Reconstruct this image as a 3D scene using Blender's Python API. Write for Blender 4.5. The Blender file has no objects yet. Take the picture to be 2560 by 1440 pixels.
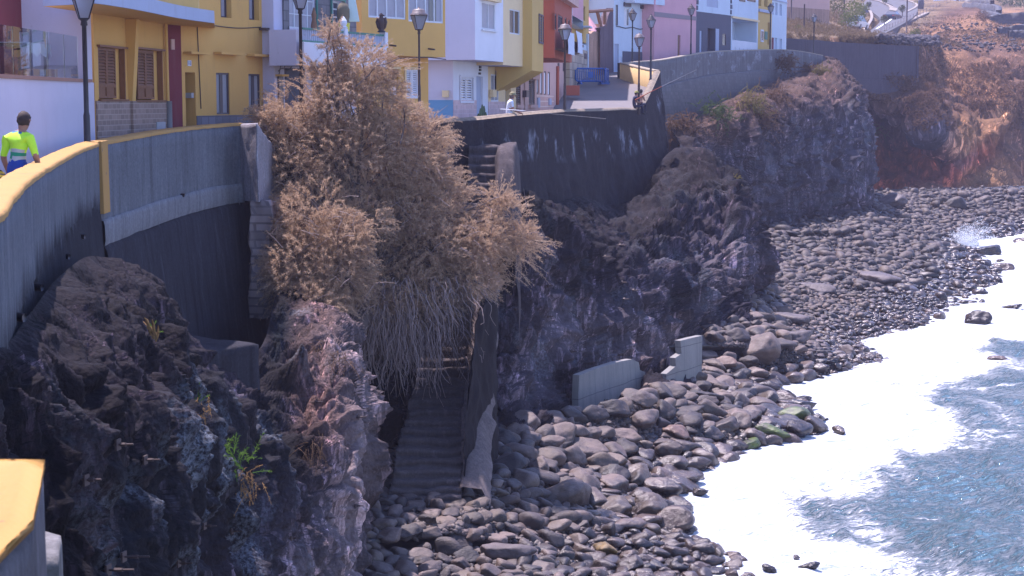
import bpy, math, random
import numpy as np
from mathutils import Vector, Matrix
from mathutils.bvhtree import BVHTree

# ---------------------------------------------------------------- camera, world, sun
F = 4200.0; HOR = 255.0; CZ = 12.0
PITCH = math.atan((720 - HOR) / F)
scene = bpy.context.scene
COL = scene.collection
cam_d = bpy.data.cameras.new('camera'); cam = bpy.data.objects.new('camera', cam_d); COL.objects.link(cam)
cam.location = (0, 0, CZ); cam.rotation_euler = (math.pi/2 - PITCH, 0, 0)
cam_d.sensor_width = 36; cam_d.lens = F/2560*36; cam_d.clip_start = 0.1; cam_d.clip_end = 3000
cam_d.dof.use_dof = True; cam_d.dof.focus_distance = 55; cam_d.dof.aperture_fstop = 14
scene.camera = cam

SUN_EL = math.radians(67); SUN_DIR = Vector((-0.62, 0.78, 0)).normalized()   # horizontal direction towards the sun
SUN_VEC = Vector((SUN_DIR.x*math.cos(SUN_EL), SUN_DIR.y*math.cos(SUN_EL), math.sin(SUN_EL)))
w = bpy.data.worlds.new("World"); scene.world = w; w.use_nodes = True
nt = w.node_tree; nt.nodes.clear()
sky = nt.nodes.new('ShaderNodeTexSky'); sky.sky_type = 'NISHITA'; sky.sun_disc = False
sky.sun_elevation = SUN_EL; sky.sun_rotation = math.atan2(SUN_DIR.x, SUN_DIR.y)
sky.air_density = 1.0; sky.dust_density = 0.5; sky.ozone_density = 3.0
bg = nt.nodes.new('ShaderNodeBackground'); bg.inputs[1].default_value = 0.13
ow = nt.nodes.new('ShaderNodeOutputWorld')
nt.links.new(sky.outputs[0], bg.inputs[0]); nt.links.new(bg.outputs[0], ow.inputs[0])
sun_d = bpy.data.lights.new('sun', 'SUN'); sun = bpy.data.objects.new('sun', sun_d); COL.objects.link(sun)
sun_d.energy = 4.2; sun_d.angle = math.radians(0.5); sun_d.color = (1.0, 0.88, 0.75)
sun.rotation_euler = (-SUN_VEC).to_track_quat('-Z', 'Y').to_euler()
scene.view_settings.view_transform = 'Standard'; scene.view_settings.look = 'None'
scene.view_settings.exposure = 1.32; scene.view_settings.gamma = 1
scene.view_settings.use_white_balance = True
scene.view_settings.white_balance_temperature = 5650
scene.view_settings.white_balance_tint = 26
scene.cycles.max_bounces = 6; scene.cycles.volume_bounces = 0; scene.cycles.transparent_max_bounces = 12

R = random.Random(7); RN = np.random.default_rng(11)
cp, sp = math.cos(PITCH), math.sin(PITCH)
def ray(px, py):
    a = (px - 1280)/F; b = (720 - py)/F
    return (a, cp + sp*b, -sp + cp*b)
def P(px, py, Y):                       # photo pixel + ground distance -> world point
    r = ray(px, py); k = Y/r[1]
    return (r[0]*k, Y, CZ + r[2]*k)
def PZ(px, py, z):
    r = ray(px, py); k = (z - CZ)/r[2]
    return (r[0]*k, r[1]*k, z)

# ---------------------------------------------------------------- noise (numpy)
def _h(ix, iy, iz, seed):
    n = (ix.astype(np.int64)*374761393 + iy.astype(np.int64)*668265263 + iz.astype(np.int64)*2147483647 + seed*974634777) & 0xFFFFFFFF
    n = ((n ^ (n >> 13))*1274126177) & 0xFFFFFFFF
    n = ((n ^ (n >> 16))*2246822519) & 0xFFFFFFFF
    return ((n ^ (n >> 15)) & 0xFFFFFF)/float(0xFFFFFF)
def vnoise(p, seed=0):
    i = np.floor(p); f = p - i; f = f*f*f*(f*(f*6-15)+10); i = i.astype(np.int64)
    out = 0
    for dx in (0, 1):
        wx = f[:, 0] if dx else 1-f[:, 0]
        for dy in (0, 1):
            wy = f[:, 1] if dy else 1-f[:, 1]
            for dz in (0, 1):
                wz = f[:, 2] if dz else 1-f[:, 2]
                out = out + wx*wy*wz*_h(i[:, 0]+dx, i[:, 1]+dy, i[:, 2]+dz, seed)
    return out*2-1
def fbm(p, oct=4, seed=0, gain=0.5):
    a = 1; s = 0; t = 0
    for k in range(oct):
        s = s + a*vnoise(p*(2.03**k), seed+k*17); t += a; a *= gain
    return s/t
def ridged(p, oct=4, seed=0, gain=0.5):
    a = 1; s = 0; t = 0
    for k in range(oct):
        s = s + a*(1-np.abs(vnoise(p*(2.03**k), seed+k*17))*2); t += a; a *= gain
    return s/t
def worley(p, seed=0):
    i = np.floor(p).astype(np.int64)
    f1 = np.full(len(p), 9.0); f2 = np.full(len(p), 9.0); cid = np.zeros(len(p))
    for dx in (-1, 0, 1):
        for dy in (-1, 0, 1):
            for dz in (-1, 0, 1):
                c = i + np.array([dx, dy, dz])
                h1 = _h(c[:, 0], c[:, 1], c[:, 2], seed); h2 = _h(c[:, 0], c[:, 1], c[:, 2], seed+5); h3 = _h(c[:, 0], c[:, 1], c[:, 2], seed+9)
                d = np.sqrt((c[:, 0]+h1-p[:, 0])**2 + (c[:, 1]+h2-p[:, 1])**2 + (c[:, 2]+h3-p[:, 2])**2)
                nb = d < f1
                f2 = np.where(nb, f1, np.minimum(f2, d)); f1 = np.where(nb, d, f1); cid = np.where(nb, h1, cid)
    return f1, f2, cid

# ---------------------------------------------------------------- object helpers
def tag(o, label=None, cat=None, group=None, kind=None):
    if label: o['label'] = label
    if cat: o['category'] = cat
    if group: o['group'] = group
    if kind: o['kind'] = kind
    return o
def empty(name, loc=(0, 0, 0), rz=0.0, label=None, cat=None, group=None):
    o = bpy.data.objects.new(name, None); COL.objects.link(o); o.location = loc; o.rotation_euler = (0, 0, rz)
    o.empty_display_size = 0.2
    return tag(o, label, cat, group)
def npmesh(name, V, Q, mat, parent=None, smooth=True, mats=None, col=None):
    """V (n,3), Q (m,3|4) arrays -> one mesh object; world coordinates are kept under a parent"""
    me = bpy.data.meshes.new(name); V = np.asarray(V, dtype=np.float32); Q = np.asarray(Q, dtype=np.int32)
    k = Q.shape[1]
    me.vertices.add(len(V)); me.loops.add(Q.size); me.polygons.add(len(Q))
    if parent is not None:
        V = V - np.array(parent.location, dtype=np.float32)
        if abs(parent.rotation_euler[2]) > 1e-9:
            c, s = math.cos(-parent.rotation_euler[2]), math.sin(-parent.rotation_euler[2])
            V = np.stack([V[:, 0]*c - V[:, 1]*s, V[:, 0]*s + V[:, 1]*c, V[:, 2]], 1)
    me.vertices.foreach_set('co', V.astype(np.float32).ravel()); me.loops.foreach_set('vertex_index', Q.ravel())
    me.polygons.foreach_set('loop_start', np.arange(0, Q.size, k, dtype=np.int32))
    me.polygons.foreach_set('use_smooth', np.full(len(Q), smooth))
    me.update(); me.validate()
    if col is not None:
        at = me.color_attributes.new('tone', 'FLOAT_COLOR', 'POINT')
        c4 = np.ones((len(V), 4), dtype=np.float32); c4[:, :col.shape[1]] = col
        at.data.foreach_set('color', c4.ravel())
    o = bpy.data.objects.new(name, me); COL.objects.link(o)
    me.materials.append(mat)
    if parent is not None: o.parent = parent
    return o
class MB:
    def __init__(s): s.v = []; s.f = []; s.m = []; s.mi = 0
    def poly(s, pts):
        n = len(s.v); s.v += [tuple(p) for p in pts]; s.f.append(tuple(range(n, n+len(pts)))); s.m.append(s.mi)
    def hexa(s, a):      # 8 corners: bottom 4, top 4 (same winding)
        n = len(s.v); s.v += [tuple(p) for p in a]
        for q in ((0, 3, 2, 1), (4, 5, 6, 7), (0, 1, 5, 4), (1, 2, 6, 5), (2, 3, 7, 6), (3, 0, 4, 7)):
            s.f.append(tuple(n+i for i in q)); s.m.append(s.mi)
    def box(s, x0, x1, y0, y1, z0, z1):
        s.hexa([(x0, y0, z0), (x1, y0, z0), (x1, y1, z0), (x0, y1, z0), (x0, y0, z1), (x1, y0, z1), (x1, y1, z1), (x0, y1, z1)])
    def tube(s, pts, rad, n=8, cap=True):
        pts = [Vector(p) for p in pts]; k = len(s.v)
        if not hasattr(rad, '__len__'): rad = [rad]*len(pts)
        up = Vector((0.13, 0.21, 1))
        for i, p in enumerate(pts):
            t = (pts[min(i+1, len(pts)-1)] - pts[max(i-1, 0)]).normalized()
            a = t.cross(up if abs(t.z) < 0.95 else Vector((1, 0, 0))).normalized(); b = t.cross(a)
            for j in range(n):
                an = 2*math.pi*j/n
                s.v.append(tuple(p + (a*math.cos(an) + b*math.sin(an))*rad[i]))
        for i in range(len(pts)-1):
            for j in range(n):
                s.f.append((k+i*n+j, k+i*n+(j+1) % n, k+(i+1)*n+(j+1) % n, k+(i+1)*n+j)); s.m.append(s.mi)
        if cap:
            s.f.append(tuple(k+j for j in range(n))); s.m.append(s.mi)
            s.f.append(tuple(k+(len(pts)-1)*n+j for j in reversed(range(n)))); s.m.append(s.mi)
    def lathe(s, c, prof, n=12):    # prof: (r, z)
        s.tube([(c[0], c[1], c[2]+z) for r, z in prof], [max(r, 0.001) for r, z in prof], n)
    def build(s, name, mat, parent=None, smooth=False, bevel=0):
        me = bpy.data.meshes.new(name)
        v = s.v
        if parent is not None:
            L = parent.location; c, q = math.cos(-parent.rotation_euler[2]), math.sin(-parent.rotation_euler[2])
            g = parent
            v = [((x-L[0])*c - (y-L[1])*q, (x-L[0])*q + (y-L[1])*c, z-L[2]) for x, y, z in v]
            if g.parent is not None and g.type == 'MESH':   # sub-part: parent sits at the thing's frame
                pass
        me.from_pydata(v, [], s.f); me.update()
        for mm in (mat if isinstance(mat, (list, tuple)) else [mat]): me.materials.append(mm)
        me.polygons.foreach_set('material_index', s.m)
        if smooth: me.polygons.foreach_set('use_smooth', [True]*len(me.polygons))
        o = bpy.data.objects.new(name, me); COL.objects.link(o)
        if parent is not None: o.parent = parent
        if bevel:
            b = o.modifiers.new('bevel', 'BEVEL'); b.width = bevel; b.segments = 2; b.limit_method = 'ANGLE'
        return o
def sub(mb, name, mat, part, root, **k):     # a sub-part: coordinates relative to root, parented to the part (whose own transform is identity)
    o = mb.build(name, mat, root, **k); o.parent = part; return o
def copy_tree(o, parent=None):
    c = o.copy(); COL.objects.link(c)
    if parent is not None: c.parent = parent
    for ch in list(o.children): copy_tree(ch, c)
    return c

# ---------------------------------------------------------------- materials
def newmat(name):
    m = bpy.data.materials.new(name); m.use_nodes = True; t = m.node_tree; t.nodes.clear()
    o = t.nodes.new('ShaderNodeOutputMaterial'); b = t.nodes.new('ShaderNodeBsdfPrincipled'); t.links.new(b.outputs[0], o.inputs[0])
    return m, t, b, o
def N(t, kind, **k):
    n = t.nodes.new(kind)
    for a, v in k.items():
        if a == 'inp':
            for i, x in v.items(): n.inputs[i].default_value = x
        else: setattr(n, a, v)
    return n
def mixc(t, fac, a, b, mode='MIX'):
    n = t.nodes.new('ShaderNodeMix'); n.data_type = 'RGBA'; n.blend_type = mode; n.clamp_factor = True
    for sock, v in ((n.inputs[0], fac), (n.inputs[6], a), (n.inputs[7], b)):
        if hasattr(v, 'is_linked') or hasattr(v, 'links'): t.links.new(v, sock)
        else: sock.default_value = v if not isinstance(v, tuple) or len(v) == 4 else (*v, 1)
    return n.outputs[2]
def math_(t, op, a, b=None, clamp=False):
    n = t.nodes.new('ShaderNodeMath'); n.operation = op; n.use_clamp = clamp
    for i, v in enumerate((a, b)):
        if v is None: continue
        if hasattr(v, 'links'): t.links.new(v, n.inputs[i])
        else: n.inputs[i].default_value = v
    return n.outputs[0]
def mapr(t, v, a, b, c=0.0, d=1.0, smooth=False):
    n = t.nodes.new('ShaderNodeMapRange'); n.clamp = True
    if smooth: n.interpolation_type = 'SMOOTHSTEP'
    t.links.new(v, n.inputs[0]); n.inputs[1].default_value = a; n.inputs[2].default_value = b; n.inputs[3].default_value = c; n.inputs[4].default_value = d
    return n.outputs[0]
def pos(t, sc=(1, 1, 1)):
    g = t.nodes.new('ShaderNodeNewGeometry'); m = t.nodes.new('ShaderNodeVectorMath'); m.operation = 'MULTIPLY'
    t.links.new(g.outputs['Position'], m.inputs[0]); m.inputs[1].default_value = sc; return m.outputs[0]
def noise(t, vec, scale, detail=4, rough=0.55, dist=0.0):
    n = N(t, 'ShaderNodeTexNoise', inp={'Scale': scale, 'Detail': detail, 'Roughness': rough, 'Distortion': dist})
    t.links.new(vec, n.inputs['Vector']); return n.outputs['Fac']
def bump(t, b, h, strength, dist):
    n = N(t, 'ShaderNodeBump', inp={'Strength': strength, 'Distance': dist}); t.links.new(h, n.inputs['Height']); t.links.new(n.outputs[0], b.inputs['Normal']); return n
def plain(name, c, rough=0.6, metal=0.0, var=0.12, scale=6.0, bmp=0.0, spec=0.5):
    m, t, b, o = newmat(name); p = pos(t); n = noise(t, p, scale, 4)
    dark = tuple(x*(1-var) for x in c); lite = tuple(min(1, x*(1+var)) for x in c)
    t.links.new(mixc(t, n, dark, lite), b.inputs['Base Color'])
    b.inputs['Roughness'].default_value = rough; b.inputs['Metallic'].default_value = metal; b.inputs['Specular IOR Level'].default_value = spec
    if bmp: bump(t, b, noise(t, p, scale*6, 3), 0.5, bmp)
    return m
def stucco(name, c, stain=0.25, stainc=(0.25, 0.2, 0.18), bmp=0.006):
    m, t, b, o = newmat(name); p = pos(t)
    a = mixc(t, noise(t, p, 0.9, 5, 0.6), tuple(x*0.88 for x in c), tuple(min(1, x*1.06) for x in c))
    st = noise(t, pos(t, (3.0, 3.0, 0.45)), 1.3, 5, 0.65)
    a = mixc(t, math_(t, 'MULTIPLY', mapr(t, st, 0.56, 0.8), stain), a, stainc)
    sp_ = noise(t, p, 9, 2); a = mixc(t, math_(t, 'MULTIPLY', mapr(t, sp_, 0.70, 0.76), stain*1.3), a, stainc)
    t.links.new(a, b.inputs['Base Color']); b.inputs['Roughness'].default_value = 0.85; b.inputs['Specular IOR Level'].default_value = 0.25
    bump(t, b, noise(t, p, 22, 4, 0.7), 0.6, bmp)
    return m
def tiles(name, c, mortar, sx=0.3, sz=0.15, off=0.5, var=0.2, msize=0.02):
    m, t, b, o = newmat(name)
    g = t.nodes.new('ShaderNodeNewGeometry'); s = t.nodes.new('ShaderNodeSeparateXYZ'); t.links.new(g.outputs['Position'], s.inputs[0])
    u = math_(t, 'ADD', math_(t, 'MULTIPLY', s.outputs[1], 0.97), math_(t, 'MULTIPLY', s.outputs[0], 0.6))
    cv = t.nodes.new('ShaderNodeCombineXYZ'); t.links.new(u, cv.inputs[0]); t.links.new(s.outputs[2], cv.inputs[1])
    br = N(t, 'ShaderNodeTexBrick', offset=off, inp={'Scale': 1.0, 'Mortar Size': msize, 'Brick Width': sx, 'Row Height': sz, 'Mortar Smooth': 0.2})
    br.inputs['Color1'].default_value = (*[x*(1-var) for x in c], 1); br.inputs['Color2'].default_value = (*[min(1, x*(1+var)) for x in c], 1); br.inputs['Mortar'].default_value = (*mortar, 1)
    t.links.new(cv.outputs[0], br.inputs['Vector'])
    col = mixc(t, 0.25, br.outputs[0], mixc(t, noise(t, pos(t), 5, 4), tuple(x*.5 for x in c), tuple(min(1, x*1.4) for x in c)))
    t.links.new(col, b.inputs['Base Color']); b.inputs['Roughness'].default_value = 0.6
    bump(t, b, br.outputs['Fac'], -0.5, 0.01)
    return m
def glassmat(name, tint=(0.05, 0.07, 0.09), rough=0.05):
    m, t, b, o = newmat(name); b.inputs['Base Color'].default_value = (*tint, 1); b.inputs['Roughness'].default_value = rough
    b.inputs['Specular IOR Level'].default_value = 0.9
    bump(t, b, noise(t, pos(t), 0.8, 2), 0.2, 0.03)
    return m
# ================================================================ ROCK SURFACES
def catmull(A, n, axis=0):
    """resample control array A (k, ...) to n samples by uniform Catmull-Rom; n may be an array of parameters"""
    A = np.moveaxis(np.asarray(A, dtype=float), axis, 0); k = len(A)
    t = np.linspace(0, k-1, n) if np.isscalar(n) else np.asarray(n)
    i = np.clip(np.floor(t).astype(int), 0, k-2); f = (t-i).reshape((-1,)+(1,)*(A.ndim-1))
    p0 = A[np.maximum(i-1, 0)]; p1 = A[i]; p2 = A[i+1]; p3 = A[np.minimum(i+2, k-1)]
    o = 0.5*((2*p1) + (-p0+p2)*f + (2*p0-5*p1+4*p2-p3)*f*f + (-p0+3*p1-3*p2+p3)*f**3)
    return np.moveaxis(o, 0, axis)
def pix(W):
    """world (n,3) -> photo pixels"""
    x = W[..., 0]; y = W[..., 1]; z = W[..., 2]-CZ
    d = y*cp - z*sp; u = y*sp + z*cp
    return 1280 + F*x/d, 720 - F*u/d
def even_params(C, n, axis):
    """parameters along axis spaced evenly in the angle they subtend (plus a little world length)"""
    k = C.shape[axis]; fine = catmull(C, (k-1)*12+1, axis)
    X, Y = pix(np.where(np.isfinite(fine), fine, 0)); 
    X = np.clip(X, -900, 3400); Y = np.clip(Y, -500, 2200)
    dw = np.linalg.norm(np.diff(fine, axis=axis), axis=2); dm = np.take(fine[..., 1], range(1, fine.shape[axis]), axis=axis)
    seg = (np.sqrt(np.diff(X, axis=axis)**2 + np.diff(Y, axis=axis)**2) + 0.55*dw*F/np.clip(dm, 12, 999)).mean(axis=1-axis) + 1.0
    s = np.concatenate([[0], np.cumsum(seg)]); t = np.interp(np.linspace(0, s[-1], n), s, np.arange(len(s))/12.0)
    return t
def loft(cols, ns, nr, tones):
    """cols: list (along shore) of lists (top->bottom) of world points"""
    C = np.array(cols, dtype=float); T = np.array(tones, dtype=float)
    ts = even_params(C, ns, 0); tr = even_params(C, nr, 1)
    G = catmull(catmull(C, ts, 0), tr, 1); K = np.clip(catmull(catmull(T, ts, 0), tr, 1), 0, 1)
    return G, K, ts, tr
def gridnormals(G):
    a = np.gradient(G, axis=0); b = np.gradient(G, axis=1); n = np.cross(a, b)
    n /= np.linalg.norm(n, axis=2, keepdims=True)+1e-9
    return n
def gridquads(ns, nr):
    i, j = np.meshgrid(np.arange(ns-1), np.arange(nr-1), indexing='ij'); a = (i*nr+j).ravel()
    return np.stack([a, a+1, a+nr+1, a+nr], 1)
def smoothgrid(N_, it):
    for _ in range(it):
        M = N_.copy(); M[1:-1] = (N_[:-2]+N_[1:-1]*2+N_[2:])/4; N_ = M.copy(); N_[:, 1:-1] = (M[:, :-2]+M[:, 1:-1]*2+M[:, 2:])/4
    return N_/(np.linalg.norm(N_, axis=2, keepdims=True)+1e-9)

def rockmat(name, rough=0.8, salt=0.5, saltc=(0.32, 0.36, 0.42), streak=0.5, bmp=0.05, scale=1.0, fine=9.0):
    m, t, b, o = newmat(name); at = N(t, 'ShaderNodeAttribute', attribute_name='tone')
    p = pos(t); base = at.outputs['Color']
    big = noise(t, p, 0.45*scale, 6, 0.62, 0.4)
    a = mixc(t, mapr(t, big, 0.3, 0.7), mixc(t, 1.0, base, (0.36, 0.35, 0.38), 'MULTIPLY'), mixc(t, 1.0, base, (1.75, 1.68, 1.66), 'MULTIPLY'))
    # long mineral streaks running down the face
    st = noise(t, pos(t, (2.1*scale, 2.1*scale, 0.35*scale)), 1.0, 6, 0.7, 1.4)
    nz = t.nodes.new('ShaderNodeSeparateXYZ'); g_ = t.nodes.new('ShaderNodeNewGeometry'); t.links.new(g_.outputs['True Normal'], nz.inputs[0]); stp = mapr(t, nz.outputs[2], 0.75, 0.35)
    a = mixc(t, math_(t, 'MULTIPLY', math_(t, 'MULTIPLY', mapr(t, st, 0.53, 0.63), min(1, streak*1.8)), stp), a, mixc(t, 1.0, a, (3.4, 3.2, 3.3), 'MULTIPLY'))
    a = mixc(t, math_(t, 'MULTIPLY', mapr(t, st, 0.44, 0.36), 0.55), a, mixc(t, 1.0, a, (0.45, 0.42, 0.42), 'MULTIPLY'))
    st2 = noise(t, pos(t, (1.0*scale, 1.0*scale, 0.17*scale)), 1.0, 5, 0.6, 2.6)
    a = mixc(t, math_(t, 'MULTIPLY', math_(t, 'MULTIPLY', mapr(t, st2, 0.55, 0.60), mapr(t, st2, 0.72, 0.64)), math_(t, 'MULTIPLY', stp, 0.75)), a, mixc(t, 1.0, a, (3.6, 3.3, 3.2), 'MULTIPLY'))
    # pale salt crust patches with grain
    s1 = noise(t, pos(t, (0.5, 0.5, 0.33)), 1.0*scale, 3, 0.5, 0.3); s2 = noise(t, p, 13*scale, 5, 0.75)
    sm = math_(t, 'MULTIPLY', mapr(t, s1, 0.54, 0.62), mapr(t, s2, 0.42, 0.6))
    sm = math_(t, 'MULTIPLY', sm, math_(t, 'MULTIPLY', at.outputs['Alpha'], salt))
    a = mixc(t, sm, a, saltc)
    fn = noise(t, p, fine*scale, 8, 0.72)
    a = mixc(t, 0.55, a, mixc(t, mapr(t, fn, 0.3, 0.7), mixc(t, 1.0, a, (0.45, 0.45, 0.45), 'MULTIPLY'), mixc(t, 1.0, a, (1.7, 1.68, 1.65), 'MULTIPLY')))
    t.links.new(a, b.inputs['Base Color']); b.inputs['Roughness'].default_value = rough; b.inputs['Specular IOR Level'].default_value = 0.10
    rg = N(t, 'ShaderNodeTexNoise', noise_type='RIDGED_MULTIFRACTAL', inp={'Scale': 1.6*scale, 'Detail': 8, 'Roughness': 0.6, 'Distortion': 0.6}); t.links.new(p, rg.inputs['Vector'])
    gr = N(t, 'ShaderNodeTexVoronoi', inp={'Scale': 14*scale}); t.links.new(p, gr.inputs['Vector'])
    h = math_(t, 'ADD', math_(t, 'ADD', math_(t, 'MULTIPLY', noise(t, p, 2.2*scale, 8, 0.68, 0.3), 1.0), math_(t, 'MULTIPLY', fn, 0.35)), math_(t, 'ADD', math_(t, 'MULTIPLY', rg.outputs['Fac'], 0.30), math_(t, 'MULTIPLY', gr.outputs['Distance'], -0.22)))
    bump(t, b, h, 1.0, bmp*2)
    return m

# tones: (r, g, b, salt)
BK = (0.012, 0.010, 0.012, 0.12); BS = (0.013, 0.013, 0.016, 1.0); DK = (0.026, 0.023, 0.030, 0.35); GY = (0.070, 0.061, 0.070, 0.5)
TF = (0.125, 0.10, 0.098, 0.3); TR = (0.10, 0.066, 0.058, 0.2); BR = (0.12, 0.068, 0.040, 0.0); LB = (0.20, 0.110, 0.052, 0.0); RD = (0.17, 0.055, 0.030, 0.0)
FG = (0.042, 0.040, 0.050, 0.5); FB = (0.058, 0.038, 0.030, 0.1); GR = (0.15, 0.11, 0.062, 0.0)
def col(*pts): return [P(*p) for p in pts]
near = [
 (col((-700, 900, 7.0), (-650, 1300, 7.0), (-500, 1800, 7.0), (-450, 2600, 7.2), (-400, 3500, 7.4), (-350, 4500, 7.6), (-300, 5600, 8.0)), [BK]*7),
 (col((-330, 905, 10.0), (-230, 1050, 9.9), (-160, 1300, 9.8), (-120, 1600, 9.8), (-80, 2200, 10.2), (-50, 3200, 10.5), (0, 4300, 11.0)), [BK]*7),
 (col((-10, 870, 13.6), (70, 1010, 13.3), (110, 1190, 12.9), (150, 1440, 12.7), (180, 1800, 12.8), (200, 2600, 13.2), (230, 3800, 13.8)), [BK, BK, BK, BK, BS, BS, BS]),
 (col((70, 790, 17.5), (190, 910, 17.2), (260, 1110, 16.9), (290, 1350, 16.8), (310, 1500, 16.8), (330, 2200, 17.0), (340, 2900, 17.5)), [BK, BK, BK, BS, BS, BS, BS]),
 (col((150, 690, 22.0), (300, 850, 21.4), (370, 1000, 20.8), (400, 1200, 20.4), (410, 1440, 20.5), (430, 1900, 20.8), (440, 2400, 21.0)), [BK, BK, BK, BS, BS, BS, BS]),
 (col((235, 640, 27.0), (370, 770, 26.2), (440, 900, 25.5), (480, 1060, 25.0), (500, 1260, 25.0), (520, 1500, 25.2), (530, 2030, 25.6)), [BK, BK, BK, BS, BS, DK, DK]),
 (col((320, 690, 31.5), (420, 800, 30.8), (480, 960, 29.8), (555, 1120, 29.2), (600, 1300, 29.2), (620, 1500, 29.5), (640, 1780, 29.8)), [BK, BK, BS, BS, BS, DK, GY]),
 (col((460, 880, 35.2), (520, 985, 33.8), (590, 1070, 33.0), (650, 1160, 32.3), (690, 1270, 32.0), (720, 1440, 32.2), (745, 1640, 32.4)), [BK, DK, BK, BS, DK, GY, TF]),
 (col((640, 880, 38.4), (660, 960, 37.2), (700, 1050, 36.0), (745, 1160, 34.9), (790, 1290, 34.4), (820, 1430, 34.3), (850, 1580, 34.4)), [BK, BK, BS, BK, GY, TF, TF]),
 (col((690, 740, 43.0), (715, 830, 40.8), (770, 930, 38.8), (825, 1030, 37.0), (855, 1160, 36.2), (870, 1300, 35.8), (890, 1500, 35.8)), [BK, BS, TR, TR, TF, TF, TF]),
 (col((735, 720, 45.0), (800, 790, 42.6), (850, 865, 40.5), (880, 975, 38.5), (900, 1100, 37.4), (880, 1285, 36.8), (880, 1470, 36.8)), [BK, TR, TF, TF, TF, TF, TF]),
 (col((770, 700, 47.0), (820, 780, 46.0), (860, 850, 45.2), (885, 960, 44.2), (900, 1060, 43.6), (905, 1180, 43.2), (910, 1310, 43.2)), [BK]*7),
 (col((830, 650, 49.5), (880, 740, 49.0), (920, 820, 49), (940, 920, 49), (950, 1040, 49), (955, 1160, 49), (955, 1230, 49)), [BK]*7),
 (col((960, 600, 52.5), (1040, 680, 52.5), (1070, 770, 52.2), (1090, 870, 52.0), (1100, 970, 51.8), (1110, 1070, 51.5), (1120, 1160, 51.0)), [BK, BK, DK, DK, DK, DK, DK]),
 (col((1140, 575, 56.5), (1170, 660, 56.0), (1190, 760, 55.5), (1205, 870, 54.8), (1215, 970, 54.0), (1225, 1070, 53.0), (1230, 1130, 52.0)), [BK, BK, DK, DK, DK, GY, DK]),
 (col((1235, 540, 58.5), (1255, 590, 57.4), (1245, 710, 56.6), (1240, 850, 55.0), (1243, 970, 53.4), (1250, 1080, 51.4), (1250, 1190, 49.2)), [BK, BK, DK, DK, DK, DK, BK]),
 (col((1300, 490, 61.5), (1330, 535, 58.8), (1315, 660, 57.4), (1305, 800, 56.2), (1310, 930, 54.8), (1325, 1040, 53.2), (1330, 1140, 51.0)), [BK, BK, DK, DK, GY, DK, BK]),
 (col((1385, 510, 67.0), (1410, 570, 62.0), (1395, 690, 60.2), (1390, 820, 59.0), (1385, 930, 58.4), (1400, 1010, 57.8), (1400, 1090, 55.0)), [BK, BK, DK, GY, DK, DK, BK]),
 (col((1450, 490, 75.0), (1490, 600, 68.0), (1480, 710, 64.6), (1465, 830, 63.2), (1460, 900, 62.6), (1470, 980, 62.2), (1490, 1065, 57.8)), [BK, BK, DK, GY, GY, DK, BK]),
 (col((1530, 512, 83.0), (1560, 595, 73.0), (1580, 710, 68.4), (1580, 830, 66.2), (1590, 900, 65.5), (1610, 960, 64.3), (1620, 1030, 60.3)), [BK, BK, DK, GY, TF, DK, BK]),
 (col((1600, 490, 89.0), (1655, 530, 80.0), (1682, 630, 75.0), (1665, 770, 71.5), (1665, 845, 70.0), (1690, 915, 68.0), (1710, 985, 64.5)), [BK, BK, DK, DK, TF, DK, DK]),
 (col((1655, 400, 94.5), (1735, 455, 87.0), (1775, 555, 81.0), (1777, 680, 77.8), (1767, 785, 75.8), (1790, 848, 74.5), (1810, 905, 71.5)), [BK, BK, DK, GY, DK, DK, DK]),
 (col((1685, 372, 98.0), (1835, 452, 85.5), (1866, 545, 82.8), (1872, 635, 81.2), (1856, 728, 80.2), (1845, 788, 79.4), (1855, 848, 77.5)), [BK, BK, DK, GY, DK, DK, DK]),
 (col((1700, 360, 102.0), (1825, 448, 95.0), (1862, 550, 92.0), (1868, 640, 90.0), (1858, 715, 89.0), (1850, 760, 89.0), (1850, 800, 88.0)), [BK, BK, DK, DK, DK, DK, DK]),
 (col((1668, 300, 110.0), (1700, 350, 111.0), (1740, 420, 112.0), (1765, 490, 114.0), (1785, 560, 116.0), (1800, 600, 117.0), (1810, 650, 116.5)), [FB, FG, FG, FG, FG, FG, FG]),
 (col((1720, 310, 116.0), (1755, 345, 118.0), (1800, 390, 120.0), (1825, 460, 122.0), (1852, 530, 124.0), (1870, 580, 125.0), (1880, 630, 122.0)), [FB, FB, FG, FG, FG, FG, FG]),
 (col((1795, 262, 125.0), (1850, 300, 123.5), (1900, 380, 125.0), (1925, 460, 127.0), (1955, 530, 129.0), (1970, 575, 130.0), (1975, 605, 127.0)), [FB, FB, FG, FG, FG, FG, FG]),
 (col((1895, 218, 138.0), (1965, 250, 133.5), (2020, 330, 133.5), (2050, 420, 135.0), (2065, 500, 136.0), (2078, 560, 136.0), (2080, 592, 133.5)), [FB, FB, FG, FG, FG, FG, FG]),
 (col((1990, 186, 150.0), (2075, 240, 145.0), (2125, 310, 143.5), (2145, 400, 143.0), (2145, 470, 143.0), (2145, 530, 143.0), (2150, 572, 140.5)), [FB, FB, FG, FG, FG, FG, FG]),
 (col((2065, 150, 160.0), (2115, 190, 156.0), (2150, 300, 150.0), (2163, 400, 148.0), (2165, 470, 147.0), (2160, 530, 147.0), (2166, 568, 145.0)), [FB, FB, FG, FG, FG, FG, FG]),
 (col((2060, 140, 172.0), (2108, 185, 172.0), (2135, 300, 170.0), (2145, 400, 170.0), (2150, 450, 170.0), (2150, 480, 170.0), (2150, 540, 168.0)), [FB]*7),
]
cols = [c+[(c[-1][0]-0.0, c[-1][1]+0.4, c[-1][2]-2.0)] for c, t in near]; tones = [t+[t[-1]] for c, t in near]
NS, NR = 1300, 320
G, K, ts, tr = loft(cols, NS, NR, tones)
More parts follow.
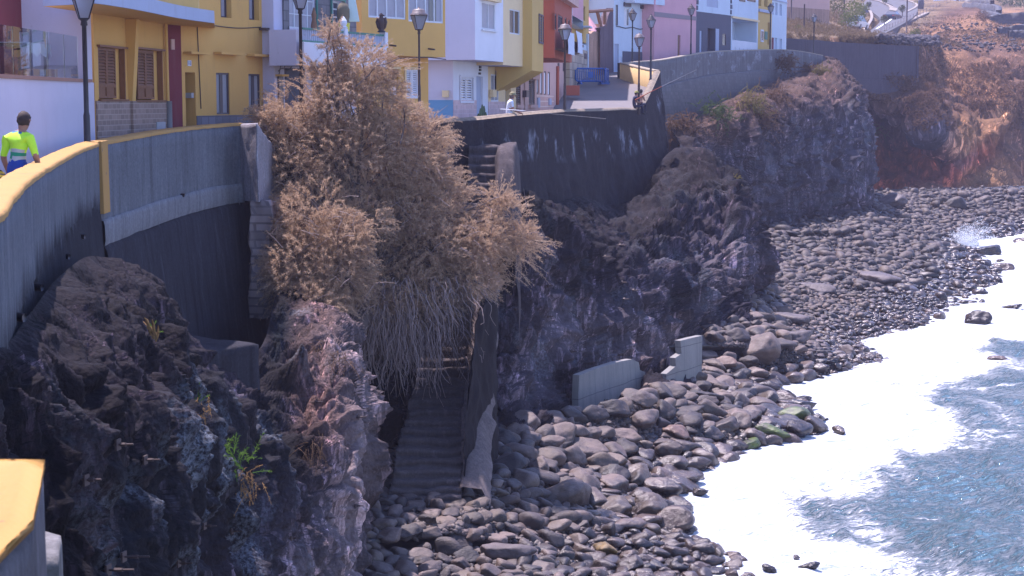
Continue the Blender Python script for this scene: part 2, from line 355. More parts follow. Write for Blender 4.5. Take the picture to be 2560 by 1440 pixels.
nrm = smoothgrid(gridnormals(G), 12); 
if nrm[NS//2, NR//2, 0] < 0: nrm = -nrm
Pp = G.reshape(-1, 3); dist = np.clip(Pp[:, 1], 10, 200)
amp = np.clip(dist/60, 0.30, 1.5)                      # farther rock is bigger rock
topfade = np.tile(np.clip(tr/0.55, 0, 1)**0.8, NS)
wq = np.stack([fbm(Pp*0.45, 3, 3), fbm(Pp*0.45+40, 3, 4), fbm(Pp*0.45+90, 3, 5)], 1)
q = (Pp + wq*1.3)*np.array([0.85, 0.85, 0.30])
f1, f2, cid = worley(q*0.8, 2); pill = np.clip((f2-f1)*1.6, 0, 1)**0.6
q2 = (Pp + wq*0.8)*np.array([1.0, 1.0, 0.5]); g1, g2, _ = worley(q2*1.9, 8); pill2 = np.clip((g2-g1)*1.6, 0, 1)**0.6
lump = fbm(Pp*0.33, 5, 21); fine = fbm(Pp*2.3, 5, 31, 0.6); rid = ridged((Pp+wq*2.2)*np.array([0.40, 0.40, 0.11]), 4, 41)
h1_, h2_, _ = worley((Pp+wq*0.8)*np.array([0.75, 0.75, 0.6]), 61); chunk = np.clip((h2_-h1_)*1.5, 0, 1)**0.55; wn = np.clip((58-Pp[:, 1])/18, 0, 1)
rowp = np.tile(tr, NS); face = np.clip((rowp-0.7)/0.8, 0, 1)
fr_w = 1-0.6*np.clip((Pp[:, 1]-95)/25, 0, 1)
crisp = ridged(Pp*np.array([0.9, 0.9, 0.7])+wq, 6, 141, 0.6)-0.2
disp = amp*(lump*0.6 + face*((pill-0.5)*0.55*fr_w+(pill2-0.5)*0.30*fr_w + (rid-0.25)*1.05) + (1-face)*(0.45*fbm(Pp*0.8, 5, 77, 0.6) + 0.22*(ridged(Pp*0.7, 4, 78)-0.2))) + wn*(0.3+0.7*face)*((chunk-0.6)*0.55 + crisp*0.22) + (fine*0.15*np.clip(amp, 0.6, 1) + crisp*0.22*np.clip(amp, 0.7, 1.2))*(fr_w**1.5)
disp = disp*topfade
Gd = Pp + nrm.reshape(-1, 3)*disp[:, None]
# cave behind the dark overhang at the cliff foot, right of the stairs
Kc = K.reshape(-1, 4).copy()
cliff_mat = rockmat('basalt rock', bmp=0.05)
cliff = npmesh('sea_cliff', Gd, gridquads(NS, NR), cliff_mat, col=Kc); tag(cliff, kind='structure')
CB = BVHTree.FromPolygons([tuple(v) for v in Gd], [tuple(q) for q in gridquads(NS, NR)])
def hit(px, py, tree=None):
    r = Vector(ray(px, py)).normalized(); h = (tree or CB).ray_cast(Vector((0, 0, CZ)), r)
    return h[0], h[1]

# ---- far headland and hillside (rows run from the beach up to the distant hill)
Zc = lambda dx: col((2050+dx, 480, 205), (2050+dx, 400, 205), (2040+dx, 340, 205), (2030+dx, 280, 202), (2020+dx, 255, 200), (2010+dx, 230, 190), (2000+dx, 190, 183), (2000+dx, 98, 180), (2000+dx, 85, 190), (2000+dx, 55, 225), (2000+dx, 25, 270), (2000+dx, -15, 340), (2000+dx, -110, 430))
hillc = [
 (Zc(-420), [BR]*7+[GR]*6), (Zc(-200), [BR]*7+[GR]*6), (Zc(0), [BR]*7+[GR]*6),
 (col((2120, 500, 200), (2120, 420, 203), (2110, 340, 206), (2100, 280, 204), (2100, 262, 199), (2110, 232, 188), (2105, 207, 187), (2100, 105, 188), (2100, 92, 195), (2100, 72, 235), (2100, 46, 285), (2100, 5, 350), (2100, -70, 450)), [RD, RD, RD, RD, FB, FB, FB, LB, GR, GR, GR, GR, GR]),
 (col((2190, 480, 194), (2190, 420, 197), (2185, 345, 200), (2180, 300, 201), (2180, 262, 196), (2170, 240, 184), (2170, 212, 187), (2170, 108, 188), (2180, 95, 196), (2180, 88, 265), (2180, 74, 300), (2180, 32, 345), (2180, -40, 450)), [RD, RD, RD, BK, FG, FB, BR, LB, GR, GR, GR, GR, GR]),
 (col((2250, 485, 190), (2255, 430, 195), (2262, 370, 199), (2262, 335, 200), (2262, 305, 194), (2245, 262, 186), (2235, 217, 188), (2235, 112, 189), (2240, 97, 200), (2240, 90, 270), (2240, 66, 300), (2240, 30, 345), (2240, -40, 450)), [RD, RD, RD, FG, FG, FB, BR, LB, GR, GR, GR, GR, GR]),
 (col((2320, 490, 187), (2325, 445, 191), (2330, 395, 195), (2330, 350, 190), (2325, 315, 184), (2310, 255, 187), (2300, 216, 191), (2300, 118, 200), (2300, 103, 212), (2300, 93, 270), (2300, 60, 310), (2300, 22, 350), (2300, -40, 450)), [BR, RD, RD, FG, FG, BR, BR, BR, LB, LB, GR, GR, GR]),
 (col((2380, 480, 190), (2385, 445, 192), (2390, 400, 194), (2392, 340, 193), (2380, 270, 198), (2368, 215, 204), (2360, 160, 212), (2360, 115, 220), (2360, 90, 242), (2365, 70, 300), (2370, 38, 330), (2370, 3, 370), (2370, -40, 450)), [BR, RD, TR, LB, BR, BR, LB, BR, BR, LB, BR, GR, GR]),
 (col((2440, 480, 192), (2445, 440, 195), (2450, 390, 197), (2455, 330, 198), (2450, 262, 204), (2440, 200, 212), (2430, 140, 220), (2430, 105, 232), (2430, 80, 260), (2440, 50, 300), (2440, 25, 340), (2440, 5, 380), (2440, -40, 460)), [BR, LB, RD, LB, BR, LB, BR, BR, LB, LB, BR, GR, GR]),
 (col((2500, 475, 194), (2505, 430, 197), (2512, 380, 199), (2520, 320, 199), (2520, 262, 204), (2500, 205, 212), (2490, 150, 222), (2490, 118, 240), (2490, 95, 262), (2500, 68, 300), (2500, 40, 350), (2500, 10, 400), (2500, -40, 480)), [LB, LB, BR, BR, LB, BR, BR, BR, LB, LB, LB, GR, GR]),
 (col((2580, 470, 197), (2580, 430, 201), (2580, 380, 204), (2580, 310, 208), (2580, 250, 215), (2570, 195, 224), (2570, 145, 232), (2570, 110, 250), (2570, 88, 270), (2570, 62, 310), (2570, 36, 360), (2570, 5, 410), (2570, -40, 480)), [LB, BR, BR, FB, FB, BR, BR, BR, LB, LB, LB, GR, GR]),
 (col((2750, 465, 200), (2750, 430, 204), (2750, 380, 208), (2750, 310, 212), (2750, 250, 220), (2750, 195, 228), (2750, 145, 238), (2750, 110, 252), (2750, 88, 272), (2750, 62, 312), (2750, 36, 362), (2750, 5, 412), (2750, -40, 480)), [LB, BR, BR, FB, FB, BR, BR, BR, LB, LB, LB, GR, GR]),
 (col((3000, 460, 203), (3000, 430, 207), (3000, 380, 212), (3000, 310, 218), (3000, 250, 226), (3000, 195, 234), (3000, 145, 244), (3000, 110, 256), (3000, 88, 275), (3000, 62, 315), (3000, 36, 365), (3000, 5, 415), (3000, -40, 480)), [LB, BR, BR, FB, FB, BR, BR, BR, LB, LB, LB, GR, GR]),
]
hc = [[(c[0][0]-1, c[0][1]-3, c[0][2]-3)] + c for c, t in hillc]; ht = [[t[0]]+t for c, t in hillc]
HS, HR = 420, 260
H, HK, hs, hr = loft(hc, HS, HR, ht)
hn = smoothgrid(gridnormals(H), 6)
if hn[HS//2, HR//3, 1] > 0: hn = -hn
Hp = H.reshape(-1, 3); hrow = np.tile(hr, HS); steep = np.clip((7.8-hrow)/1.2, 0, 1); gentle = 1-steep
hw = np.stack([fbm(Hp*0.2, 3, 3), fbm(Hp*0.2+40, 3, 4), fbm(Hp*0.2+90, 3, 5)], 1)
f1, f2, _ = worley((Hp+hw*3)*np.array([.35, .35, .16]), 3); hp = np.clip((f2-f1)*1.6, 0, 1)**0.6
hd = steep*(fbm(Hp*0.13, 5, 51)*2.4 + (hp-0.5)*1.1 + ridged(Hp*0.4, 4, 3)*0.5) + gentle*(fbm(Hp*0.12, 4, 52)*0.55 + fbm(Hp*0.9, 3, 53)*0.22)
wallzone = (Hp[:, 0] < 47) & (hrow > 6.2) & (hrow < 9.2); hd = np.where(wallzone, hd*0.15, hd)
Hd = Hp + hn.reshape(-1, 3)*hd[:, None]
hill = npmesh('hillside', Hd, gridquads(HS, HR), rockmat('dry hillside earth', salt=0.0, streak=0.35, bmp=0.12, scale=0.42, fine=7), col=HK.reshape(-1, 4)); tag(hill, kind='structure')
HB = BVHTree.FromPolygons([tuple(v) for v in Hd], [tuple(q) for q in gridquads(HS, HR)])
def hhit(px, py): return hit(px, py, HB)

# ================================================================ BEACH AND SEA
bs = [((-3, 14, 1.2), (9, 10, 0)), ((-3.2, 26, 1.2), (7, 24, 0)), (PZ(880, 1560, 1.1), PZ(1980, 1640, 0)), (PZ(920, 1345, 1.3), PZ(1840, 1450, 0)), (PZ(1130, 1325, 1.4), PZ(1715, 1345, 0)),
      (PZ(1245, 1205, 1.6), PZ(1665, 1262, 0)), (PZ(1325, 1115, 1.6), PZ(1720, 1200, 0)), (PZ(1420, 1065, 1.6), PZ(1860, 1130, 0)), (PZ(1510, 1042, 1.6), PZ(2010, 1080, 0)), (PZ(1640, 1002, 1.6), PZ(1990, 1015, 0)),
      (PZ(1750, 945, 0.9), PZ(1915, 975, 0)), (PZ(1810, 885, 1.2), PZ(2040, 940, 0)), (PZ(1865, 842, 1.8), PZ(2180, 905, 0)), (PZ(1870, 760, 2.1), PZ(2160, 850, 0)), (PZ(1865, 685, 2.3), PZ(2320, 800, 0)),
      (PZ(1885, 618, 2.5), PZ(2420, 732, 0)), (PZ(1985, 592, 2.5), PZ(2470, 690, 0)), (PZ(2100, 582, 2.5), PZ(2440, 640, 0)), (PZ(2168, 560, 2.6), PZ(2400, 610, 0)), (PZ(2180, 500, 3.0), PZ(2490, 592, 0)),
      (PZ(2250, 492, 2.8), PZ(2570, 578, 0)), (PZ(2400, 488, 2.6), PZ(2720, 565, 0)), (PZ(2560, 482, 2.6), PZ(2900, 552, 0)), (PZ(2900, 475, 2.6), PZ(3300, 545, 0))]
Bb = np.array([b for b, s in bs]); Ss = np.array([s for b, s in bs])
BN = 700; tb = np.linspace(0, len(bs)-1, BN); Bc = catmull(Bb, tb); Sc = catmull(Ss, tb)
rows = np.concatenate([[-0.9, -0.45], np.linspace(0, 1, 60), [1.06, 1.15, 1.4, 2.0]])
def bz(r, zb):      # height profile
    return np.where(r < 0, zb - r*0.2, np.where(r < 1, zb*np.clip(1-r, 0, 1)**1.25, -(r-1)*2.2))
BG = Bc[:, None, :]*(1-rows[None, :, None]) + Sc[:, None, :]*rows[None, :, None]
BG[:, :, 2] = bz(rows[None, :], Bc[:, None, 2])
bp = BG.reshape(-1, 3); bp[:, 2] += fbm(bp*0.5, 4, 61)*0.30 + fbm(bp*2.0, 3, 62)*0.08
m, t, b, o = newmat('wet black gravel'); p = pos(t)
v1 = N(t, 'ShaderNodeTexVoronoi', inp={'Scale': 5.5, 'Randomness': 1.0}); t.links.new(p, v1.inputs['Vector'])
cc = mixc(t, 0.5, (0.024, 0.021, 0.023), mixc(t, noise(t, p, 1.2, 5), (0.010, 0.009, 0.010), (0.045, 0.038, 0.038)))
cc = mixc(t, 0.5, cc, mixc(t, v1.outputs['Color'], (0.01, 0.01, 0.01), (0.05, 0.043, 0.043))); t.links.new(cc, b.inputs['Base Color'])
b.inputs['Roughness'].default_value = 0.45; bump(t, b, v1.outputs['Distance'], -1.0, 0.12)
beach = npmesh('beach', bp, gridquads(BN, len(rows)), m); tag(beach, kind='structure')

# sea surface
shore2 = Sc[:, :2]
def shoredist(x, y):      # signed distance to the waterline; positive = offshore
    from mathutils.kdtree import KDTree
    kd = KDTree(len(shore2))
    for i, s in enumerate(shore2): kd.insert((s[0], s[1], 0), i)
    kd.balance(); out = np.zeros(len(x)); B2 = Bc[:, :2]
    for i in range(len(x)):
        co, ix, d = kd.find((x[i], y[i], 0)); v = shore2[ix]-B2[ix]; w_ = np.array([x[i], y[i]])-shore2[ix]
        out[i] = d if v@w_ > 0 else -d
    return out
ny, nx = 340, 210
yy = 8*np.power(420/8.0, np.linspace(0, 1, ny)); uu = np.linspace(0, 1, nx)
SX = np.zeros((ny, nx)); SY = np.zeros((ny, nx))
for i, y in enumerate(yy):
    x0 = -6 if y < 60 else -6 + (y-60)*0.10; x1 = 9 + y*0.40 if y > 20 else 20
    SX[i] = x0 + (x1-x0)*uu; SY[i] = y
sx, sy = SX.ravel(), SY.ravel(); sd = shoredist(sx, sy)
sp3 = np.stack([sx, sy, np.zeros_like(sx)], 1)
# foam cover: solid near the rocks, then torn patches and streaks along the swell
sw = np.stack([sx*0.16+sy*0.03, sy*0.10-sx*0.04, np.zeros_like(sx)], 1)
big = fbm(sw*1.3, 4, 71)
wid = 4.6 + np.clip((sy-50)/16, 0, 7)
foam = 1.15 - np.clip((sd-2.6-(np.clip(sy-60, 0, 60)/30))/4.4, 0, 1)*0.72 + big*0.26 + 0.34*fbm(sw*4.2+5, 4, 171)
foam = np.clip(foam, 0.53, 1.25); foam = np.where(sd < 0.8, 1.2, foam)
hgt = 0.30*fbm(np.stack([sx*0.30, sy*0.22, 0*sx], 1), 3, 72)*np.clip(sd/4, 0.2, 1.3) + 0.20*ridged(np.stack([sx*0.8, sy*0.5, 0*sx], 1), 3, 73)*np.clip(sd/3, 0.3, 1) + 0.05*fbm(np.stack([sx*2.2, sy*2.0, 0*sx], 1), 2, 74)
sp3[:, 2] = hgt
wm, t, b, o = newmat('sea water and foam'); at = N(t, 'ShaderNodeAttribute', attribute_name='tone'); sep = N(t, 'ShaderNodeSeparateColor'); t.links.new(at.outputs['Color'], sep.inputs[0])
p = pos(t); fo = sep.outputs[0]
pw = N(t, 'ShaderNodeVectorMath', operation='MULTIPLY'); t.links.new(p, pw.inputs[0]); pw.inputs[1].default_value = (1, 0.55, 1)
rot = N(t, 'ShaderNodeVectorRotate', inp={'Angle': math.radians(-24)}); rot.rotation_type = 'Z_AXIS'; t.links.new(p, rot.inputs['Vector'])
rs = N(t, 'ShaderNodeVectorMath', operation='MULTIPLY'); t.links.new(rot.outputs[0], rs.inputs[0]); rs.inputs[1].default_value = (0.42, 1.15, 1)
n1 = noise(t, rs.outputs[0], 1.9, 7, 0.62, 1.6); n2 = noise(t, rs.outputs[0], 6.0, 6, 0.6, 1.0)
lace = math_(t, 'SUBTRACT', 1.0, math_(t, 'ABSOLUTE', math_(t, 'SUBTRACT', math_(t, 'MULTIPLY', n1, 2), 1.0)))   # thin web of foam lines
rgd = N(t, 'ShaderNodeTexNoise', noise_type='RIDGED_MULTIFRACTAL', inp={'Scale': 0.9, 'Detail': 6, 'Roughness': 0.55, 'Distortion': 1.0}); t.links.new(rs.outputs[0], rgd.inputs['Vector'])
val = math_(t, 'ADD', math_(t, 'ADD', math_(t, 'MULTIPLY', lace, 0.50), math_(t, 'MULTIPLY', n2, 0.36)), math_(t, 'MULTIPLY', mapr(t, rgd.outputs['Fac'], 0.35, 1.0), 0.34))
thr = math_(t, 'SUBTRACT', 0.97, math_(t, 'MULTIPLY', fo, 0.64))
fm = mapr(t, math_(t, 'SUBTRACT', val, thr), -0.03, 0.14)
deep = mixc(t, noise(t, rs.outputs[0], 0.5, 4), (0.006, 0.034, 0.042), (0.024, 0.075, 0.088))
deep = mixc(t, mapr(t, fo, 0.2, 1.0), deep, (0.12, 0.23, 0.27))
fcol = mixc(t, mapr(t, noise(t, rs.outputs[0], 3.0, 7, 0.7, 0.8), 0.34, 0.52), (0.22, 0.27, 0.30), (0.50, 0.52, 0.54))
t.links.new(mixc(t, fm, deep, fcol), b.inputs['Base Color'])
t.links.new(mapr(t, fm, 0, 1, 0.12, 0.85), b.inputs['Roughness']); b.inputs['Specular IOR Level'].default_value = 0.5
hh = math_(t, 'ADD', math_(t, 'MULTIPLY', noise(t, pw.outputs[0], 2.5, 6, 0.6), 0.7), math_(t, 'MULTIPLY', fm, 0.5))
bump(t, b, hh, 1.0, 0.35)
sea = npmesh('sea', sp3, gridquads(ny, nx)[:, ::-1], wm, col=np.stack([foam, foam, foam], 1)); tag(sea, kind='structure')

# ================================================================ WALLS
def path(pts, n):    # pts: world points; smooth resample
    return catmull(np.array(pts, dtype=float), n)
def offset(Pw, d):   # plan offset to the left (inland) of travel
    g = np.gradient(Pw[:, :2], axis=0); L = np.linalg.norm(g, axis=1, keepdims=True); nn = np.stack([-g[:, 1], g[:, 0]], 1)/L
    o = Pw.copy(); o[:, :2] += nn*d; return o
def wall_loft(name, outer_top, thick, zrows, mat, parent=None, jitter=0.0, seed=0, rowoff=None, round_=0.02):
    """wall: inland bottom, inland top, coping edge, outer rows going down. zrows: list of arrays/float heights under the top"""
    inn = offset(outer_top, thick); n = len(outer_top); rows_ = []
    a = inn.copy(); a[:, 2] -= 1.15; rows_.append(a)
    a = inn.copy(); a[:, 2] -= round_; rows_.append(a)
    a = inn*0.85+outer_top*0.15; a[:, 2] = inn[:, 2]+0.01; rows_.append(a)
    a = inn*0.15+outer_top*0.85; a[:, 2] = outer_top[:, 2]+0.01; rows_.append(a)
    for k, z in enumerate(zrows):
        a = offset(outer_top, 0 if rowoff is None else rowoff[k]); a[:, 2] = outer_top[:, 2]-z; rows_.append(a)
    Gw = np.stack(rows_, 1); pw_ = Gw.reshape(-1, 3)
    if jitter:
        nn = gridnormals(Gw).reshape(-1, 3); pw_ = pw_ + nn*(fbm(pw_*1.1, 5, seed)*jitter)[:, None] + nn*(fbm(pw_*5, 3, seed+3)*jitter*0.3)[:, None]
    return npmesh(name, pw_, gridquads(n, len(rows_)), mat, parent)

def concrete(name, c, black=0.4, pale=0.25, salt=False, topstain=0.0, ztop=11.2, grid=False):
    m, t, b, o = newmat(name); p = pos(t)
    a = mixc(t, noise(t, p, 0.8, 6, 0.65), tuple(x*0.72 for x in c), tuple(x*1.25 for x in c))
    st = noise(t, pos(t, (2.6, 2.6, 0.22)), 1.5, 6, 0.7)
    a = mixc(t, math_(t, 'MULTIPLY', mapr(t, st, 0.53, 0.72), black), a, tuple(x*0.22 for x in c))
    a = mixc(t, math_(t, 'MULTIPLY', mapr(t, st, 0.46, 0.30), pale), a, tuple(min(1, x*1.9) for x in c))
    st2 = noise(t, pos(t, (11, 11, 0.5)), 1.0, 5, 0.7)
    a = mixc(t, mapr(t, st2, 0.35, 0.7, 0, 0.45), a, tuple(x*0.5 for x in c))
    if salt:
        s = math_(t, 'MULTIPLY', mapr(t, noise(t, pos(t, (0.5, 0.5, 0.9)), 1.0, 4, 0.6), 0.55, 0.66), mapr(t, noise(t, p, 8, 6, 0.8), 0.42, 0.58))
        a = mixc(t, math_(t, 'MULTIPLY', s, 0.8), a, (0.36, 0.38, 0.43))
    a = mixc(t, 0.5, a, mixc(t, mapr(t, noise(t, p, 16, 6, 0.75), 0.32, 0.68), mixc(t, 1.0, a, (0.5, 0.5, 0.5), 'MULTIPLY'), mixc(t, 1.0, a, (1.5, 1.5, 1.5), 'MULTIPLY')))
    t.links.new(a, b.inputs['Base Color']); b.inputs['Roughness'].default_value = 0.9; b.inputs['Specular IOR Level'].default_value = 0.10
    bump(t, b, math_(t, 'ADD', noise(t, p, 5, 7, 0.7), math_(t, 'MULTIPLY', noise(t, p, 30, 3), 0.3)), 0.8, 0.03)
    return m
M = {}
M['ochre'] = stucco('ochre coping paint', (0.42, 0.24, 0.07), 0.9, (0.20, 0.14, 0.09))
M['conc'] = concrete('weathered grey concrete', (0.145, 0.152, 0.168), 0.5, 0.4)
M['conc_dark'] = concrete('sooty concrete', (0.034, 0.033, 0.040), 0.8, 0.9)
M['conc_pale'] = concrete('pale stained concrete', (0.20, 0.20, 0.21), 0.6, 0.3)
M['conc_black'] = concrete('black crusted render', (0.03, 0.027, 0.031), 0.5, 0.35, salt=False)
M['crust'] = concrete('salt crusted wall end', (0.30, 0.28, 0.30), 0.6, 0.3, salt=True)

# -- first sea wall (left), with the ochre coping
w1 = [P(-600, 980, 5.0), P(-330, 700, 9.0), P(-130, 592, 12.0), P(0, 537, 14.0), P(28, 500, 16.1), P(62, 462, 19.0), P(104, 430, 22.5), P(156, 399, 27.4), P(200, 376, 31.3), P(247, 358, 34.6)]
W1 = path(w1, 160)
W1 = W1[W1[:, 1] > 7]
r1 = empty('sea_wall', tuple(W1[len(W1)//2]), label='curved grey concrete sea wall with ochre coping beside the worker in the yellow shirt', cat='wall')
TH = 0.36
def wallstain():
    m = concrete('grey wall blackened at the foot', (0.145, 0.152, 0.168), 0.5, 0.4); t = m.node_tree; b = [n for n in t.nodes if n.type == 'BSDF_PRINCIPLED'][0]; src = b.inputs['Base Color'].links[0].from_socket
    s = t.nodes.new('ShaderNodeSeparateXYZ'); t.links.new(pos(t), s.inputs[0]); hz_ = math_(t, 'ADD', s.outputs[2], math_(t, 'MULTIPLY', noise(t, pos(t, (1.6, 1.6, .35)), 1.0, 6, .7), 1.3))
    st = mapr(t, hz_, 10.85, 10.45); t.links.new(mixc(t, math_(t, 'MULTIPLY', st, .93), src, mixc(t, 1.0, src, (0.14, .13, .15), 'MULTIPLY')), b.inputs['Base Color']); return m
M['conc_stain'] = wallstain()
wall_loft('wall', W1 - np.array([0, 0, 0.03]), TH, [0.03, 0.3, 0.7, 1.05, 1.2], M['conc_stain'], r1, 0.012, 5)
wall_loft('lower_wall', path(w1[2:] + [P(300, 348, 36.4)], 170)*np.array([1, 1, 0]) + np.array([0, 0, 11.07]) - np.array([0, 0, 1.14]), 0.2, [0.0, 0.3, 0.8, 1.5, 3.2], M['conc_stain'], r1, 0.04, 6, rowoff=[0.02, 0.0, -0.03, -0.08, -0.3])
def coping(Pw, root, mat, th=TH, h=0.02, over=0.012):
    n = len(Pw); o1 = offset(Pw, -over); i1 = offset(Pw, th+over); rows_ = []
    for A, dz in ((i1, -0.06), (i1, h-0.008), (offset(Pw, th-0.02), h), (offset(Pw, 0.03), h), (o1, h-0.012), (o1, -0.06)):
        a = A.copy(); a[:, 2] += dz; rows_.append(a)
    Gw = np.stack(rows_, 1).reshape(-1, 3); Gw = Gw + (np.stack([fbm(Gw*2.5, 3, 8), fbm(Gw*2.5+9, 3, 8), fbm(Gw*2.5+30, 3, 8)], 1))*0.014
    return npmesh('coping', Gw, gridquads(n, 6), mat, root)
coping(W1, r1, M['ochre'])
# -- second stretch
w2 = [P(247, 358, 34.6), P(300, 348, 36.2), P(400, 330, 39.5), P(500, 317, 43.0), P(570, 311, 45.0), P(606, 309, 45.4)]
W2 = path(w2, 90)
r2 = empty('sea_wall', tuple(W2[45]), label='grey sea wall stretch with ochre coping, stained black below, in front of the yellow houses', cat='wall')
mb = MB(); A = Vector(W2[0]); B_ = Vector(W2[4])
dirw = (B_-A).normalized(); out_ = Vector((dirw.y, -dirw.x, 0)).normalized(); A0 = A + out_*0.02
W2s = W2.copy()
wall_loft('wall', W2s - np.array([0, 0, 0.03]), TH, [0.03, 0.3, 0.8, 1.3, 1.58], M['conc'], r2, 0.012, 9)
wall_loft('footing', W2s - np.array([0, 0, 1.60]), 0.2, [0.0, 0.1, 0.40, 0.52], M['conc_pale'], r2, 0.03, 10, rowoff=[-0.05, -0.07, -0.07, -0.05])
LW = path(w2[:-1] + [P(625, 309, 46.6), P(665, 309, 48.2), P(730, 309, 49.5)], 110)
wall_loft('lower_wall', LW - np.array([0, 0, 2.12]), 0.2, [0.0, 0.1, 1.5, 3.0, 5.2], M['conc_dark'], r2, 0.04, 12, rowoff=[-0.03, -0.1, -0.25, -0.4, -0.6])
coping(W2s, r2, M['ochre'])
q_ = [A0 - dirw*0.05, A0 + dirw*0.42]
mb.hexa([tuple(q_[0] + out_*-0.02 + Vector((0, 0, -1.45))), tuple(q_[0]+out_*0.07+Vector((0, 0, -1.45))), tuple(q_[1]+out_*0.07+Vector((0, 0, -1.45))), tuple(q_[1]+out_*-0.02+Vector((0, 0, -1.45))),
         tuple(q_[0] + out_*-0.02+Vector((0, 0, 0.04))), tuple(q_[0]+out_*0.05+Vector((0, 0, 0.04))), tuple(q_[1]+out_*0.05+Vector((0, 0, 0.04))), tuple(q_[1]+out_*-0.02+Vector((0, 0, 0.04)))])
mb.build('painted_pilaster', M['ochre'], r2, bevel=0.01)
# wall end: salt crusted buttress coming towards the camera, rubble stone under it
E0 = np.array(P(600, 309, 45.4)); E1 = np.array(P(642, 309, 44.4)); E2 = np.array(P(668, 345, 45.6)); E3 = np.array(P(690, 420, 47.0))
mb = MB()
zt, zb = E0[2]-0.02, P(640, 505, 44.6)[2]
n0 = len(mb.v)
ring = [(E0[0], E0[1]), (E1[0], E1[1]), (E2[0], E2[1]), (E3[0], E3[1]+0.5), (E0[0], E0[1]+1.5)]
def lumpy_prism(name, ring, ztops, zb, mat, root, seg=14, rows=16, jit=0.04, seed=0, bulge=None):
    pts = []; n = len(ring)
    for i in range(n):
        a, b2 = ring[i], ring[(i+1) % n]
        za, zb2 = ztops[i], ztops[(i+1) % n]
        for k in range(seg):
            f = k/seg; pts.append((a[0]*(1-f)+b2[0]*f, a[1]*(1-f)+b2[1]*f, za*(1-f)+zb2*f))
    pts = np.array(pts); m_ = len(pts); c = pts[:, :2].mean(0)
    L = []
    top = pts.copy(); 
    for f in (0.02, 0.5, 0.93):
        a = top.copy(); a[:, :2] = c + (top[:, :2]-c)*f; L.append(a)
    for r in range(rows+1):
        a = pts.copy(); a[:, 2] = pts[:, 2] - (pts[:, 2]-zb)*(r/rows)
        if r == 0: a[:, 2] -= 0.03
        if bulge: a[:, :2] += (pts[:, :2]-c)/np.linalg.norm(pts[:, :2]-c, axis=1, keepdims=True)*bulge*(r/rows)
        L.append(a)
    Gp = np.stack(L, 0); Q = []
    for r in range(len(L)-1):
        for k in range(m_): Q.append((r*m_+k, (r+1)*m_+k, (r+1)*m_+(k+1) % m_, r*m_+(k+1) % m_))
    V = Gp.reshape(-1, 3); V = V + np.stack([fbm(V*1.8, 4, seed), fbm(V*1.8+31, 4, seed), fbm(V*1.8+77, 4, seed)*0.6], 1)*jit*2
    return npmesh(name, V, np.array(Q), mat, root)
rb = empty('wall_buttress', (E1[0], E1[1], zb), label='salt crusted wall end on a rubble stone pier left of the brown tree', cat='wall')
lumpy_prism('wall_end', ring, [E0[2], E1[2], E2[2], E2[2]-0.3, E0[2]], zb, M['crust'], rb, jit=0.025, seed=3)
M['rubble'] = tiles('rubble stone', (0.22, 0.17, 0.16), (0.08, 0.06, 0.06), 0.34, 0.22, 0.35, 0.4, 0.03)
rz = P(660, 720, 44.6)[2]
lumpy_prism('rubble_pier', [(E1[0]-0.25, E1[1]+0.15), (E1[0]+0.35, E1[1]+0.1), (E2[0]+0.35, E2[1]), (E2[0]+0.4, E2[1]+1.8), (E1[0]-0.25, E1[1]+1.9)], [zb+0.02]*5, rz-0.8, M['rubble'], rb, jit=0.10, seed=5, bulge=0.15)

# recess: black rock between the lower wall and the pier; block with a flat top under the lower wall
blk = empty('concrete_block', P(560, 990, 36.5), label='dark flat-topped concrete block at the foot of the stained lower wall', cat='block')
def boxpix(root, name, a, b2, depth, ztop, zbot, mat, jit=0.04, seed=0):
    a = np.array(a); b2 = np.array(b2); d = (b2-a)[:2]; L = np.linalg.norm(d); d = d/L; nn = np.array([-d[1], d[0]])
    ring = [tuple(a[:2]), tuple(b2[:2]), tuple(b2[:2]+nn*depth), tuple(a[:2]+nn*depth)]
    return lumpy_prism(name, ring, [ztop]*4, zbot, mat, root, jit=jit, seed=seed)
a = P(452, 895, 35.0); b2 = P(650, 872, 36.8)
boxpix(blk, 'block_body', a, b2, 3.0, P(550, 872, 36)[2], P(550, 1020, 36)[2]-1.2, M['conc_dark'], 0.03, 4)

# -- mid stretch: dark retaining wall from behind the tree round to the corner
w3 = [P(640, 336, 46.5), P(720, 331, 47.5), P(850, 318, 50.0), P(980, 307, 53.0), P(1100, 300, 56.0), P(1200, 294, 58.6), P(1290, 285, 61.5), P(1412, 275, 73.0), P(1500, 273, 82.0), P(1560, 270, 88.5), P(1603, 267, 93.5), P(1630, 222, 99.0), P(1651, 176, 105.5)]
W3 = path(w3, 300)
botm = [P(650, 760, 46), P(740, 760, 47.3), P(860, 700, 50.5), P(1000, 650, 53.5), P(1110, 620, 56.3), P(1210, 555, 58), P(1290, 500, 60.5), P(1390, 530, 68), P(1500, 530, 79), P(1560, 520, 85), P(1615, 475, 90.5), P(1650, 400, 96), P(1672, 330, 104.5)]
WB3 = path(botm, 300); WB3[:, 2] -= 0.8
r3 = empty('sea_wall', tuple(W3[150]), label='long black stained retaining wall with rounded top that runs below the fisherman to the bend', cat='wall')
rows_ = []
inn = offset(W3, 0.42)
a = inn.copy(); a[:, 2] -= 1.1; rows_.append(a)
a = inn.copy(); a[:, 2] -= 0.07; rows_.append(a); a = offset(W3, 0.36); a[:, 2] += 0.0; rows_.append(a)
a = offset(W3, 0.2); a[:, 2] += 0.035; rows_.append(a); a = offset(W3, 0.06); a[:, 2] += 0.0; rows_.append(a)
nrow = 60
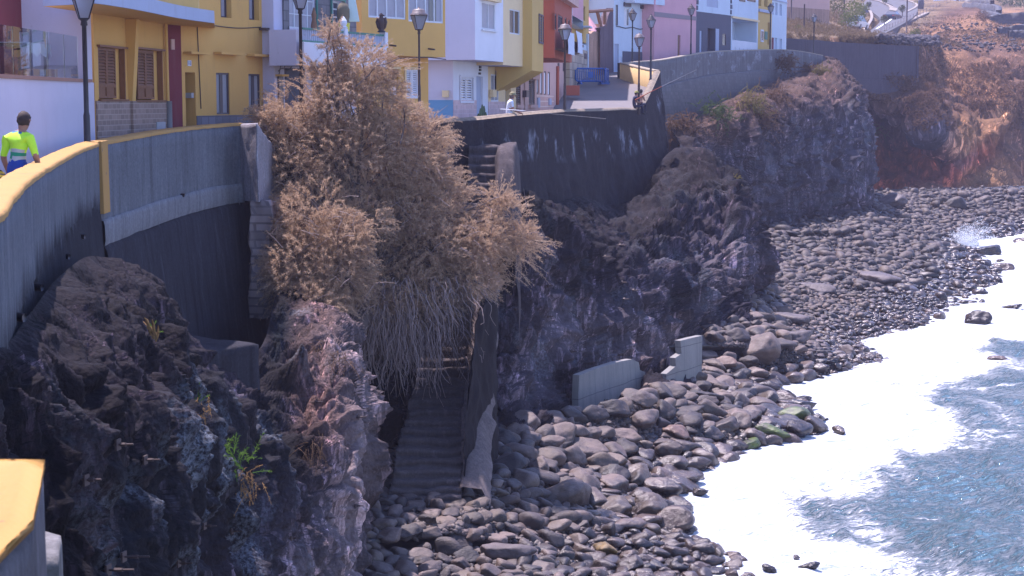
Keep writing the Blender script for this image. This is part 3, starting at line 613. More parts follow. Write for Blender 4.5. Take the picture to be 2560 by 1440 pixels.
for k in range(nrow):
    f = k/(nrow-1); g = f**1.25
    a = W3*(1-f) + WB3*f
    a[:, :2] = W3[:, :2]*(1-g) + WB3[:, :2]*g
    a[:, 2] -= 0.08*(k == 0)
    rows_.append(a)
Gw = np.stack(rows_, 1); nn = smoothgrid(gridnormals(Gw), 3).reshape(-1, 3); V = Gw.reshape(-1, 3)
if nn[len(nn)//2][0] < 0: nn = -nn
fr = np.tile(np.concatenate([[0]*5, np.linspace(0, 1, nrow)]), 300)
V = V + nn*((fbm(V*0.6, 4, 91)*0.35 + (ridged(V*np.array([.8, .8, .25]), 3, 92)-0.2)*0.16)*np.clip(fr*1.6-0.25, 0, 1) + fbm(V*2.2, 4, 93)*0.035*(0.4+fr))[:, None]
m, t, b, o = newmat('black crusted retaining wall'); p = pos(t); at = N(t, 'ShaderNodeAttribute', attribute_name='tone'); sc_ = N(t, 'ShaderNodeSeparateColor'); t.links.new(at.outputs['Color'], sc_.inputs[0]); dn = sc_.outputs[0]
a = mixc(t, noise(t, p, 0.7, 7, 0.68), (0.012, 0.011, 0.014), (0.040, 0.035, 0.040))
st = noise(t, pos(t, (3.2, 3.2, 0.4)), 1.0, 6, 0.7, 0.4)
a = mixc(t, mapr(t, st, 0.56, 0.74, 0, 0.6), a, (0.075, 0.066, 0.073))
pat = math_(t, 'MULTIPLY', mapr(t, noise(t, pos(t, (0.42, 0.42, 0.5)), 1.0, 5, 0.65), 0.52, 0.60), mapr(t, noise(t, pos(t, (5, 5, 1.2)), 1.0, 6, 0.75), 0.40, 0.60))
band = math_(t, 'MULTIPLY', mapr(t, dn, 0.14, 0.24), mapr(t, dn, 0.46, 0.33))
a = mixc(t, math_(t, 'MULTIPLY', math_(t, 'MULTIPLY', pat, band), 0.85), a, (0.33, 0.35, 0.42))
cap = mapr(t, math_(t, 'ADD', dn, math_(t, 'MULTIPLY', noise(t, p, 2.0, 5, 0.7), 0.03)), 0.032, 0.022)
a = mixc(t, cap, a, mixc(t, noise(t, p, 4, 5), (0.12, 0.10, 0.08), (0.32, 0.26, 0.19)))
a = mixc(t, 0.5, a, mixc(t, mapr(t, noise(t, p, 9, 7, 0.75), 0.32, 0.68), mixc(t, 1.0, a, (0.45, 0.45, 0.45), 'MULTIPLY'), mixc(t, 1.0, a, (1.6, 1.6, 1.6), 'MULTIPLY')))
t.links.new(a, b.inputs['Base Color']); b.inputs['Roughness'].default_value = 0.9; b.inputs['Specular IOR Level'].default_value = 0.08
bump(t, b, noise(t, p, 3.5, 8, 0.7), 0.9, 0.07)
npmesh('wall', V, gridquads(300, len(rows_)), m, r3, col=np.stack([fr, fr, fr], 1)); RETMAT = m

# -- parapet round the notch: ochre inside, then the far parapet
M['ochre_in'] = stucco('faded ochre plaster', (0.72, 0.50, 0.22), 0.5, (0.42, 0.24, 0.14))
w4 = [P(1651, 176, 105.5), P(1620, 170, 107.8), P(1590, 163, 110.4), P(1564, 157, 113.0)]
W4 = path(w4, 30); r4 = empty('sea_wall', tuple(W4[15]), label='short ochre parapet leg at the bend behind the lamp posts', cat='wall')
wall_loft('wall', W4, 0.4, [0.05, 0.5, 1.3, 2.4], M['ochre_in'], r4, 0.015, 13)
c4 = W4.copy(); coping(c4, r4, stucco('pale cement coping', (0.32, 0.27, 0.20), 0.4, (0.2, 0.17, 0.15)), 0.4)
w5 = [P(1558, 158, 113.2), P(1600, 154, 115), P(1655, 149.5, 118.5), P(1720, 138, 124.5), P(1780, 129, 131), P(1850, 125.5, 139), P(1950, 123.5, 151), P(2005, 128, 157), P(2058, 138, 162)]
W5 = path(w5, 200); r5 = empty('sea_wall', tuple(W5[100]), label='far parapet of blotchy grey render above the dark stone retaining wall on the headland', cat='wall')
M['par_far'] = concrete('blotched grey render', (0.16, 0.155, 0.165), 0.9, 0.55, salt=True)
M['stone_dark'] = tiles('dark basalt masonry', (0.045, 0.040, 0.045), (0.030, 0.028, 0.032), 0.38, 0.26, 0.37, 0.6, 0.03)
wall_loft('wall', W5, 0.45, [0.06, 0.5, 1.2, 1.75], M['par_far'], r5, 0.03, 14)
wall_loft('stone_base', W5 - np.array([0, 0, 1.77]), 0.3, [0.0, 0.1, 1.2, 2.4, 3.8, 5.0], M['stone_dark'], r5, 0.06, 15, rowoff=[-0.06, -0.1, -0.25, -0.45, -0.65, -0.8])
# cap strip
cc5 = coping(W5 + np.array([0, 0, 0.0]), r5, stucco('beige cement cap', (0.30, 0.255, 0.20), 0.3), 0.45)  # one even cement colour along the parapet top

# -- street
def zs(y): return np.interp(y, [0, 15, 22, 45, 60, 75, 85, 93, 100, 106, 113, 125, 150, 170], [9.95, 9.98, 10.0, 10.2, 10.3, 10.55, 10.95, 11.35, 12.1, 12.85, 13.55, 14.25, 15.5, 15.7])
edge = np.vstack([offset(W1, TH*0.6)[:, :2], offset(W2, TH*.6)[:, :2], offset(W3, .3)[6:, :2], offset(W4, .25)[:, :2], offset(W5, .3)[6:, :2]])
Yv = edge[:, 1]
sg = []
for e in edge:
    row = []
    for k in np.linspace(0, 1, 14):
        x = e[0] - k*16; y = e[1] + (k*5 if e[1] > 40 else 0)
        row.append((x, y, float(zs(e[1])) + 0.0*k + (0.25*k if e[1] > 90 else 0)))
    sg.append(row)
sg = np.array(sg)
m, t, b, o = newmat('worn street asphalt'); p = pos(t)
a = mixc(t, noise(t, p, 0.5, 6, 0.6), (0.12, 0.11, 0.11), (0.20, 0.18, 0.175)); a = mixc(t, mapr(t, noise(t, p, 30, 3), 0.3, 0.7), mixc(t, 1.0, a, (0.8, 0.8, 0.8), 'MULTIPLY'), a)
t.links.new(a, b.inputs['Base Color']); b.inputs['Roughness'].default_value = 0.9; bump(t, b, noise(t, p, 25, 4), 0.5, 0.01)
street = npmesh('street', sg.reshape(-1, 3), gridquads(len(sg), 14), m); tag(street, kind='structure')
# ================================================================ HOUSES
class Fac:
    """vertical facade plane through two plan points; u runs along it, w points out to the street"""
    def __init__(s, pxl, dl, pxr, dr, out=1):
        a = P(pxl, 255, dl); b = P(pxr, 255, dr); s.o = np.array(a[:2]); d = np.array(b[:2])-s.o; s.L = np.linalg.norm(d); s.d = d/s.L
        s.n = np.array([s.d[1], -s.d[0]])*out      # street side
    def hit(s, px, py):
        r = ray(px, py); den = r[0]*s.d[1]-r[1]*s.d[0]
        k = (s.o[0]*s.d[1]-s.o[1]*s.d[0])/den
        p = np.array([r[0]*k, r[1]*k]); return float((p-s.o)@s.d), CZ + r[2]*k
    def u(s, px, py=255): return s.hit(px, py)[0]
    def z(s, px, py): return s.hit(px, py)[1]
    def pt(s, u, z, w=0.0): q = s.o + s.d*u + s.n*w; return (q[0], q[1], z)
    def rect(s, x0, y0, x1, y1):
        xm, ym = (x0+x1)/2, (y0+y1)/2
        u0, u1 = sorted((s.u(x0, ym), s.u(x1, ym))); z1, z0 = s.z(xm, y0), s.z(xm, y1); return u0, u1, z0, z1
    def shift(s, w):
        c = Fac.__new__(Fac); c.o = s.o + s.n*w; c.d = s.d; c.n = s.n; c.L = s.L; return c
    def box(s, mb, u0, u1, z0, z1, w0, w1):
        mb.hexa([s.pt(u0, z0, w1), s.pt(u1, z0, w1), s.pt(u1, z0, w0), s.pt(u0, z0, w0), s.pt(u0, z1, w1), s.pt(u1, z1, w1), s.pt(u1, z1, w0), s.pt(u0, z1, w0)])
    def quad(s, mb, u0, u1, z0, z1, w):
        mb.poly([s.pt(u0, z0, w), s.pt(u1, z0, w), s.pt(u1, z1, w), s.pt(u0, z1, w)])
def perp(fac, u, side=-1):
    """plane of a side wall through facade coordinate u, running inland"""
    c = Fac.__new__(Fac); c.o = np.array(fac.pt(u, 0)[:2]); c.d = -fac.n; c.n = fac.d*side; c.L = 5; return c
def front(mb, fac, u0, u1, z0, z1, ops, rev=0.18):
    """front wall with real openings and their reveals"""
    us = sorted({u0, u1} | {min(max(v, u0), u1) for o in ops for v in o[:2]}); zz = sorted({z0, z1} | {min(max(v, z0), z1) for o in ops for v in o[2:4]})
    for i in range(len(us)-1):
        for j in range(len(zz)-1):
            cu, cz = (us[i]+us[i+1])/2, (zz[j]+zz[j+1])/2
            if any(o[0] < cu < o[1] and o[2] < cz < o[3] for o in ops): continue
            fac.quad(mb, us[i], us[i+1], zz[j], zz[j+1], 0)
    for o in ops:
        a, b, c, d = o[:4]; r = o[4] if len(o) > 4 else rev
        mb.poly([fac.pt(a, c, 0), fac.pt(a, d, 0), fac.pt(a, d, -r), fac.pt(a, c, -r)]); mb.poly([fac.pt(b, c, 0), fac.pt(b, c, -r), fac.pt(b, d, -r), fac.pt(b, d, 0)])
        mb.poly([fac.pt(a, d, 0), fac.pt(b, d, 0), fac.pt(b, d, -r), fac.pt(a, d, -r)]); mb.poly([fac.pt(a, c, 0), fac.pt(a, c, -r), fac.pt(b, c, -r), fac.pt(b, c, 0)])
def shell(mb, fac, u0, u1, z0, z1, depth, bottom=True):
    for u in (u0, u1): mb.poly([fac.pt(u, z0, 0), fac.pt(u, z0, -depth), fac.pt(u, z1, -depth), fac.pt(u, z1, 0)])
    mb.poly([fac.pt(u0, z0, -depth), fac.pt(u1, z0, -depth), fac.pt(u1, z1, -depth), fac.pt(u0, z1, -depth)])
    mb.poly([fac.pt(u0, z1, 0), fac.pt(u1, z1, 0), fac.pt(u1, z1, -depth), fac.pt(u0, z1, -depth)])
    if bottom: mb.poly([fac.pt(u0, z0, 0), fac.pt(u0, z0, -depth), fac.pt(u1, z0, -depth), fac.pt(u1, z0, 0)])
M['ochre_wall'] = stucco('ochre house paint', (0.68, 0.40, 0.115), 0.25, (0.35, 0.20, 0.10))
M['mustard'] = stucco('mustard house paint', (0.62, 0.41, 0.13), 0.2)
M['cream'] = stucco('cream house paint', (0.80, 0.62, 0.36), 0.2, (0.4, 0.28, 0.18))
M['white'] = stucco('white house paint', (0.74, 0.74, 0.80), 0.12, (0.42, 0.38, 0.40))
M['shade_tinted'] = stucco('lilac white paint', (0.60, 0.56, 0.66), 0.2, (0.35, 0.32, 0.36))  # white paint with the lavender shade of these walls mixed into its colour
M['bluewhite'] = stucco('cool white paint', (0.58, 0.66, 0.76), 0.35, (0.40, 0.42, 0.48))
M['pink'] = stucco('pink house paint', (0.66, 0.36, 0.40), 0.3, (0.45, 0.26, 0.26))
M['maroon'] = stucco('maroon paint', (0.20, 0.045, 0.055), 0.2)
M['red'] = stucco('brick red paint', (0.42, 0.12, 0.075), 0.2)
M['salmon'] = stucco('salmon plaster', (0.62, 0.40, 0.34), 0.25)
M['slate'] = stucco('slate grey paint', (0.105, 0.105, 0.14), 0.3, (0.06, 0.06, 0.08))
M['bluebase'] = stucco('blue base paint', (0.16, 0.33, 0.52), 0.25)
M['stonegrey'] = tiles('grey stone cladding', (0.13, 0.12, 0.135), (0.06, 0.06, 0.07), 0.4, 0.3, 0.5, 0.35)
M['brownbrick'] = tiles('taupe brick cladding', (0.28, 0.20, 0.165), (0.45, 0.36, 0.30), 0.30, 0.13, 0.5, 0.25, 0.012)
M['pinktile'] = tiles('pink wall tile', (0.60, 0.42, 0.42), (0.70, 0.6, 0.6), 0.25, 0.18, 0.0, 0.15, 0.008)
M['salmontile'] = tiles('salmon wall tile', (0.55, 0.30, 0.24), (0.8, 0.66, 0.56), 0.42, 0.28, 0.0, 0.12, 0.03)
M['greytile'] = tiles('blue grey base tile', (0.15, 0.15, 0.19), (0.08, 0.08, 0.1), 0.4, 0.4, 0.0, 0.25, 0.02)
M['crazy'] = tiles('crazy paved stone wall', (0.42, 0.34, 0.26), (0.14, 0.11, 0.09), 0.5, 0.5, 0.35, 0.4, 0.03)
M['wood'] = plain('varnished brown wood', (0.20, 0.085, 0.035), 0.5, var=0.3, scale=8)
M['darkwood'] = plain('dark stained wood', (0.06, 0.03, 0.025), 0.5, var=0.3)
M['alu'] = plain('white window frame', (0.62, 0.64, 0.68), 0.4)
M['dframe'] = plain('dark window frame', (0.06, 0.045, 0.06), 0.4)
M['green'] = plain('green painted metal', (0.03, 0.17, 0.13), 0.5)
M['pane'] = glassmat('window pane', (0.05, 0.055, 0.075), 0.12)
M['curtain'] = plain('pale curtain behind glass', (0.34, 0.33, 0.38), 0.45, var=0.2, scale=3)
M['shut_grey'] = plain('grey roller shutter', (0.30, 0.30, 0.33), 0.6)
M['shut_white'] = plain('white shutter', (0.68, 0.68, 0.74), 0.6)
M['trimblue'] = stucco('pale blue trim', (0.42, 0.46, 0.58), 0.3)
M['iron'] = plain('black lamp iron', (0.018, 0.016, 0.022), 0.45, 0.0, 0.4)
M['rustiron'] = plain('rust brown iron', (0.07, 0.045, 0.04), 0.7, 0.0, 0.5, 10)
M['cable'] = plain('cable', (0.04, 0.035, 0.04), 0.7)
M['greybox'] = plain('grey plastic box', (0.42, 0.42, 0.44), 0.5)

def window(root, fac, r, mat_f='alu', pane='pane', nv=1, nh=0, w=-0.12, fw=0.05, name='window', sill=None):
    a, b, c, d = r; mb = MB()
    for (p0, p1, q0, q1) in ((a, a+fw, c, d), (b-fw, b, c, d), (a+fw, b-fw, c, c+fw), (a+fw, b-fw, d-fw, d)): fac.box(mb, p0, p1, q0, q1, w-0.03, w+0.03)
    for k in range(nv): m_ = a + (b-a)*(k+1)/(nv+1); fac.box(mb, m_-fw/2, m_+fw/2, c+fw, d-fw, w-0.025, w+0.025)
    for k in range(nh):
        m_ = c + (d-c)*(k+1)/(nh+1)
        fac.box(mb, a+fw, b-fw, m_-fw/3, m_+fw/3, w-0.02, w+0.02)
    fr = mb.build(name, M[mat_f], root)
    mp = MB(); fac.box(mp, a+0.01, b-0.01, c+0.01, d-0.01, w-0.015, w-0.005); sub(mp, 'pane', M[pane], fr, root)
    if sill:
        ms = MB(); fac.box(ms, a-0.07, b+0.07, c-0.06, c-0.002, -0.02, 0.09); sub(ms, 'sill', M[sill], fr, root)
    return fr
def shutter(root, fac, r, mat='wood', w=-0.05, leaves=2, name='shutter', frame=0.06, pitch=0.075, solid=0.22):
    a, b, c, d = r; mb = MB(); lw = (b-a)/leaves
    for k in range(leaves):
        x0, x1 = a+k*lw+0.005, a+(k+1)*lw-0.005
        for (p0, p1, q0, q1) in ((x0, x0+frame, c, d), (x1-frame, x1, c, d), (x0+frame, x1-frame, c, c+frame), (x0+frame, x1-frame, d-frame, d)): fac.box(mb, p0, p1, q0, q1, w-0.02, w+0.02)
        zz = c+frame
        if solid: 
            zs_ = c + (d-c)*solid; fac.box(mb, x0+frame, x1-frame, zs_, zs_+frame, w-0.02, w+0.02); fac.box(mb, x0+frame, x1-frame, c+frame, zs_, w-0.015, w-0.005); zz = zs_+frame
        while zz < d-frame-0.02:
            mb.hexa([fac.pt(x0+frame, zz, w+0.016), fac.pt(x1-frame, zz, w+0.016), fac.pt(x1-frame, zz+0.05, w-0.016), fac.pt(x0+frame, zz+0.05, w-0.016),
                     fac.pt(x0+frame, zz+0.012, w+0.016), fac.pt(x1-frame, zz+0.012, w+0.016), fac.pt(x1-frame, zz+0.062, w-0.016), fac.pt(x0+frame, zz+0.062, w-0.016)]); zz += pitch
    mb.build(name, M[mat], root)
    mk = MB(); fac.box(mk, a+0.01, b-0.01, c+0.01, d-0.01, w-0.045, w-0.035); mk.build('pane', M['pane'], root)
def slab(root, fac, r, mat, w=-0.14, name='door'):
    mb = MB(); fac.box(mb, r[0], r[1], r[2], r[3], w-0.04, w); return mb.build(name, M[mat], root)
def plate(root, fac, r, mat, w=0.012, name='base_cladding', w0=0.0025): 
    mb = MB(); fac.box(mb, r[0], r[1], r[2], r[3], w0, w); return mb.build(name, M[mat], root)
def house(label, loc, name='house', cat='house', group='houses along the seafront street'):
    return empty(name, loc, label=label, cat=cat, group=group)
def tubes(root, name, lists, rad, mat, n=5):
    mb = MB()
    for l in lists: mb.tube(l, rad, n)
    return mb.build(name, mat, root)

# ---- H1 white house with a glazed terrace (far left)
f = Fac(0, 31.6, 212, 38.2); L0, L1 = f.u(-500), f.u(236)
r = house('white house at the left with glass terrace railing and maroon upper wall', f.pt(4, 10))
zt = f.z(100, 200)
mb = MB(); front(mb, f, L0, L1, 9.8, zt, []); shell(mb, f, L0, L1, 9.8, zt, 7)
mb.build('terrace_wall', M['shade_tinted'], r)
mb = MB(); f.box(mb, L0, L1-0.35, zt+0.002, zt+0.07, -0.3, 0.05); mb.build('coping', plain('terracotta coping', (0.33, 0.17, 0.12), 0.7), r)
gm, t, b, o = newmat('railing glass'); b.inputs['Base Color'].default_value = (0.72, 0.80, 0.82, 1); b.inputs['Transmission Weight'].default_value = 1.0; b.inputs['Roughness'].default_value = 0.0; b.inputs['IOR'].default_value = 1.5
zg = f.z(95, 75)
uu_ = [L0, f.u(-120), f.u(-60), f.u(0)-0.8, f.u(43), f.u(86), f.u(128), f.u(169), f.u(203)]
for i in range(len(uu_)-1):
    mb = MB(); f.box(mb, uu_[i]+0.015, uu_[i+1]-0.015, zt+0.08, zg, -0.06, -0.045); mb.build('glass_panel', gm, r)
fb = f.shift(-1.5)
mb = MB(); fb.box(mb, L0, fb.u(128), zt, 14.7, -0.2, 0); mb.build('maroon_wall', M['maroon'], r)
mb = MB(); fb.box(mb, fb.u(128), fb.u(145)+0.2, zt, 14.7, -0.5, -0.3); mb.build('dark_slot', M['dframe'], r)  # dark panel filling the narrow slot beside the maroon wall
mb = MB(); f.box(mb, L1-0.42, L1, zt+0.001, 14.9, -1.95, -0.03); mb.build('end_wall', M['shade_tinted'], r)
mb = MB(); f.box(mb, L0, L1-0.5, 14.7, 14.9, -7, -1.5); mb.build('roof', M['shade_tinted'], r)
# terrace furniture
ft = f.shift(-0.75); ua, ub = ft.u(22, 130), ft.u(82, 130)
tb_ = empty('terrace_table', ft.pt((ua+ub)/2, zt), label='terrace table under a hanging white cloth behind the glass railing', cat='table')
mb = MB(); ft.box(mb, ua, ub, zt+0.72, zt+0.76, -0.35, 0.35); mb.build('tabletop', M['darkwood'], tb_)
for uu2 in (ua+0.1, ub-0.1):
    for ww in (-0.28, 0.28):
        mb = MB(); ft.box(mb, uu2-0.03, uu2+0.03, zt, zt+0.72, ww-0.03, ww+0.03); mb.build('leg', M['darkwood'], tb_)
mb = MB(); zc = zt+0.775
for a0, a1, dz in ((ua-0.02, ub+0.02, 0.28),):
    ft.box(mb, a0, a1, zc, zc+0.01, -0.37, 0.37)
    n_ = 8
    for k in range(n_):
        x0 = a0+(a1-a0)*k/n_; x1 = a0+(a1-a0)*(k+1)/n_; d0 = dz*(0.5+0.5*abs(math.cos(k*1.1))); d1 = dz*(0.5+0.5*abs(math.cos((k+1)*1.1)))
        mb.poly([ft.pt(x0, zc, 0.372), ft.pt(x0, zc-d0, 0.39), ft.pt(x1, zc-d1, 0.39), ft.pt(x1, zc, 0.372)])
cl = mb.build('tablecloth', plain('white cloth', (0.78, 0.80, 0.86), 0.8)); tag(cl, 'white cloth draped over the terrace table', 'tablecloth')

# ---- H2 ochre house with louvred shutters under a curved slab
f = Fac(237, 39.9, 419, 45.4); L0, L1 = f.u(238), f.u(417)
r = house('ochre house with louvred wooden shutters below a projecting pale blue slab', f.pt(3, 10))
zb_ = 9.9; zsl = f.z(330, 50)
ops = [f.rect(246, 120, 312, 248), f.rect(334, 125, 406, 250)]
zbr = f.z(330, 252.5)
mb = MB(); front(mb, f, L0, L1, zb_, 15.6, ops, 0.16); shell(mb, f, L0, L1, zb_, 15.6, 7); mb.build('wall', M['ochre_wall'], r)
for o, (x0, x1) in zip(ops, ((249, 294), (348, 389))):
    rr = f.rect(x0, 120 if x0 < 300 else 127, x1, 248 if x0 < 300 else 249); shutter(r, f, (rr[0], rr[1], o[2]+0.02, o[3]-0.01), 'wood', -0.06)
    mb = MB(); f.box(mb, o[0]-0.08, o[1]+0.05, o[3], o[3]+0.05, 0.003, 0.09); mb.build('lintel', M['wood'], r)
    mb = MB(); f.box(mb, o[0]-0.06, o[1]+0.06, o[2]-0.05, o[2]-0.002, 0.003, 0.08); mb.build('sill', M['wood'], r)
    mb = MB(); f.box(mb, rr[1]+0.01, o[1], o[2], o[3], -0.15, -0.13); mb.build('infill_panel', M['ochre_wall'], r)
    mb = MB(); f.box(mb, o[1]-0.06, o[1]-0.003, o[2], o[3], -0.12, 0.02); mb.build('jamb', M['wood'], r)
plate(r, f, (L0+0.01, L1-0.02, zb_, zbr), 'brownbrick', 0.05)
up = f.u(322, 150)
mb = MB(); mb.hexa([f.pt(up-0.10, zbr, 0.10), f.pt(up+0.16, zbr, 0.10), f.pt(up+0.16, zbr, 0.003), f.pt(up-0.10, zbr, 0.003), f.pt(up-0.22, zsl, 0.30), f.pt(up+0.02, zsl, 0.30), f.pt(up+0.02, zsl, 0.003), f.pt(up-0.22, zsl, 0.003)])
mb.build('pilaster', M['ochre_wall'], r); plate(r, f, (up-0.11, up+0.17, zb_, zbr), 'brownbrick', 0.12, w0=0.052, name='pilaster_cladding')
plate(r, f, (*f.rect(386, 304, 407, 340)[:2], 10.2, f.z(396, 305)), 'greybox', 0.08, 'meter_box', w0=0.053)
mb = MB(); mb.tube([f.pt(L1-0.12, zbr-2.2, 0.1), f.pt(L1-0.12, zbr+0.0, 0.1)], 0.08, 10); mb.build('drain_pipe', M['shut_grey'], r, smooth=True)
mb = MB(); mb.tube([f.pt(L1-0.15, zbr, 0.08), f.pt(L1-0.17, zbr+2.0, 0.08), f.pt(L1-0.3, zbr+2.3, 0.07)], 0.045, 8); mb.build('conduit', M['ochre_wall'], r, smooth=True)
tubes(r, 'cable', [[f.pt(L1-0.3-0.1*math.sin(k*0.8)*(1-k/9)-0.05*j, zbr+2.1+0.09*k, 0.05+0.03*math.sin(k+j)) for k in range(10)] for j in range(3)], 0.012, M['cable'])
# slab + curved parapet
zl = zsl+0.02; outer = [P(238, 20, 35.9), P(267, 17, 36.4), P(347, 31, 38.5), P(451, 52, 42.3), P(536, 63, 44.8)]
oc = catmull(np.array(outer), 30); oc[:, 2] = zl
f3 = Fac(455, 46.2, 686, 50.6)
inn_ = np.array([f.pt(v, zl, 0.004) for v in np.linspace(f.u(236)-3.0, f.L, 15)] + [f3.pt(v, zl, 0.006) for v in np.linspace(0.0, f3.u(536, 63), 15)])
th_ = 0.32
mb = MB()
for i in range(29):
    a, b2, c, d = oc[i], oc[i+1], inn_[i+1], inn_[i]
    mb.hexa([tuple(a), tuple(b2), tuple(c), tuple(d)] + [(q[0], q[1], q[2]+th_) for q in (a, b2, c, d)])
mb.build('balcony_slab', [M['trimblue']], r)
mb = MB()
for i in range(29):
    a, b2, c, d = oc[i]*0.985+inn_[i]*0.015, oc[i+1]*0.985+inn_[i+1]*0.015, inn_[i+1], inn_[i]
    mb.poly([(q[0], q[1], q[2]-0.004) for q in (a, b2, c, d)])
mb.build('soffit', M['ochre_wall'], r)
mb = MB()
for i in range(25):
    a, b2 = oc[i]*0.93+inn_[i]*0.07, oc[i+1]*0.93+inn_[i+1]*0.07; c, d = oc[i+1]*0.8+inn_[i+1]*0.2, oc[i]*0.8+inn_[i]*0.2
    mb.hexa([(q[0], q[1], q[2]+th_+0.001) for q in (a, b2, c, d)] + [(q[0], q[1], q[2]+th_+1.0) for q in (a, b2, c, d)])
mb.build('balcony_parapet', M['mustard'], r)

# ---- maroon strip + H3 ochre house
f = f3; Lm0 = -0.95
r = house('ochre house with small flat lintels, grey shutters and a slate tiled base', f.pt(3, 10))
L0, L1 = f.u(456), f.u(686)
ops = [f.rect(551, -75, 578, 44)+(0.22,), f.rect(622, -72, 647, 50)+(0.22,), f.rect(464, 181, 489, 318)+(0.45,), f.rect(541, 182, 574, 286)+(0.10,), f.rect(622, 185, 651, 284)+(0.10,)]
zb_ = 9.9
ops[2] = (ops[2][0], ops[2][1], zb_+0.1, ops[2][3], 0.45)
mb = MB(); front(mb, f, L0, L1, zb_, 16.2, ops, 0.2); shell(mb, f, L0, L1, zb_, 16.2, 7); mb.build('wall', M['ochre_wall'], r)
for o in ops[:2]: window(r, f, o[:4], 'dframe', 'curtain', 1, 0, -0.2)
slab(r, f, ops[2][:4], 'darkwood', -0.38)
for o in ops[3:]:
    window(r, f, o[:4], 'dframe', 'shut_grey', 1, 0, -0.06); 
    mb = MB(); a = o[0]+(o[1]-o[0])*0.42; f.box(mb, a-0.05, a+0.10, o[2]+.05, o[3]-.05, -0.05, -0.04); mb.build('gap', M['dframe'], r)
for (x0, y0, x1) in ((457, 130, 507), (533, 131, 589), (616, 136, 667)):
    q0 = f.rect(x0, y0, x1, y0+6); mb = MB(); f.box(mb, q0[0], q0[1], q0[2], q0[3], 0.003, 0.28); mb.build('lintel', M['ochre_wall'], r)
for (x0, x1, y) in ((491, 541, 289), (541, 575, 288), (575, 686, 287)):
    q0 = f.rect(x0, y, x1, 340); plate(r, f, (q0[0]+.002, q0[1]-.002, zb_, q0[3]), 'greytile', 0.03)
plate(r, f, (*f.rect(468, 151, 477, 165),), 'shut_white', 0.02, 'house_number')
nb = MB(); qn = f.rect(469.5, 153.5, 475.5, 162.5)
for (a0, a1, c0, c1) in ((0, .12, 0, 1), (0.0, .35, .45, .55), (0, .35, .9, 1.0), (.55, .65, 0, 1), (.9, 1., 0, 1), (.55, 1., 0, .1), (.55, 1., .9, 1.)):
    W_, H_ = qn[1]-qn[0], qn[3]-qn[2]; f.box(nb, qn[0]+a0*W_, qn[0]+a1*W_, qn[2]+c0*H_, qn[2]+c1*H_, 0.021, 0.024)
nb.build('number_figures', plain('blue enamel', (0.05, 0.08, 0.3)), r)
mb = MB(); f.box(mb, ops[2][1]-0.12, ops[2][1]-0.004, f.z(483, 245), f.z(483, 232), -0.3, -0.05); mb.build('letter_box', M['greybox'], r)
zc1 = f.z(560, 70)
wires = [[f.pt(u_, zc1+0.08*math.sin(u_*1.7)*(0.4) + 0.02*u_, 0.03) for u_ in np.linspace(f.u(500, 65), f.u(650, 70), 16)],
         [f.pt(f.u(491, 66)+0.01*k, zc1+0.15-0.22*k, 0.025) for k in range(12)]]
wires += [[f.pt(f.u(668, 80)+0.10*math.sin(k*0.9+j*2)+0.09*j, f.z(668, 75)-0.16*k, 0.06+0.05*abs(math.sin(k*1.3+j))) for k in range(14)] for j in range(4)]
tubes(r, 'cable', wires, 0.013, M['cable'])
mb = MB(); mb.tube([f.pt(L1-0.35, f.z(668, 150), 0.06), f.pt(L1-0.35, 10.2, 0.06)], 0.05, 8); mb.build('drain_pipe', M['ochre_wall'], r)
for (x0, y0, x1, y1) in ((669, 86, 679, 112), (669, 130, 677, 154)): plate(r, f, f.rect(x0, y0, x1, y1), 'greybox', 0.12, 'junction_box', w0=0.003)
mb = MB(); f.box(mb, f.rect(647, 70, 668, 76)[0], f.rect(647, 70, 668, 76)[1], f.z(655, 76), f.z(655, 70), 0.004, 0.25); mb.build('bracket', M['rustiron'], r)
r = house('narrow maroon wall strip between the two ochre houses', f.pt(-0.4, 10), 'house', 'house')
mb = MB(); front(mb, f, f.u(420, 200)-0.25, L0-0.003, 9.9, 16.0, []); shell(mb, f, f.u(420, 200)-0.25, L0-0.003, 9.9, 16.0, 6); mb.build('wall', M['maroon'], r)
plate(r, f, f.rect(425, 98, 433, 124), 'salmon', 0.05, 'number_plaque')

# ---- H4 white house with a balcony
fb_ = Fac(762, 49.2, 968, 54.6); f = fb_.shift(-1.15)
r = house('white house with green railed balcony and grey stone upper wall', f.pt(3, 10))
zb0 = fb_.z(865, 168); zb1 = fb_.z(865, 112)
L0, L1 = f.u(687), fb_.L+0.1
ops = [f.rect(720, -70, 786, 72)+(0.12,), f.rect(826, 2, 856, 82)+(0.25,)]
mb = MB(); front(mb, f, L0, L1, 9.9, 16.4, ops); shell(mb, f, L0, L1, 9.9, 16.4, 6); mb.build('wall', M['shade_tinted'], r)
plate(r, f, (f.u(706, 40), ops[0][0]-0.01, zb0+0.3, 16.3), 'stonegrey', 0.04); plate(r, f, (ops[0][1]+0.01, ops[1][0]-0.01, zb0+0.3, 16.3), 'stonegrey', 0.04)
plate(r, f, (ops[1][1]+0.01, L1-0.02, zb0+0.3, 16.3), 'stonegrey', 0.04); plate(r, f, (ops[1][0]-.008, ops[1][1]+.008, ops[1][3]+0.01, 16.3), 'stonegrey', 0.039)
window(r, f, ops[0][:4], 'alu', 'curtain', 3, 3, -0.05, 0.045); window(r, f, ops[1][:4], 'alu', 'pane', 1, 3, -0.15, 0.06, 'balcony_door')
mb = MB()
o = ops[1]
for (a, b2, c, d) in ((o[0]-0.07, o[0]-0.003, o[2], o[3]+0.07), (o[1]+0.003, o[1]+0.07, o[2], o[3]+0.07), (o[0]-0.003, o[1]+0.003, o[3]+0.003, o[3]+0.07), (ops[0][1]+0.003, ops[0][1]+0.07, ops[0][2], ops[0][3])): f.box(mb, a, b2, c, d, 0.042, 0.09)
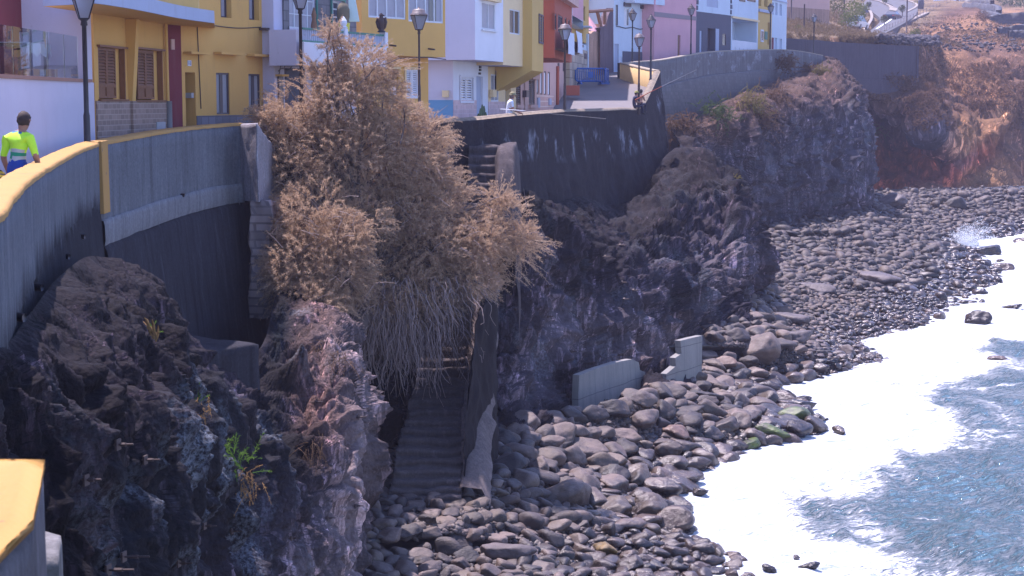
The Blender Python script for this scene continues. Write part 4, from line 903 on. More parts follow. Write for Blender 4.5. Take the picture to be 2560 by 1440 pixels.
mb.build('green_door_surround', M['green'], r)
mb = MB(); fb_.box(mb, -0.0, fb_.L, zb0, zb1, -0.12, 0); fb_.box(mb, 0, fb_.L, zb0-0.001, zb0+0.18, -1.14, -0.121)
fb_.box(mb, fb_.L-0.12, fb_.L, zb0+0.181, zb1, -1.14, -0.121); mb.build('balcony', M['white'], r)
mb = MB(); ul = f.u(706, 100); fb_.box(mb, ul+0.02, -0.003, zb0-0.001, fb_.z(745, 72), -1.14, -0.25); mb.build('side_box', M['shade_tinted'], r)
zr = fb_.z(865, 80)
mb = MB(); fb_.box(mb, 0, fb_.L, zr-0.03, zr+0.03, -0.10, -0.04); fb_.box(mb, 0, fb_.L, zb1+0.001, zb1+0.05, -0.10, -0.04); mb.build('railing', M['green'], r)
mb = MB(); n_ = 46
for k in range(n_): u_ = 0.05+(fb_.L-0.3)*k/(n_-1); fb_.box(mb, u_-0.03, u_+0.03, zb1+0.051, zr-0.031, -0.085, -0.055)
bal_ = mb.build('balusters', M['trimblue'], r)
for px_ in (866, 966):
    u_ = fb_.u(px_, 100); mb = MB(); fb_.box(mb, u_-0.10, u_+0.10, zb1+0.001, zr+0.10, -0.2, 0.012); 
    if px_ < 900: mb.lathe(fb_.pt(u_, zr+0.10, -0.09), [(0.10, 0), (0.13, 0.04), (0.07, 0.08), (0.11, 0.16), (0.10, 0.24), (0.05, 0.32), (0.01, 0.38)])
    mb.build('post', M['white'], r)
gb = f.rect(700, 170, 760, 300)
ops2 = f.rect(690, 185, 706, 300)
plate(r, f, (f.u(712, 200), f.u(760, 200), 10.0, zb0-0.05), 'slate', 0.03); slab(r, f, (ops2[0]+0.1, ops2[1], 10, f.z(698, 190)), 'dframe', 0.05)
mb = MB(); q0 = f.rect(688, 186, 706, 191); f.box(mb, q0[0], q0[1], q0[2], q0[3], 0.003, 0.22); mb.build('lintel', M['ochre_wall'], r)
for (x0, x1) in ((780, 800), (900, 925)): window(r, f, (f.u(x0, 230), f.u(x1, 230), 10.9, 12.6), 'dframe', 'pane', 1, 0, 0.05)
tubes(r, 'cable', [[f.pt(f.u(705, 100)+0.04*math.sin(k), 16.5-0.5*k, 0.06) for k in range(9)], [f.pt(f.u(690, 170)+0.12*k, 12.9+0.05*math.sin(k*0.9)+0.02*k, 0.07) for k in range(10)], [f.pt(f.u(690, 170)+0.1*k, 12.7+0.22*k, 0.07) for k in range(8)]], 0.012, M['cable'])
# things on the balcony
u_ = fb_.u(960, 90)
ea = empty('eagle_statue', fb_.pt(u_, zr+0.10, -0.09), label='dark bronze eagle statue with folded wings on the balcony corner post', cat='statue')
x0_, y0_, z0_ = fb_.pt(u_, zr+0.10, -0.09)
mb = MB(); mb.lathe((x0_, y0_, z0_), [(0.13, 0), (0.13, 0.04), (0.08, 0.06)]); mb.build('plinth', M['iron'], ea, smooth=True)
mb = MB(); mb.lathe((x0_, y0_, z0_), [(0.05, 0.05), (0.09, 0.16), (0.12, 0.30), (0.10, 0.42), (0.06, 0.48), (0.07, 0.53), (0.055, 0.58), (0.01, 0.61)]); mb.tube([(x0_+0.04, y0_-0.04, z0_+0.54), (x0_+0.10, y0_-0.08, z0_+0.52), (x0_+0.115, y0_-0.09, z0_+0.49)], [0.03, 0.02, 0.004], 6); mb.build('body', M['darkwood'], ea, smooth=True)
for s_ in (-1, 1):
    mb = MB(); mb.tube([(x0_+s_*0.05, y0_, z0_+0.42), (x0_+s_*0.115, y0_+0.02, z0_+0.45), (x0_+s_*0.125, y0_+0.03, z0_+0.33), (x0_+s_*0.10, y0_+0.04, z0_+0.16), (x0_+s_*0.05, y0_+0.04, z0_+0.03)], [0.04, 0.06, 0.07, 0.05, 0.01], 7); mb.build('wing', M['darkwood'], ea, smooth=True)
xx, yy_, zz_ = fb_.pt(fb_.u(893, 90), zb1+0.2, -0.45)
ys = empty('yellow_tub', (xx, yy_, zz_), label='bright yellow tub on the balcony behind the railing', cat='tub')
mb = MB(); mb.lathe((xx, yy_, zz_), [(0.14, 0), (0.19, 0.5), (0.20, 0.52), (0.17, 0.5)], 16); mb.build('tub_body', plain('bright yellow plastic', (0.75, 0.62, 0.04), 0.4), ys, smooth=True)
mb = MB(); mb.lathe((xx-0.02, yy_+0.02, zz_+0.5), [(0.15, 0), (0.20, 0.2), (0.20, 0.42), (0.13, 0.58), (0.02, 0.66)], 14); mb.build('round_cover', plain('olive brown cover', (0.16, 0.13, 0.08), 0.8), ys, smooth=True)
mb = MB(); q1, q2, q3 = fb_.pt(fb_.u(905, 60), zb1+0.75, -0.3); mb.hexa([(q1-.12, q2-.1, q3), (q1+.2, q2-.05, q3), (q1+.2, q2+.02, q3), (q1-.12, q2-.03, q3), (q1-.14, q2-.1, q3+.7), (q1+.08, q2-.05, q3+.68), (q1+.08, q2+.02, q3+.68), (q1-.14, q2-.03, q3+.7)]); tw = mb.build('towel', plain('pale green towel', (0.55, 0.68, 0.66), 0.9), bevel=0.02); tag(tw, 'pale green towel hung over the covered tub on the balcony', 'towel')
xx, yy_, zz_ = f.pt(f.u(748, 50), zb1+0.25, 0.5)
cn = empty('clay_figure', (xx, yy_, zz_), label='tall brown clay figure on the balcony beside the white door', cat='ornament')
mb = MB(); mb.lathe((xx, yy_, zz_), [(0.09, 0), (0.10, 0.3), (0.06, 0.5), (0.08, 0.62), (0.045, 0.75), (0.01, 0.85)], 12); mb.build('figure_body', plain('brown clay', (0.22, 0.11, 0.06), 0.8), cn, smooth=True)

# ---- H5 ochre house with the wide window band
fu = Fac(968, 57.2, 1114, 59.8); f = fu.shift(-0.75)
r = house('ochre house with a projecting upper storey and long band of white framed windows', fu.pt(1, 10))
zb0 = fu.z(1040, 141); u0 = fu.u(905, 140)
ops = [fu.rect(921, -40, 1014, 46)+(0.1,), fu.rect(1021, -40, 1108, 56)+(0.1,)]
mb = MB(); front(mb, fu, u0, fu.L, zb0, 16.7, ops); shell(mb, fu, u0, fu.L, zb0, 16.7, 6); mb.build('upper_wall', M['ochre_wall'], r)
for o in ops: window(r, fu, o[:4], 'alu', 'curtain', 3, 0, -0.05, 0.06)
mb = MB(); fu.box(mb, ops[1][1]-0.75, ops[1][1]-0.35, ops[1][2]+.06, ops[1][3]-.06, -0.048, -0.04); mb.build('dark_pane', M['pane'], r)
ops = [f.rect(979, 173, 997, 300)+(0.35,), f.rect(1015, 174, 1046, 246)+(0.08,)]; ops[0] = (ops[0][0], ops[0][1], 10.4, ops[0][3], 0.35); u1 = f.u(1071, 200)
mb = MB(); front(mb, f, u0, u1, 9.9, zb0-0.003, ops); shell(mb, f, u0, u1, 9.9, zb0-0.003, 5); mb.build('ground_wall', M['ochre_wall'], r)
slab(r, f, ops[0][:4], 'shut_grey', -0.3); shutter(r, f, ops[1][:4], 'shut_white', -0.04, 2, solid=0)
mb = MB()
for o in ops: f.box(mb, o[0]-0.1, o[1]+0.1, o[3]+0.003, o[3]+0.09, 0.003, 0.03); f.box(mb, o[0]-0.09, o[0]-0.004, o[2], o[3]+.002, 0.003, 0.03)
mb.build('door_surround', M['cream'], r)
plate(r, f, f.rect(974, 217, 983, 240), 'shut_white', 0.15, 'meter_box', w0=0.004)
tubes(r, 'cable', [[fu.pt(u_, zb0-0.05-0.03*math.sin(u_*2.2), 0.02) for u_ in np.linspace(fu.u(990, 145), fu.L, 14)]], 0.018, M['cable'])
for px_, py_ in ((974, 113), (1071, 122)):
    mb = MB(); a = fu.pt(fu.u(px_, py_), fu.z(px_, py_), 0); b2 = fu.pt(fu.u(px_, py_), fu.z(px_, py_)-0.03, 0.28); mb.tube([a, b2], 0.03, 8); mb.build('spout', M['rustiron'], r)

# ---- H6 white house, blue base
fu = Fac(1188, 68.2, 1258, 72.0); f = Fac(1133, 69.2, 1220, 74.0); fs = perp(f, 0)
r = house('white house with a blank side wall tinted as shade and blue painted base', fu.pt(1, 10))
zb0 = fu.z(1220, 152); ops = [fu.rect(1204, 6, 1238, 75)+(0.08,)]
mb = MB(); front(mb, fu, 0, fu.L-0.004, zb0, 17.2, ops); mb.build('upper_front', M['white'], r)
mb = MB(); mb.poly([fu.pt(0, zb0, 0), fu.pt(0, zb0, -8), fu.pt(0, 17.2, -8), fu.pt(0, 17.2, 0)]); mb.poly([fu.pt(0, zb0, 0), fu.pt(0, zb0, -8), fu.pt(fu.L, zb0, -8), fu.pt(fu.L, zb0, 0)]); mb.poly([fu.pt(0, 17.2, 0), fu.pt(0, 17.2, -8), fu.pt(fu.L, 17.2, -8), fu.pt(fu.L, 17.2, 0)])
mb.poly([fu.pt(fu.L, zb0, 0), fu.pt(fu.L, zb0, -8), fu.pt(fu.L, 17.2, -8), fu.pt(fu.L, 17.2, 0)]); mb.build('upper_side', M['shade_tinted'], r)
window(r, fu, ops[0][:4], 'alu', 'curtain', 1, 0, -0.04, 0.07, sill='alu')
mb = MB(); o = ops[0]; fu.box(mb, o[0]-0.25, o[1]+0.25, o[3]+0.05, o[3]+0.3, 0.003, 0.2); mb.build('shutter_box', M['cream'], r)
ops = [f.rect(1150, 194, 1181, 252)+(0.08,), f.rect(1191, 191, 1207, 290)+(0.12,)]; ops[1] = (ops[1][0], ops[1][1], 10.6, ops[1][3], 0.12)
mb = MB(); front(mb, f, 0, f.L, 9.9, zb0-0.003, ops); shell(mb, f, 0, f.L, 9.9, zb0-0.003, 7); 
mb.build('ground_wall', M['white'], r)
mb = MB(); fs.quad(mb, 0.0, 7, 9.9, zb0-0.004, 0.006); mb.build('side_wall', M['shade_tinted'], r)
zbb = f.z(1133, 250)
mb = MB(); fs.quad(mb, 0.0, 7, 9.9, zbb, 0.012); mb.build('blue_base', M['bluebase'], r)
plate(r, f, (0.0, ops[1][0]-0.01, 9.9, zbb), 'pinktile', 0.02)
shutter(r, f, ops[0][:4], 'shut_white', -0.03, 2, solid=0, pitch=0.1); slab(r, f, ops[1][:4], 'trimblue', -0.1)
mb = MB(); o = ops[0]
for (a, b2, c, d) in ((o[0]-0.08, o[0]-.003, o[2]-.1, o[3]+.1), (o[1]+.003, o[1]+.08, o[2]-.1, o[3]+.1), (o[0]-.002, o[1]+.002, o[3]+.003, o[3]+.1), (o[0]-.002, o[1]+.002, o[2]-.1, o[2]-.003)): f.box(mb, a, b2, c, d, 0.021, 0.06)
mb.build('window_surround', M['shut_white'], r)
q0 = fs.rect(1109, 226, 1123, 243); mb = MB(); fs.box(mb, q0[0], q0[1], q0[2], q0[3], 0.013, 0.2); mb.build('meter_box', M['cream'], r)
mb = MB()
for (x, y) in ((1199, 168), (1199, 175), (1198, 184)): q0 = f.rect(x-2, y-3, x+2, y+2.5); f.box(mb, q0[0], q0[1], q0[2], q0[3], 0.003, 0.05)
mb.build('door_ornament', M['iron'], r)

# ---- H7 cream house
fu = Fac(1258, 72.05, 1330, 76.6); f = Fac(1220, 74.05, 1290, 79.0)
r = house('cream house with a single small window in its projecting upper storey', fu.pt(1, 10))
zb0 = fu.z(1290, 165); ops = [fu.rect(1274, 24, 1300, 86)+(0.1,)]
mb = MB(); front(mb, fu, 0, fu.L, zb0, 17.4, ops); shell(mb, fu, 0, fu.L, zb0, 17.4, 7, True); mb.build('upper_wall', M['cream'], r)
mb = MB(); fu.box(mb, 0.01, fu.L-0.02, zb0-0.01, zb0-0.004, -1.5, -0.03); mb.build('soffit', M['shade_tinted'], r)
window(r, fu, ops[0][:4], 'alu', 'pane', 1, 0, -0.05, 0.06)
ops = [f.rect(1227, 186, 1246, 254)+(0.06,), f.rect(1263, 185, 1277, 290)+(0.3,)]; ops[1] = (ops[1][0], ops[1][1], 10.8, ops[1][3], 0.3)
mb = MB(); front(mb, f, 0.01, f.L, 9.9, zb0-0.02, ops); shell(mb, f, 0.01, f.L, 9.9, zb0-0.02, 6); mb.build('ground_wall', M['cream'], r)
window(r, f, ops[0][:4], 'shut_white', 'shut_grey', 1, 0, -0.03, 0.06); slab(r, f, ops[1][:4], 'greybox', -0.25)
plate(r, f, (0.02, ops[1][0]-0.01, 9.9, f.z(1240, 254)), 'pinktile', 0.02)
q0 = f.rect(1222, 224, 1231, 243); mb = MB(); f.box(mb, q0[0], q0[1], q0[2], q0[3], 0.022, 0.2); mb.build('meter_box', M['cream'], r)

# ---- H8 mustard house
fu = Fac(1330, 75.0, 1358, 79.0); f = Fac(1285, 79.6, 1342, 86.0)
r = house('mustard house whose slanting upper storey narrows above brown louvred windows', fu.pt(1, 10))
zb0 = fu.z(1344, 178); ops = [fu.rect(1346, 36, 1357, 110)+(0.05,)]
mb = MB(); front(mb, fu, 0, fu.L, zb0, 17.6, []); shell(mb, fu, 0, fu.L, zb0, 17.6, 6, False)
mb.poly([fu.pt(0, zb0, 0), fu.pt(fu.L, zb0, 0), fu.pt(fu.L, zb0-0.9, -1.6), fu.pt(0, zb0-0.9, -1.6)]); mb.poly([fu.pt(0, zb0, 0), fu.pt(0, zb0-0.9, -1.6), fu.pt(0, zb0, -1.6)])
mb.build('upper_wall', M['mustard'], r)
o = ops[0]; shutter(r, fu, (o[0], o[1], o[2], o[3]), 'dframe', 0.03, 2, solid=0, pitch=0.12)
ops = [f.rect(1288, 196, 1302, 262)+(0.1,), f.rect(1309, 205, 1313, 290)+(0.1,), f.rect(1322, 199, 1337, 262)+(0.1,)]
mb = MB(); front(mb, f, 0.01, f.L, 9.9, 13.75, ops); shell(mb, f, 0.01, f.L, 9.9, 13.75, 6); mb.build('ground_wall', M['salmon'], r)
for o in (ops[0], ops[2]):
    shutter(r, f, o[:4], 'darkwood', -0.04, 2, solid=0, pitch=0.1)
    mb = MB(); f.box(mb, o[0]-0.15, o[1]+0.15, o[3]+0.003, o[3]+0.22, 0.003, 0.25); mb.build('window_hood', M['salmon'], r); mb = MB(); f.box(mb, o[0]-0.1, o[1]+0.1, o[2]-0.15, o[2]-.003, 0.003, 0.15); mb.build('sill', M['salmon'], r)
slab(r, f, ops[1][:4], 'darkwood', -0.08)
mb = MB(); q0 = f.rect(1306, 226, 1312, 243); f.box(mb, q0[0], q0[1], q0[2], q0[3], 0.003, 0.2); mb.build('letter_box', M['dframe'], r)

# ---- H9 red house
fu = Fac(1386, 80.5, 1429, 90.0); f = Fac(1338, 86.2, 1422, 108.0)
r = house('brick red house whose upper storey juts over a salmon tiled ground floor', fu.pt(1, 10.5))
zb0 = fu.z(1400, 148.5); zt_ = fu.z(1424, 15)
ops = [fu.rect(1386, 34, 1391.5, 75)+(0.1,), fu.rect(1395, 39, 1407, 82)+(0.1,), fu.rect(1412, 44, 1416.5, 78)+(0.1,), fu.rect(1420.5, 49, 1424.5, 80)+(0.1,), ]
mb = MB(); front(mb, fu, 0, fu.L, zb0, zt_, ops); shell(mb, fu, 0, fu.L, zb0, zt_, 8); mb.build('upper_wall', M['red'], r)
for o in ops: window(r, fu, o[:4], 'dframe', 'pane', 1, 0, -0.06, 0.07)
mb = MB(); fu.box(mb, -0.2, fu.L+0.25, zt_+0.001, zt_+0.5, -8, 0.35); mb.build('roof_cornice', M['salmon'], r)
q0 = fu.rect(1387, 78, 1425, 128)
mb = MB(); fu.box(mb, q0[0], q0[1], fu.z(1405, 130), fu.z(1405, 129)+0.05, 0.02, 0.5)
k = 0
for u_ in np.linspace(q0[0], q0[1], 26): fu.box(mb, u_-.015, u_+.015, fu.z(1405, 129), fu.z(1405, 100), 0.45, 0.48)
mb.build('balcony_railing', M['darkwood'], r)
for (x0, x1, j) in ((1388, 1408, 0), (1414, 1429, 1)):
    mb = MB(); a, b2 = fu.u(x0, 100), fu.u(x1, 100); zt2 = fu.z((x0+x1)/2, 79); n_ = 10
    for k in range(n_):
        for m_ in range(5):
            def cp_(i, jj): return fu.pt(a+(b2-a)*i/n_, zt2-0.02-jj*0.22, 0.52+0.05*math.sin(i*1.5+jj*0.6)+0.02*jj)
            mb.poly([cp_(k, m_), cp_(k, m_+1), cp_(k+1, m_+1), cp_(k+1, m_)])
    sh = mb.build('bed_sheet', plain('white sheet', (0.62, 0.64, 0.72), 0.9), smooth=True); tag(sh, ['pale sheet hung over the red house balcony rail, nearer one', 'pale sheet hung at the far end of the red house balcony'][j], 'sheet', 'sheets drying on the red house')
ops = [f.rect(1341+k*9.5, 175+k*1.5, 1346.5+k*9.5, 235+k*1.5)+(0.1,) for k in range(5)]
mb = MB(); front(mb, f, 0.01, f.L, 9.9, zb0+0.9, [o for o in ops[:4]]); shell(mb, f, 0.01, f.L, 9.9, zb0-0.004, 6); mb.build('ground_wall', M['salmon'], r)
for o in ops[:4]: window(r, f, o[:4], 'darkwood', 'shut_white', 0, 0, -0.04, 0.08)
plate(r, f, (0.02, f.u(1383, 240), 9.9, f.z(1360, 237)), 'salmontile', 0.03)
mb = MB(); u_ = f.u(1390, 220); mb.tube([f.pt(u_, 10.8, 0.1), f.pt(u_, zb0-0.01, 0.1)], 0.09, 8); mb.build('drain_pipe', M['red'], r)
for (x0, y0, x1, y1) in ((1340, 244, 1345, 269), (1369, 246, 1374, 262)): plate(r, f, f.rect(x0, y0, x1, y1), 'trimblue', 0.12, 'meter_box', w0=0.032)
for (x0, x1) in ((1394, 1397), (1407, 1411)): mb = MB(); q0 = f.rect(x0, 158, x1, 178); f.box(mb, q0[0], q0[1], q0[2], q0[3], 0.003, 0.05); mb.build('small_window', M['dframe'], r)

# ---- beyond the red house: white and pink block, yellow sliver, low white house with stone wall
f = Fac(1430, 104, 1457, 113)
r = house('tall block with pink top and white side beyond the red house', f.pt(1, 13))
mb = MB(); front(mb, f, 0, f.L, 17.3, 24, []); shell(mb, f, 0, f.L, 17.3-0.5, 24, 7); mb.build('upper_wall', M['bluewhite'], r)
mb = MB(); mb.poly([f.pt(0, f.z(1430, 38), 0.004), f.pt(f.L, f.z(1457, 52), 0.004), f.pt(f.L, 24, 0.004), f.pt(0, 24, 0.004)]); mb.build('pink_gable', M['pink'], r)
mb = MB(); f.box(mb, 0.01, f.L, 12, 17.299-0.5, -6, -0.5); mb.build('lower_wall', M['mustard'], r)
f = Fac(1457, 113, 1471, 118)
r = house('narrow yellow house sliver with a dark balcony window', f.pt(1, 13))
zb0 = f.z(1464, 108); ops = [f.rect(1459, 16, 1463, 52)+(0.15,)]
mb = MB(); front(mb, f, 0, f.L, zb0, 25, ops); shell(mb, f, 0, f.L, zb0, 25, 6); mb.build('wall', M['mustard'], r); window(r, f, ops[0][:4], 'dframe', 'pane', 0, 0, -0.1)
mb = MB(); q0 = f.rect(1457, 66, 1463, 70); f.box(mb, q0[0], q0[1], q0[2], q0[3], 0.003, 0.5); mb.build('ledge', M['bluewhite'], r)
f = Fac(1424, 106, 1470, 117)
r = house('low white house behind the crazy paved stone wall', f.pt(3, 13))
q0 = f.rect(1433, 110, 1466, 170)
mb = MB(); front(mb, f, 0, f.L, 12.5, f.z(1450, 108), []); shell(mb, f, 0, f.L, 12.5, f.z(1450, 108), 4); mb.build('wall', M['bluewhite'], r)
for x in (1448, 1454): q1 = f.rect(x, 112, x+3.5, 118); mb = MB(); f.box(mb, q1[0], q1[1], q1[2], q1[3], 0.003, 0.04); mb.build('window', M['dframe'], r)
f = Fac(1424, 105.2, 1468, 115.6)
sw_ = empty('stone_wall', f.pt(3, 13), label='crazy paved stone wall behind the blue barrier', cat='wall')
mb = MB(); f.box(mb, 0, f.L, 12.0, f.z(1446, 121), -0.3, 0); mb.build('wall_body', M['crazy'], sw_)
mb = MB(); q0 = f.rect(1461, 134, 1466, 147); f.box(mb, q0[0], q0[1], q0[2], q0[3], 0.002, 0.06); mb.build('meter_box', M['dframe'], sw_)
mb = MB(); f.box(mb, f.L+0.02, f.L+0.5, 12.5, f.z(1470, 85), -0.4, 0.05); mb.build('gate_post', M['bluewhite'], sw_)
# ---- ruin
f = Fac(1472, 117.5, 1500, 119.5); fr_ = Fac(1500, 119.0, 1535, 124.0)
r = house('roofless ruined house with peeling plaster and bare beams', f.pt(1.2, 13), 'ruined_house', 'ruin')
M['peel'] = concrete('peeling ochre plaster', (0.42, 0.27, 0.20), 0.7, 0.5); M['peel2'] = concrete('dark stained plaster', (0.16, 0.12, 0.14), 0.8, 0.5); M['peelpink'] = concrete('weathered pink plaster', (0.42, 0.20, 0.24), 0.7, 0.3)
mb = MB(); prof = [(1472, 82), (1476, 86), (1480, 81), (1486, 78), (1492, 79), (1498, 76), (1500, 60)]
pts = [f.pt(f.u(x, y), f.z(x, y), 0) for x, y in prof]; mb.poly([f.pt(f.u(1472), 12, 0)] + pts + [f.pt(f.u(1500), 12, 0)]); n = len(mb.v)
back = [f.pt(f.u(x, y), f.z(x, y), -0.5) for x, y in prof]
for i in range(len(prof)-1): mb.poly([pts[i], pts[i+1], back[i+1], back[i]])
mb.build('front_wall', M['peel'], r)
mb = MB(); prof = [(1500, 70), (1508, 66), (1516, 60), (1520, 40), (1527, 25), (1533, 20)]
pts = [fr_.pt(fr_.u(x, y), fr_.z(x, y), 0) for x, y in prof]; mb.poly([fr_.pt(0, 12, 0)] + pts + [fr_.pt(fr_.L, 12, 0)]); back = [fr_.pt(fr_.u(x, y), fr_.z(x, y), -0.5) for x, y in prof]
for i in range(len(prof)-1): mb.poly([pts[i], pts[i+1], back[i+1], back[i]])
mb.build('side_wall', M['peel2'], r)
fbk = Fac(1460, 125, 1540, 127)
mb = MB(); fbk.box(mb, 0, fbk.L, 12, 26, -0.3, 0); mb.build('back_wall', M['peelpink'], r)
mb = MB(); a, b2 = P(1470, 29, 118.5), P(1530, 25, 122); mb.tube([a, b2], 0.13, 6); mb.tube([P(1493, 28, 120), P(1503, 70, 120)], 0.14, 6); mb.tube([P(1512, 30, 121), P(1512, 66, 121)], 0.13, 6); mb.build('beams', M['wood'], r)
mb = MB(); mb.poly([P(1472, 40, 119.5), P(1497, 74, 119.5), P(1488, 80, 118.5), P(1472, 74, 118.5)]); mb.poly([P(1472, 40, 119.7), P(1472, 74, 118.7), P(1488, 80, 118.7), P(1497, 74, 119.7)]); mb.build('fallen_roof', M['pink'], r)
# ---- blue white house
f = Fac(1533, 124, 1636, 129.0)
r = house('pale blue white house with slate grey base and dark narrow windows', f.pt(2, 14))
ops = [f.rect(1539, 12, 1545, 64)+(0.1,), f.rect(1560, 20, 1573, 66)+(0.08,), f.rect(1602, 26, 1614, 70)+(0.08,), f.rect(1536, 110, 1547, 178)+(0.12,), f.rect(1548, 143, 1556, 178)+(0.1,)]
mb = MB(); front(mb, f, 0, f.L, 13.0, 24, ops); shell(mb, f, 0, f.L, 13.0, 24, 8); mb.build('wall', M['bluewhite'], r)
window(r, f, ops[0][:4], 'dframe', 'pane', 0, 0, -0.05); 
for o in ops[1:3]: window(r, f, o[:4], 'alu', 'pane', 1, 0, -0.04, 0.08); plate(r, f, (o[0]-.1, o[1]+.1, o[3]+.1, o[3]+.4), 'dframe', 0.12, 'hood'); mb = MB(); f.box(mb, o[0]+.05, (o[0]+o[1])/2, o[2]+.05, o[3]-.05, -.03, -.02); mb.build('shutter', M['shut_white'], r)
slab(r, f, ops[3][:4], 'trimblue', -0.1); slab(r, f, ops[4][:4], 'shut_white', -0.08)
plate(r, f, (f.u(1556, 150), f.L-0.01, 13.2, f.z(1600, 130)), 'slate', 0.03)
mb = MB(); q0 = f.rect(1560, 0, 1636, 11); f.box(mb, q0[0], q0[1], q0[2], q0[3]+0.6, 0.003, 0.9); mb.build('balcony', M['bluewhite'], r)
tubes(r, 'cable', [[f.pt(u_, f.z(1580, 70)+0.05*math.sin(u_*3), 0.04) for u_ in np.linspace(0.3, f.L-0.2, 14)]], 0.03, M['cable'])
# ---- pink house
f = Fac(1634, 127, 1738, 136)
r = house('pink windowless house front with a grey band across it', f.pt(3, 14))
mb = MB(); ops = [f.rect(1694, 88, 1701, 150)+(0.15,)]; front(mb, f, 0, f.L, 13.2, 25, ops); shell(mb, f, 0, f.L, 13.2, 25, 8); mb.build('wall', M['pink'], r); slab(r, f, ops[0][:4], 'wood', -0.1)
mb = MB(); mb.hexa([f.pt(0, f.z(1634, 41), .03), f.pt(f.L, f.z(1738, 51), .03), f.pt(f.L, f.z(1738, 51), .003), f.pt(0, f.z(1634, 41), .003), f.pt(0, f.z(1634, 29), .03), f.pt(f.L, f.z(1738, 41), .03), f.pt(f.L, f.z(1738, 41), .003), f.pt(0, f.z(1634, 29), .003)]); mb.build('grey_band', plain('grey band', (0.25, 0.2, 0.22), 0.8), r)
# ---- grey and white house
f = Fac(1738, 136.2, 1825, 143)
r = house('house with white upper half and slate grey lower half with tall dark gate', f.pt(3, 14))
zm = f.z(1780, 33); ops = [f.rect(1749, 77, 1755, 132)+(0.1,), f.rect(1769, 71, 1788, 130)+(0.6,), f.rect(1806, 84, 1815, 114)+(0.1,)]
mb = MB(); front(mb, f, 0, f.L, 14, zm, ops); shell(mb, f, 0, f.L, 14, zm, 8); mb.build('lower_wall', M['slate'], r)
mb = MB(); ops2 = [f.rect(1767, -40, 1795, 18)+(0.1,)]; front(mb, f, 0, f.L, zm+0.001, 25, ops2); shell(mb, f, 0, f.L, zm+0.001, 25, 8); mb.build('upper_wall', M['bluewhite'], r)
slab(r, f, ops2[0][:4], 'trimblue', -0.05, 'roller_shutter'); slab(r, f, ops[0][:4], 'trimblue', -0.05); slab(r, f, ops[1][:4], 'dframe', -0.5, 'gate'); window(r, f, ops[2][:4], 'dframe', 'pane', 0, 0, -0.05)
mb = MB(); q0 = f.rect(1788, 72, 1796, 132); f.box(mb, q0[0], q0[1], q0[2]-1, q0[3], 0.003, 0.05); mb.build('gate_pier', M['trimblue'], r)
mb = MB()
for e in (0, f.L-0.25):
    for k in range(9): f.box(mb, e, e+0.25+0.1*(k % 2), zm+0.1+k*0.45, zm+0.45+k*0.45, 0.003, 0.06)
mb.build('quoins', M['slate'], r)
# ---- white house with a recessed porch
f = Fac(1825, 143.2, 1892, 151)
r = house('white house with a deep recessed porch and low slotted balustrade', f.pt(3, 15))
zp = f.z(1860, 50); ops = [(0.35, f.L-0.35, 15.6, zp, 2.0)]
mb = MB(); front(mb, f, 0, f.L, 14.2, 25, ops); shell(mb, f, 0, f.L, 14.2, 25, 8, False); mb.build('wall', M['bluewhite'], r)
mb = MB(); f.box(mb, 0.3, f.L-.3, 15.5, zp+0.1, -2.1, -2.0); mb.build('porch_back', M['bluewhite'], r)
mb = MB(); q0 = f.rect(1842, 70, 1851, 106); f.box(mb, q0[0], q0[1], q0[2], q0[3], -1.99, -1.95); mb.build('porch_door', M['trimblue'], r)
zq = f.z(1860, 103); mb = MB()
k = 0; us_ = np.linspace(0.36, f.L-0.36, 13)
for i in range(12):
    if i % 2 == 0: f.box(mb, us_[i]-0.25 if i else us_[i], us_[i+1]+0.25, zq-1.3, zq-0.6, -0.12, 0.0)
f.box(mb, 0.36, f.L-0.36, zq-0.6, zq, -0.12, 0); mb.build('balustrade', M['white'], r)
mb = MB(); f.box(mb, 0.02, f.L-0.02, f.z(1860, 50), f.z(1860, 45), 0.003, 0.15); mb.build('cornice', M['cream'], r)
for (x0, x1) in ((1848, 1862), (1868, 1888)): mb = MB(); q0 = f.rect(x0, -30, x1, 4); f.box(mb, q0[0], q0[1], q0[2], q0[3], 0.003, 0.06); mb.build('window', M['pane'], r)
# ---- yellow narrow and white narrow
f = Fac(1892, 151.2, 1926, 155.5)
r = house('tall narrow yellow house with a pale blue string course', f.pt(2, 15))
ops = [f.rect(1895, -20, 1903, 15)+(0.3,), f.rect(1911, -20, 1919, 17)+(0.3,), f.rect(1919, 56, 1925, 112)+(0.3,)]
mb = MB(); front(mb, f, 0, f.L, 14.5, 26, ops); shell(mb, f, 0, f.L, 14.5, 26, 7); mb.build('wall', M['mustard'], r)
for o in ops: slab(r, f, o[:4], 'darkwood', -0.28, 'shutter')
plate(r, f, (0, f.L, f.z(1908, 31), f.z(1908, 24)), 'trimblue', 0.15, 'string_course'); q0 = f.rect(1901, 74, 1908, 105); plate(r, f, q0, 'shut_white', 0.06, 'window_frame'); plate(r, f, (q0[0]+.1, q0[1]-.1, q0[2]+.15, q0[3]-.15), 'pane', 0.07, 'pane', w0=0.061)
q0 = f.rect(1911, 79, 1917, 99); plate(r, f, q0, 'green', 0.08, 'notice_box')
f = Fac(1926, 155.6, 1963, 161)
r = house('narrow white house at the end of the row with rows of green shuttered windows', f.pt(2, 15))
ops = [f.rect(x, y0, x+6, y1)+(0.15,) for x, y0, y1 in ((1928.5, 6, 36), (1938, 8, 38), (1949, 11, 39), (1936.5, 95, 124), (1949, 97, 126))]
mb = MB(); front(mb, f, 0, f.L, 14.5, 26, ops); shell(mb, f, 0, f.L, 14.5, 26, 7); mb.build('wall', M['bluewhite'], r)
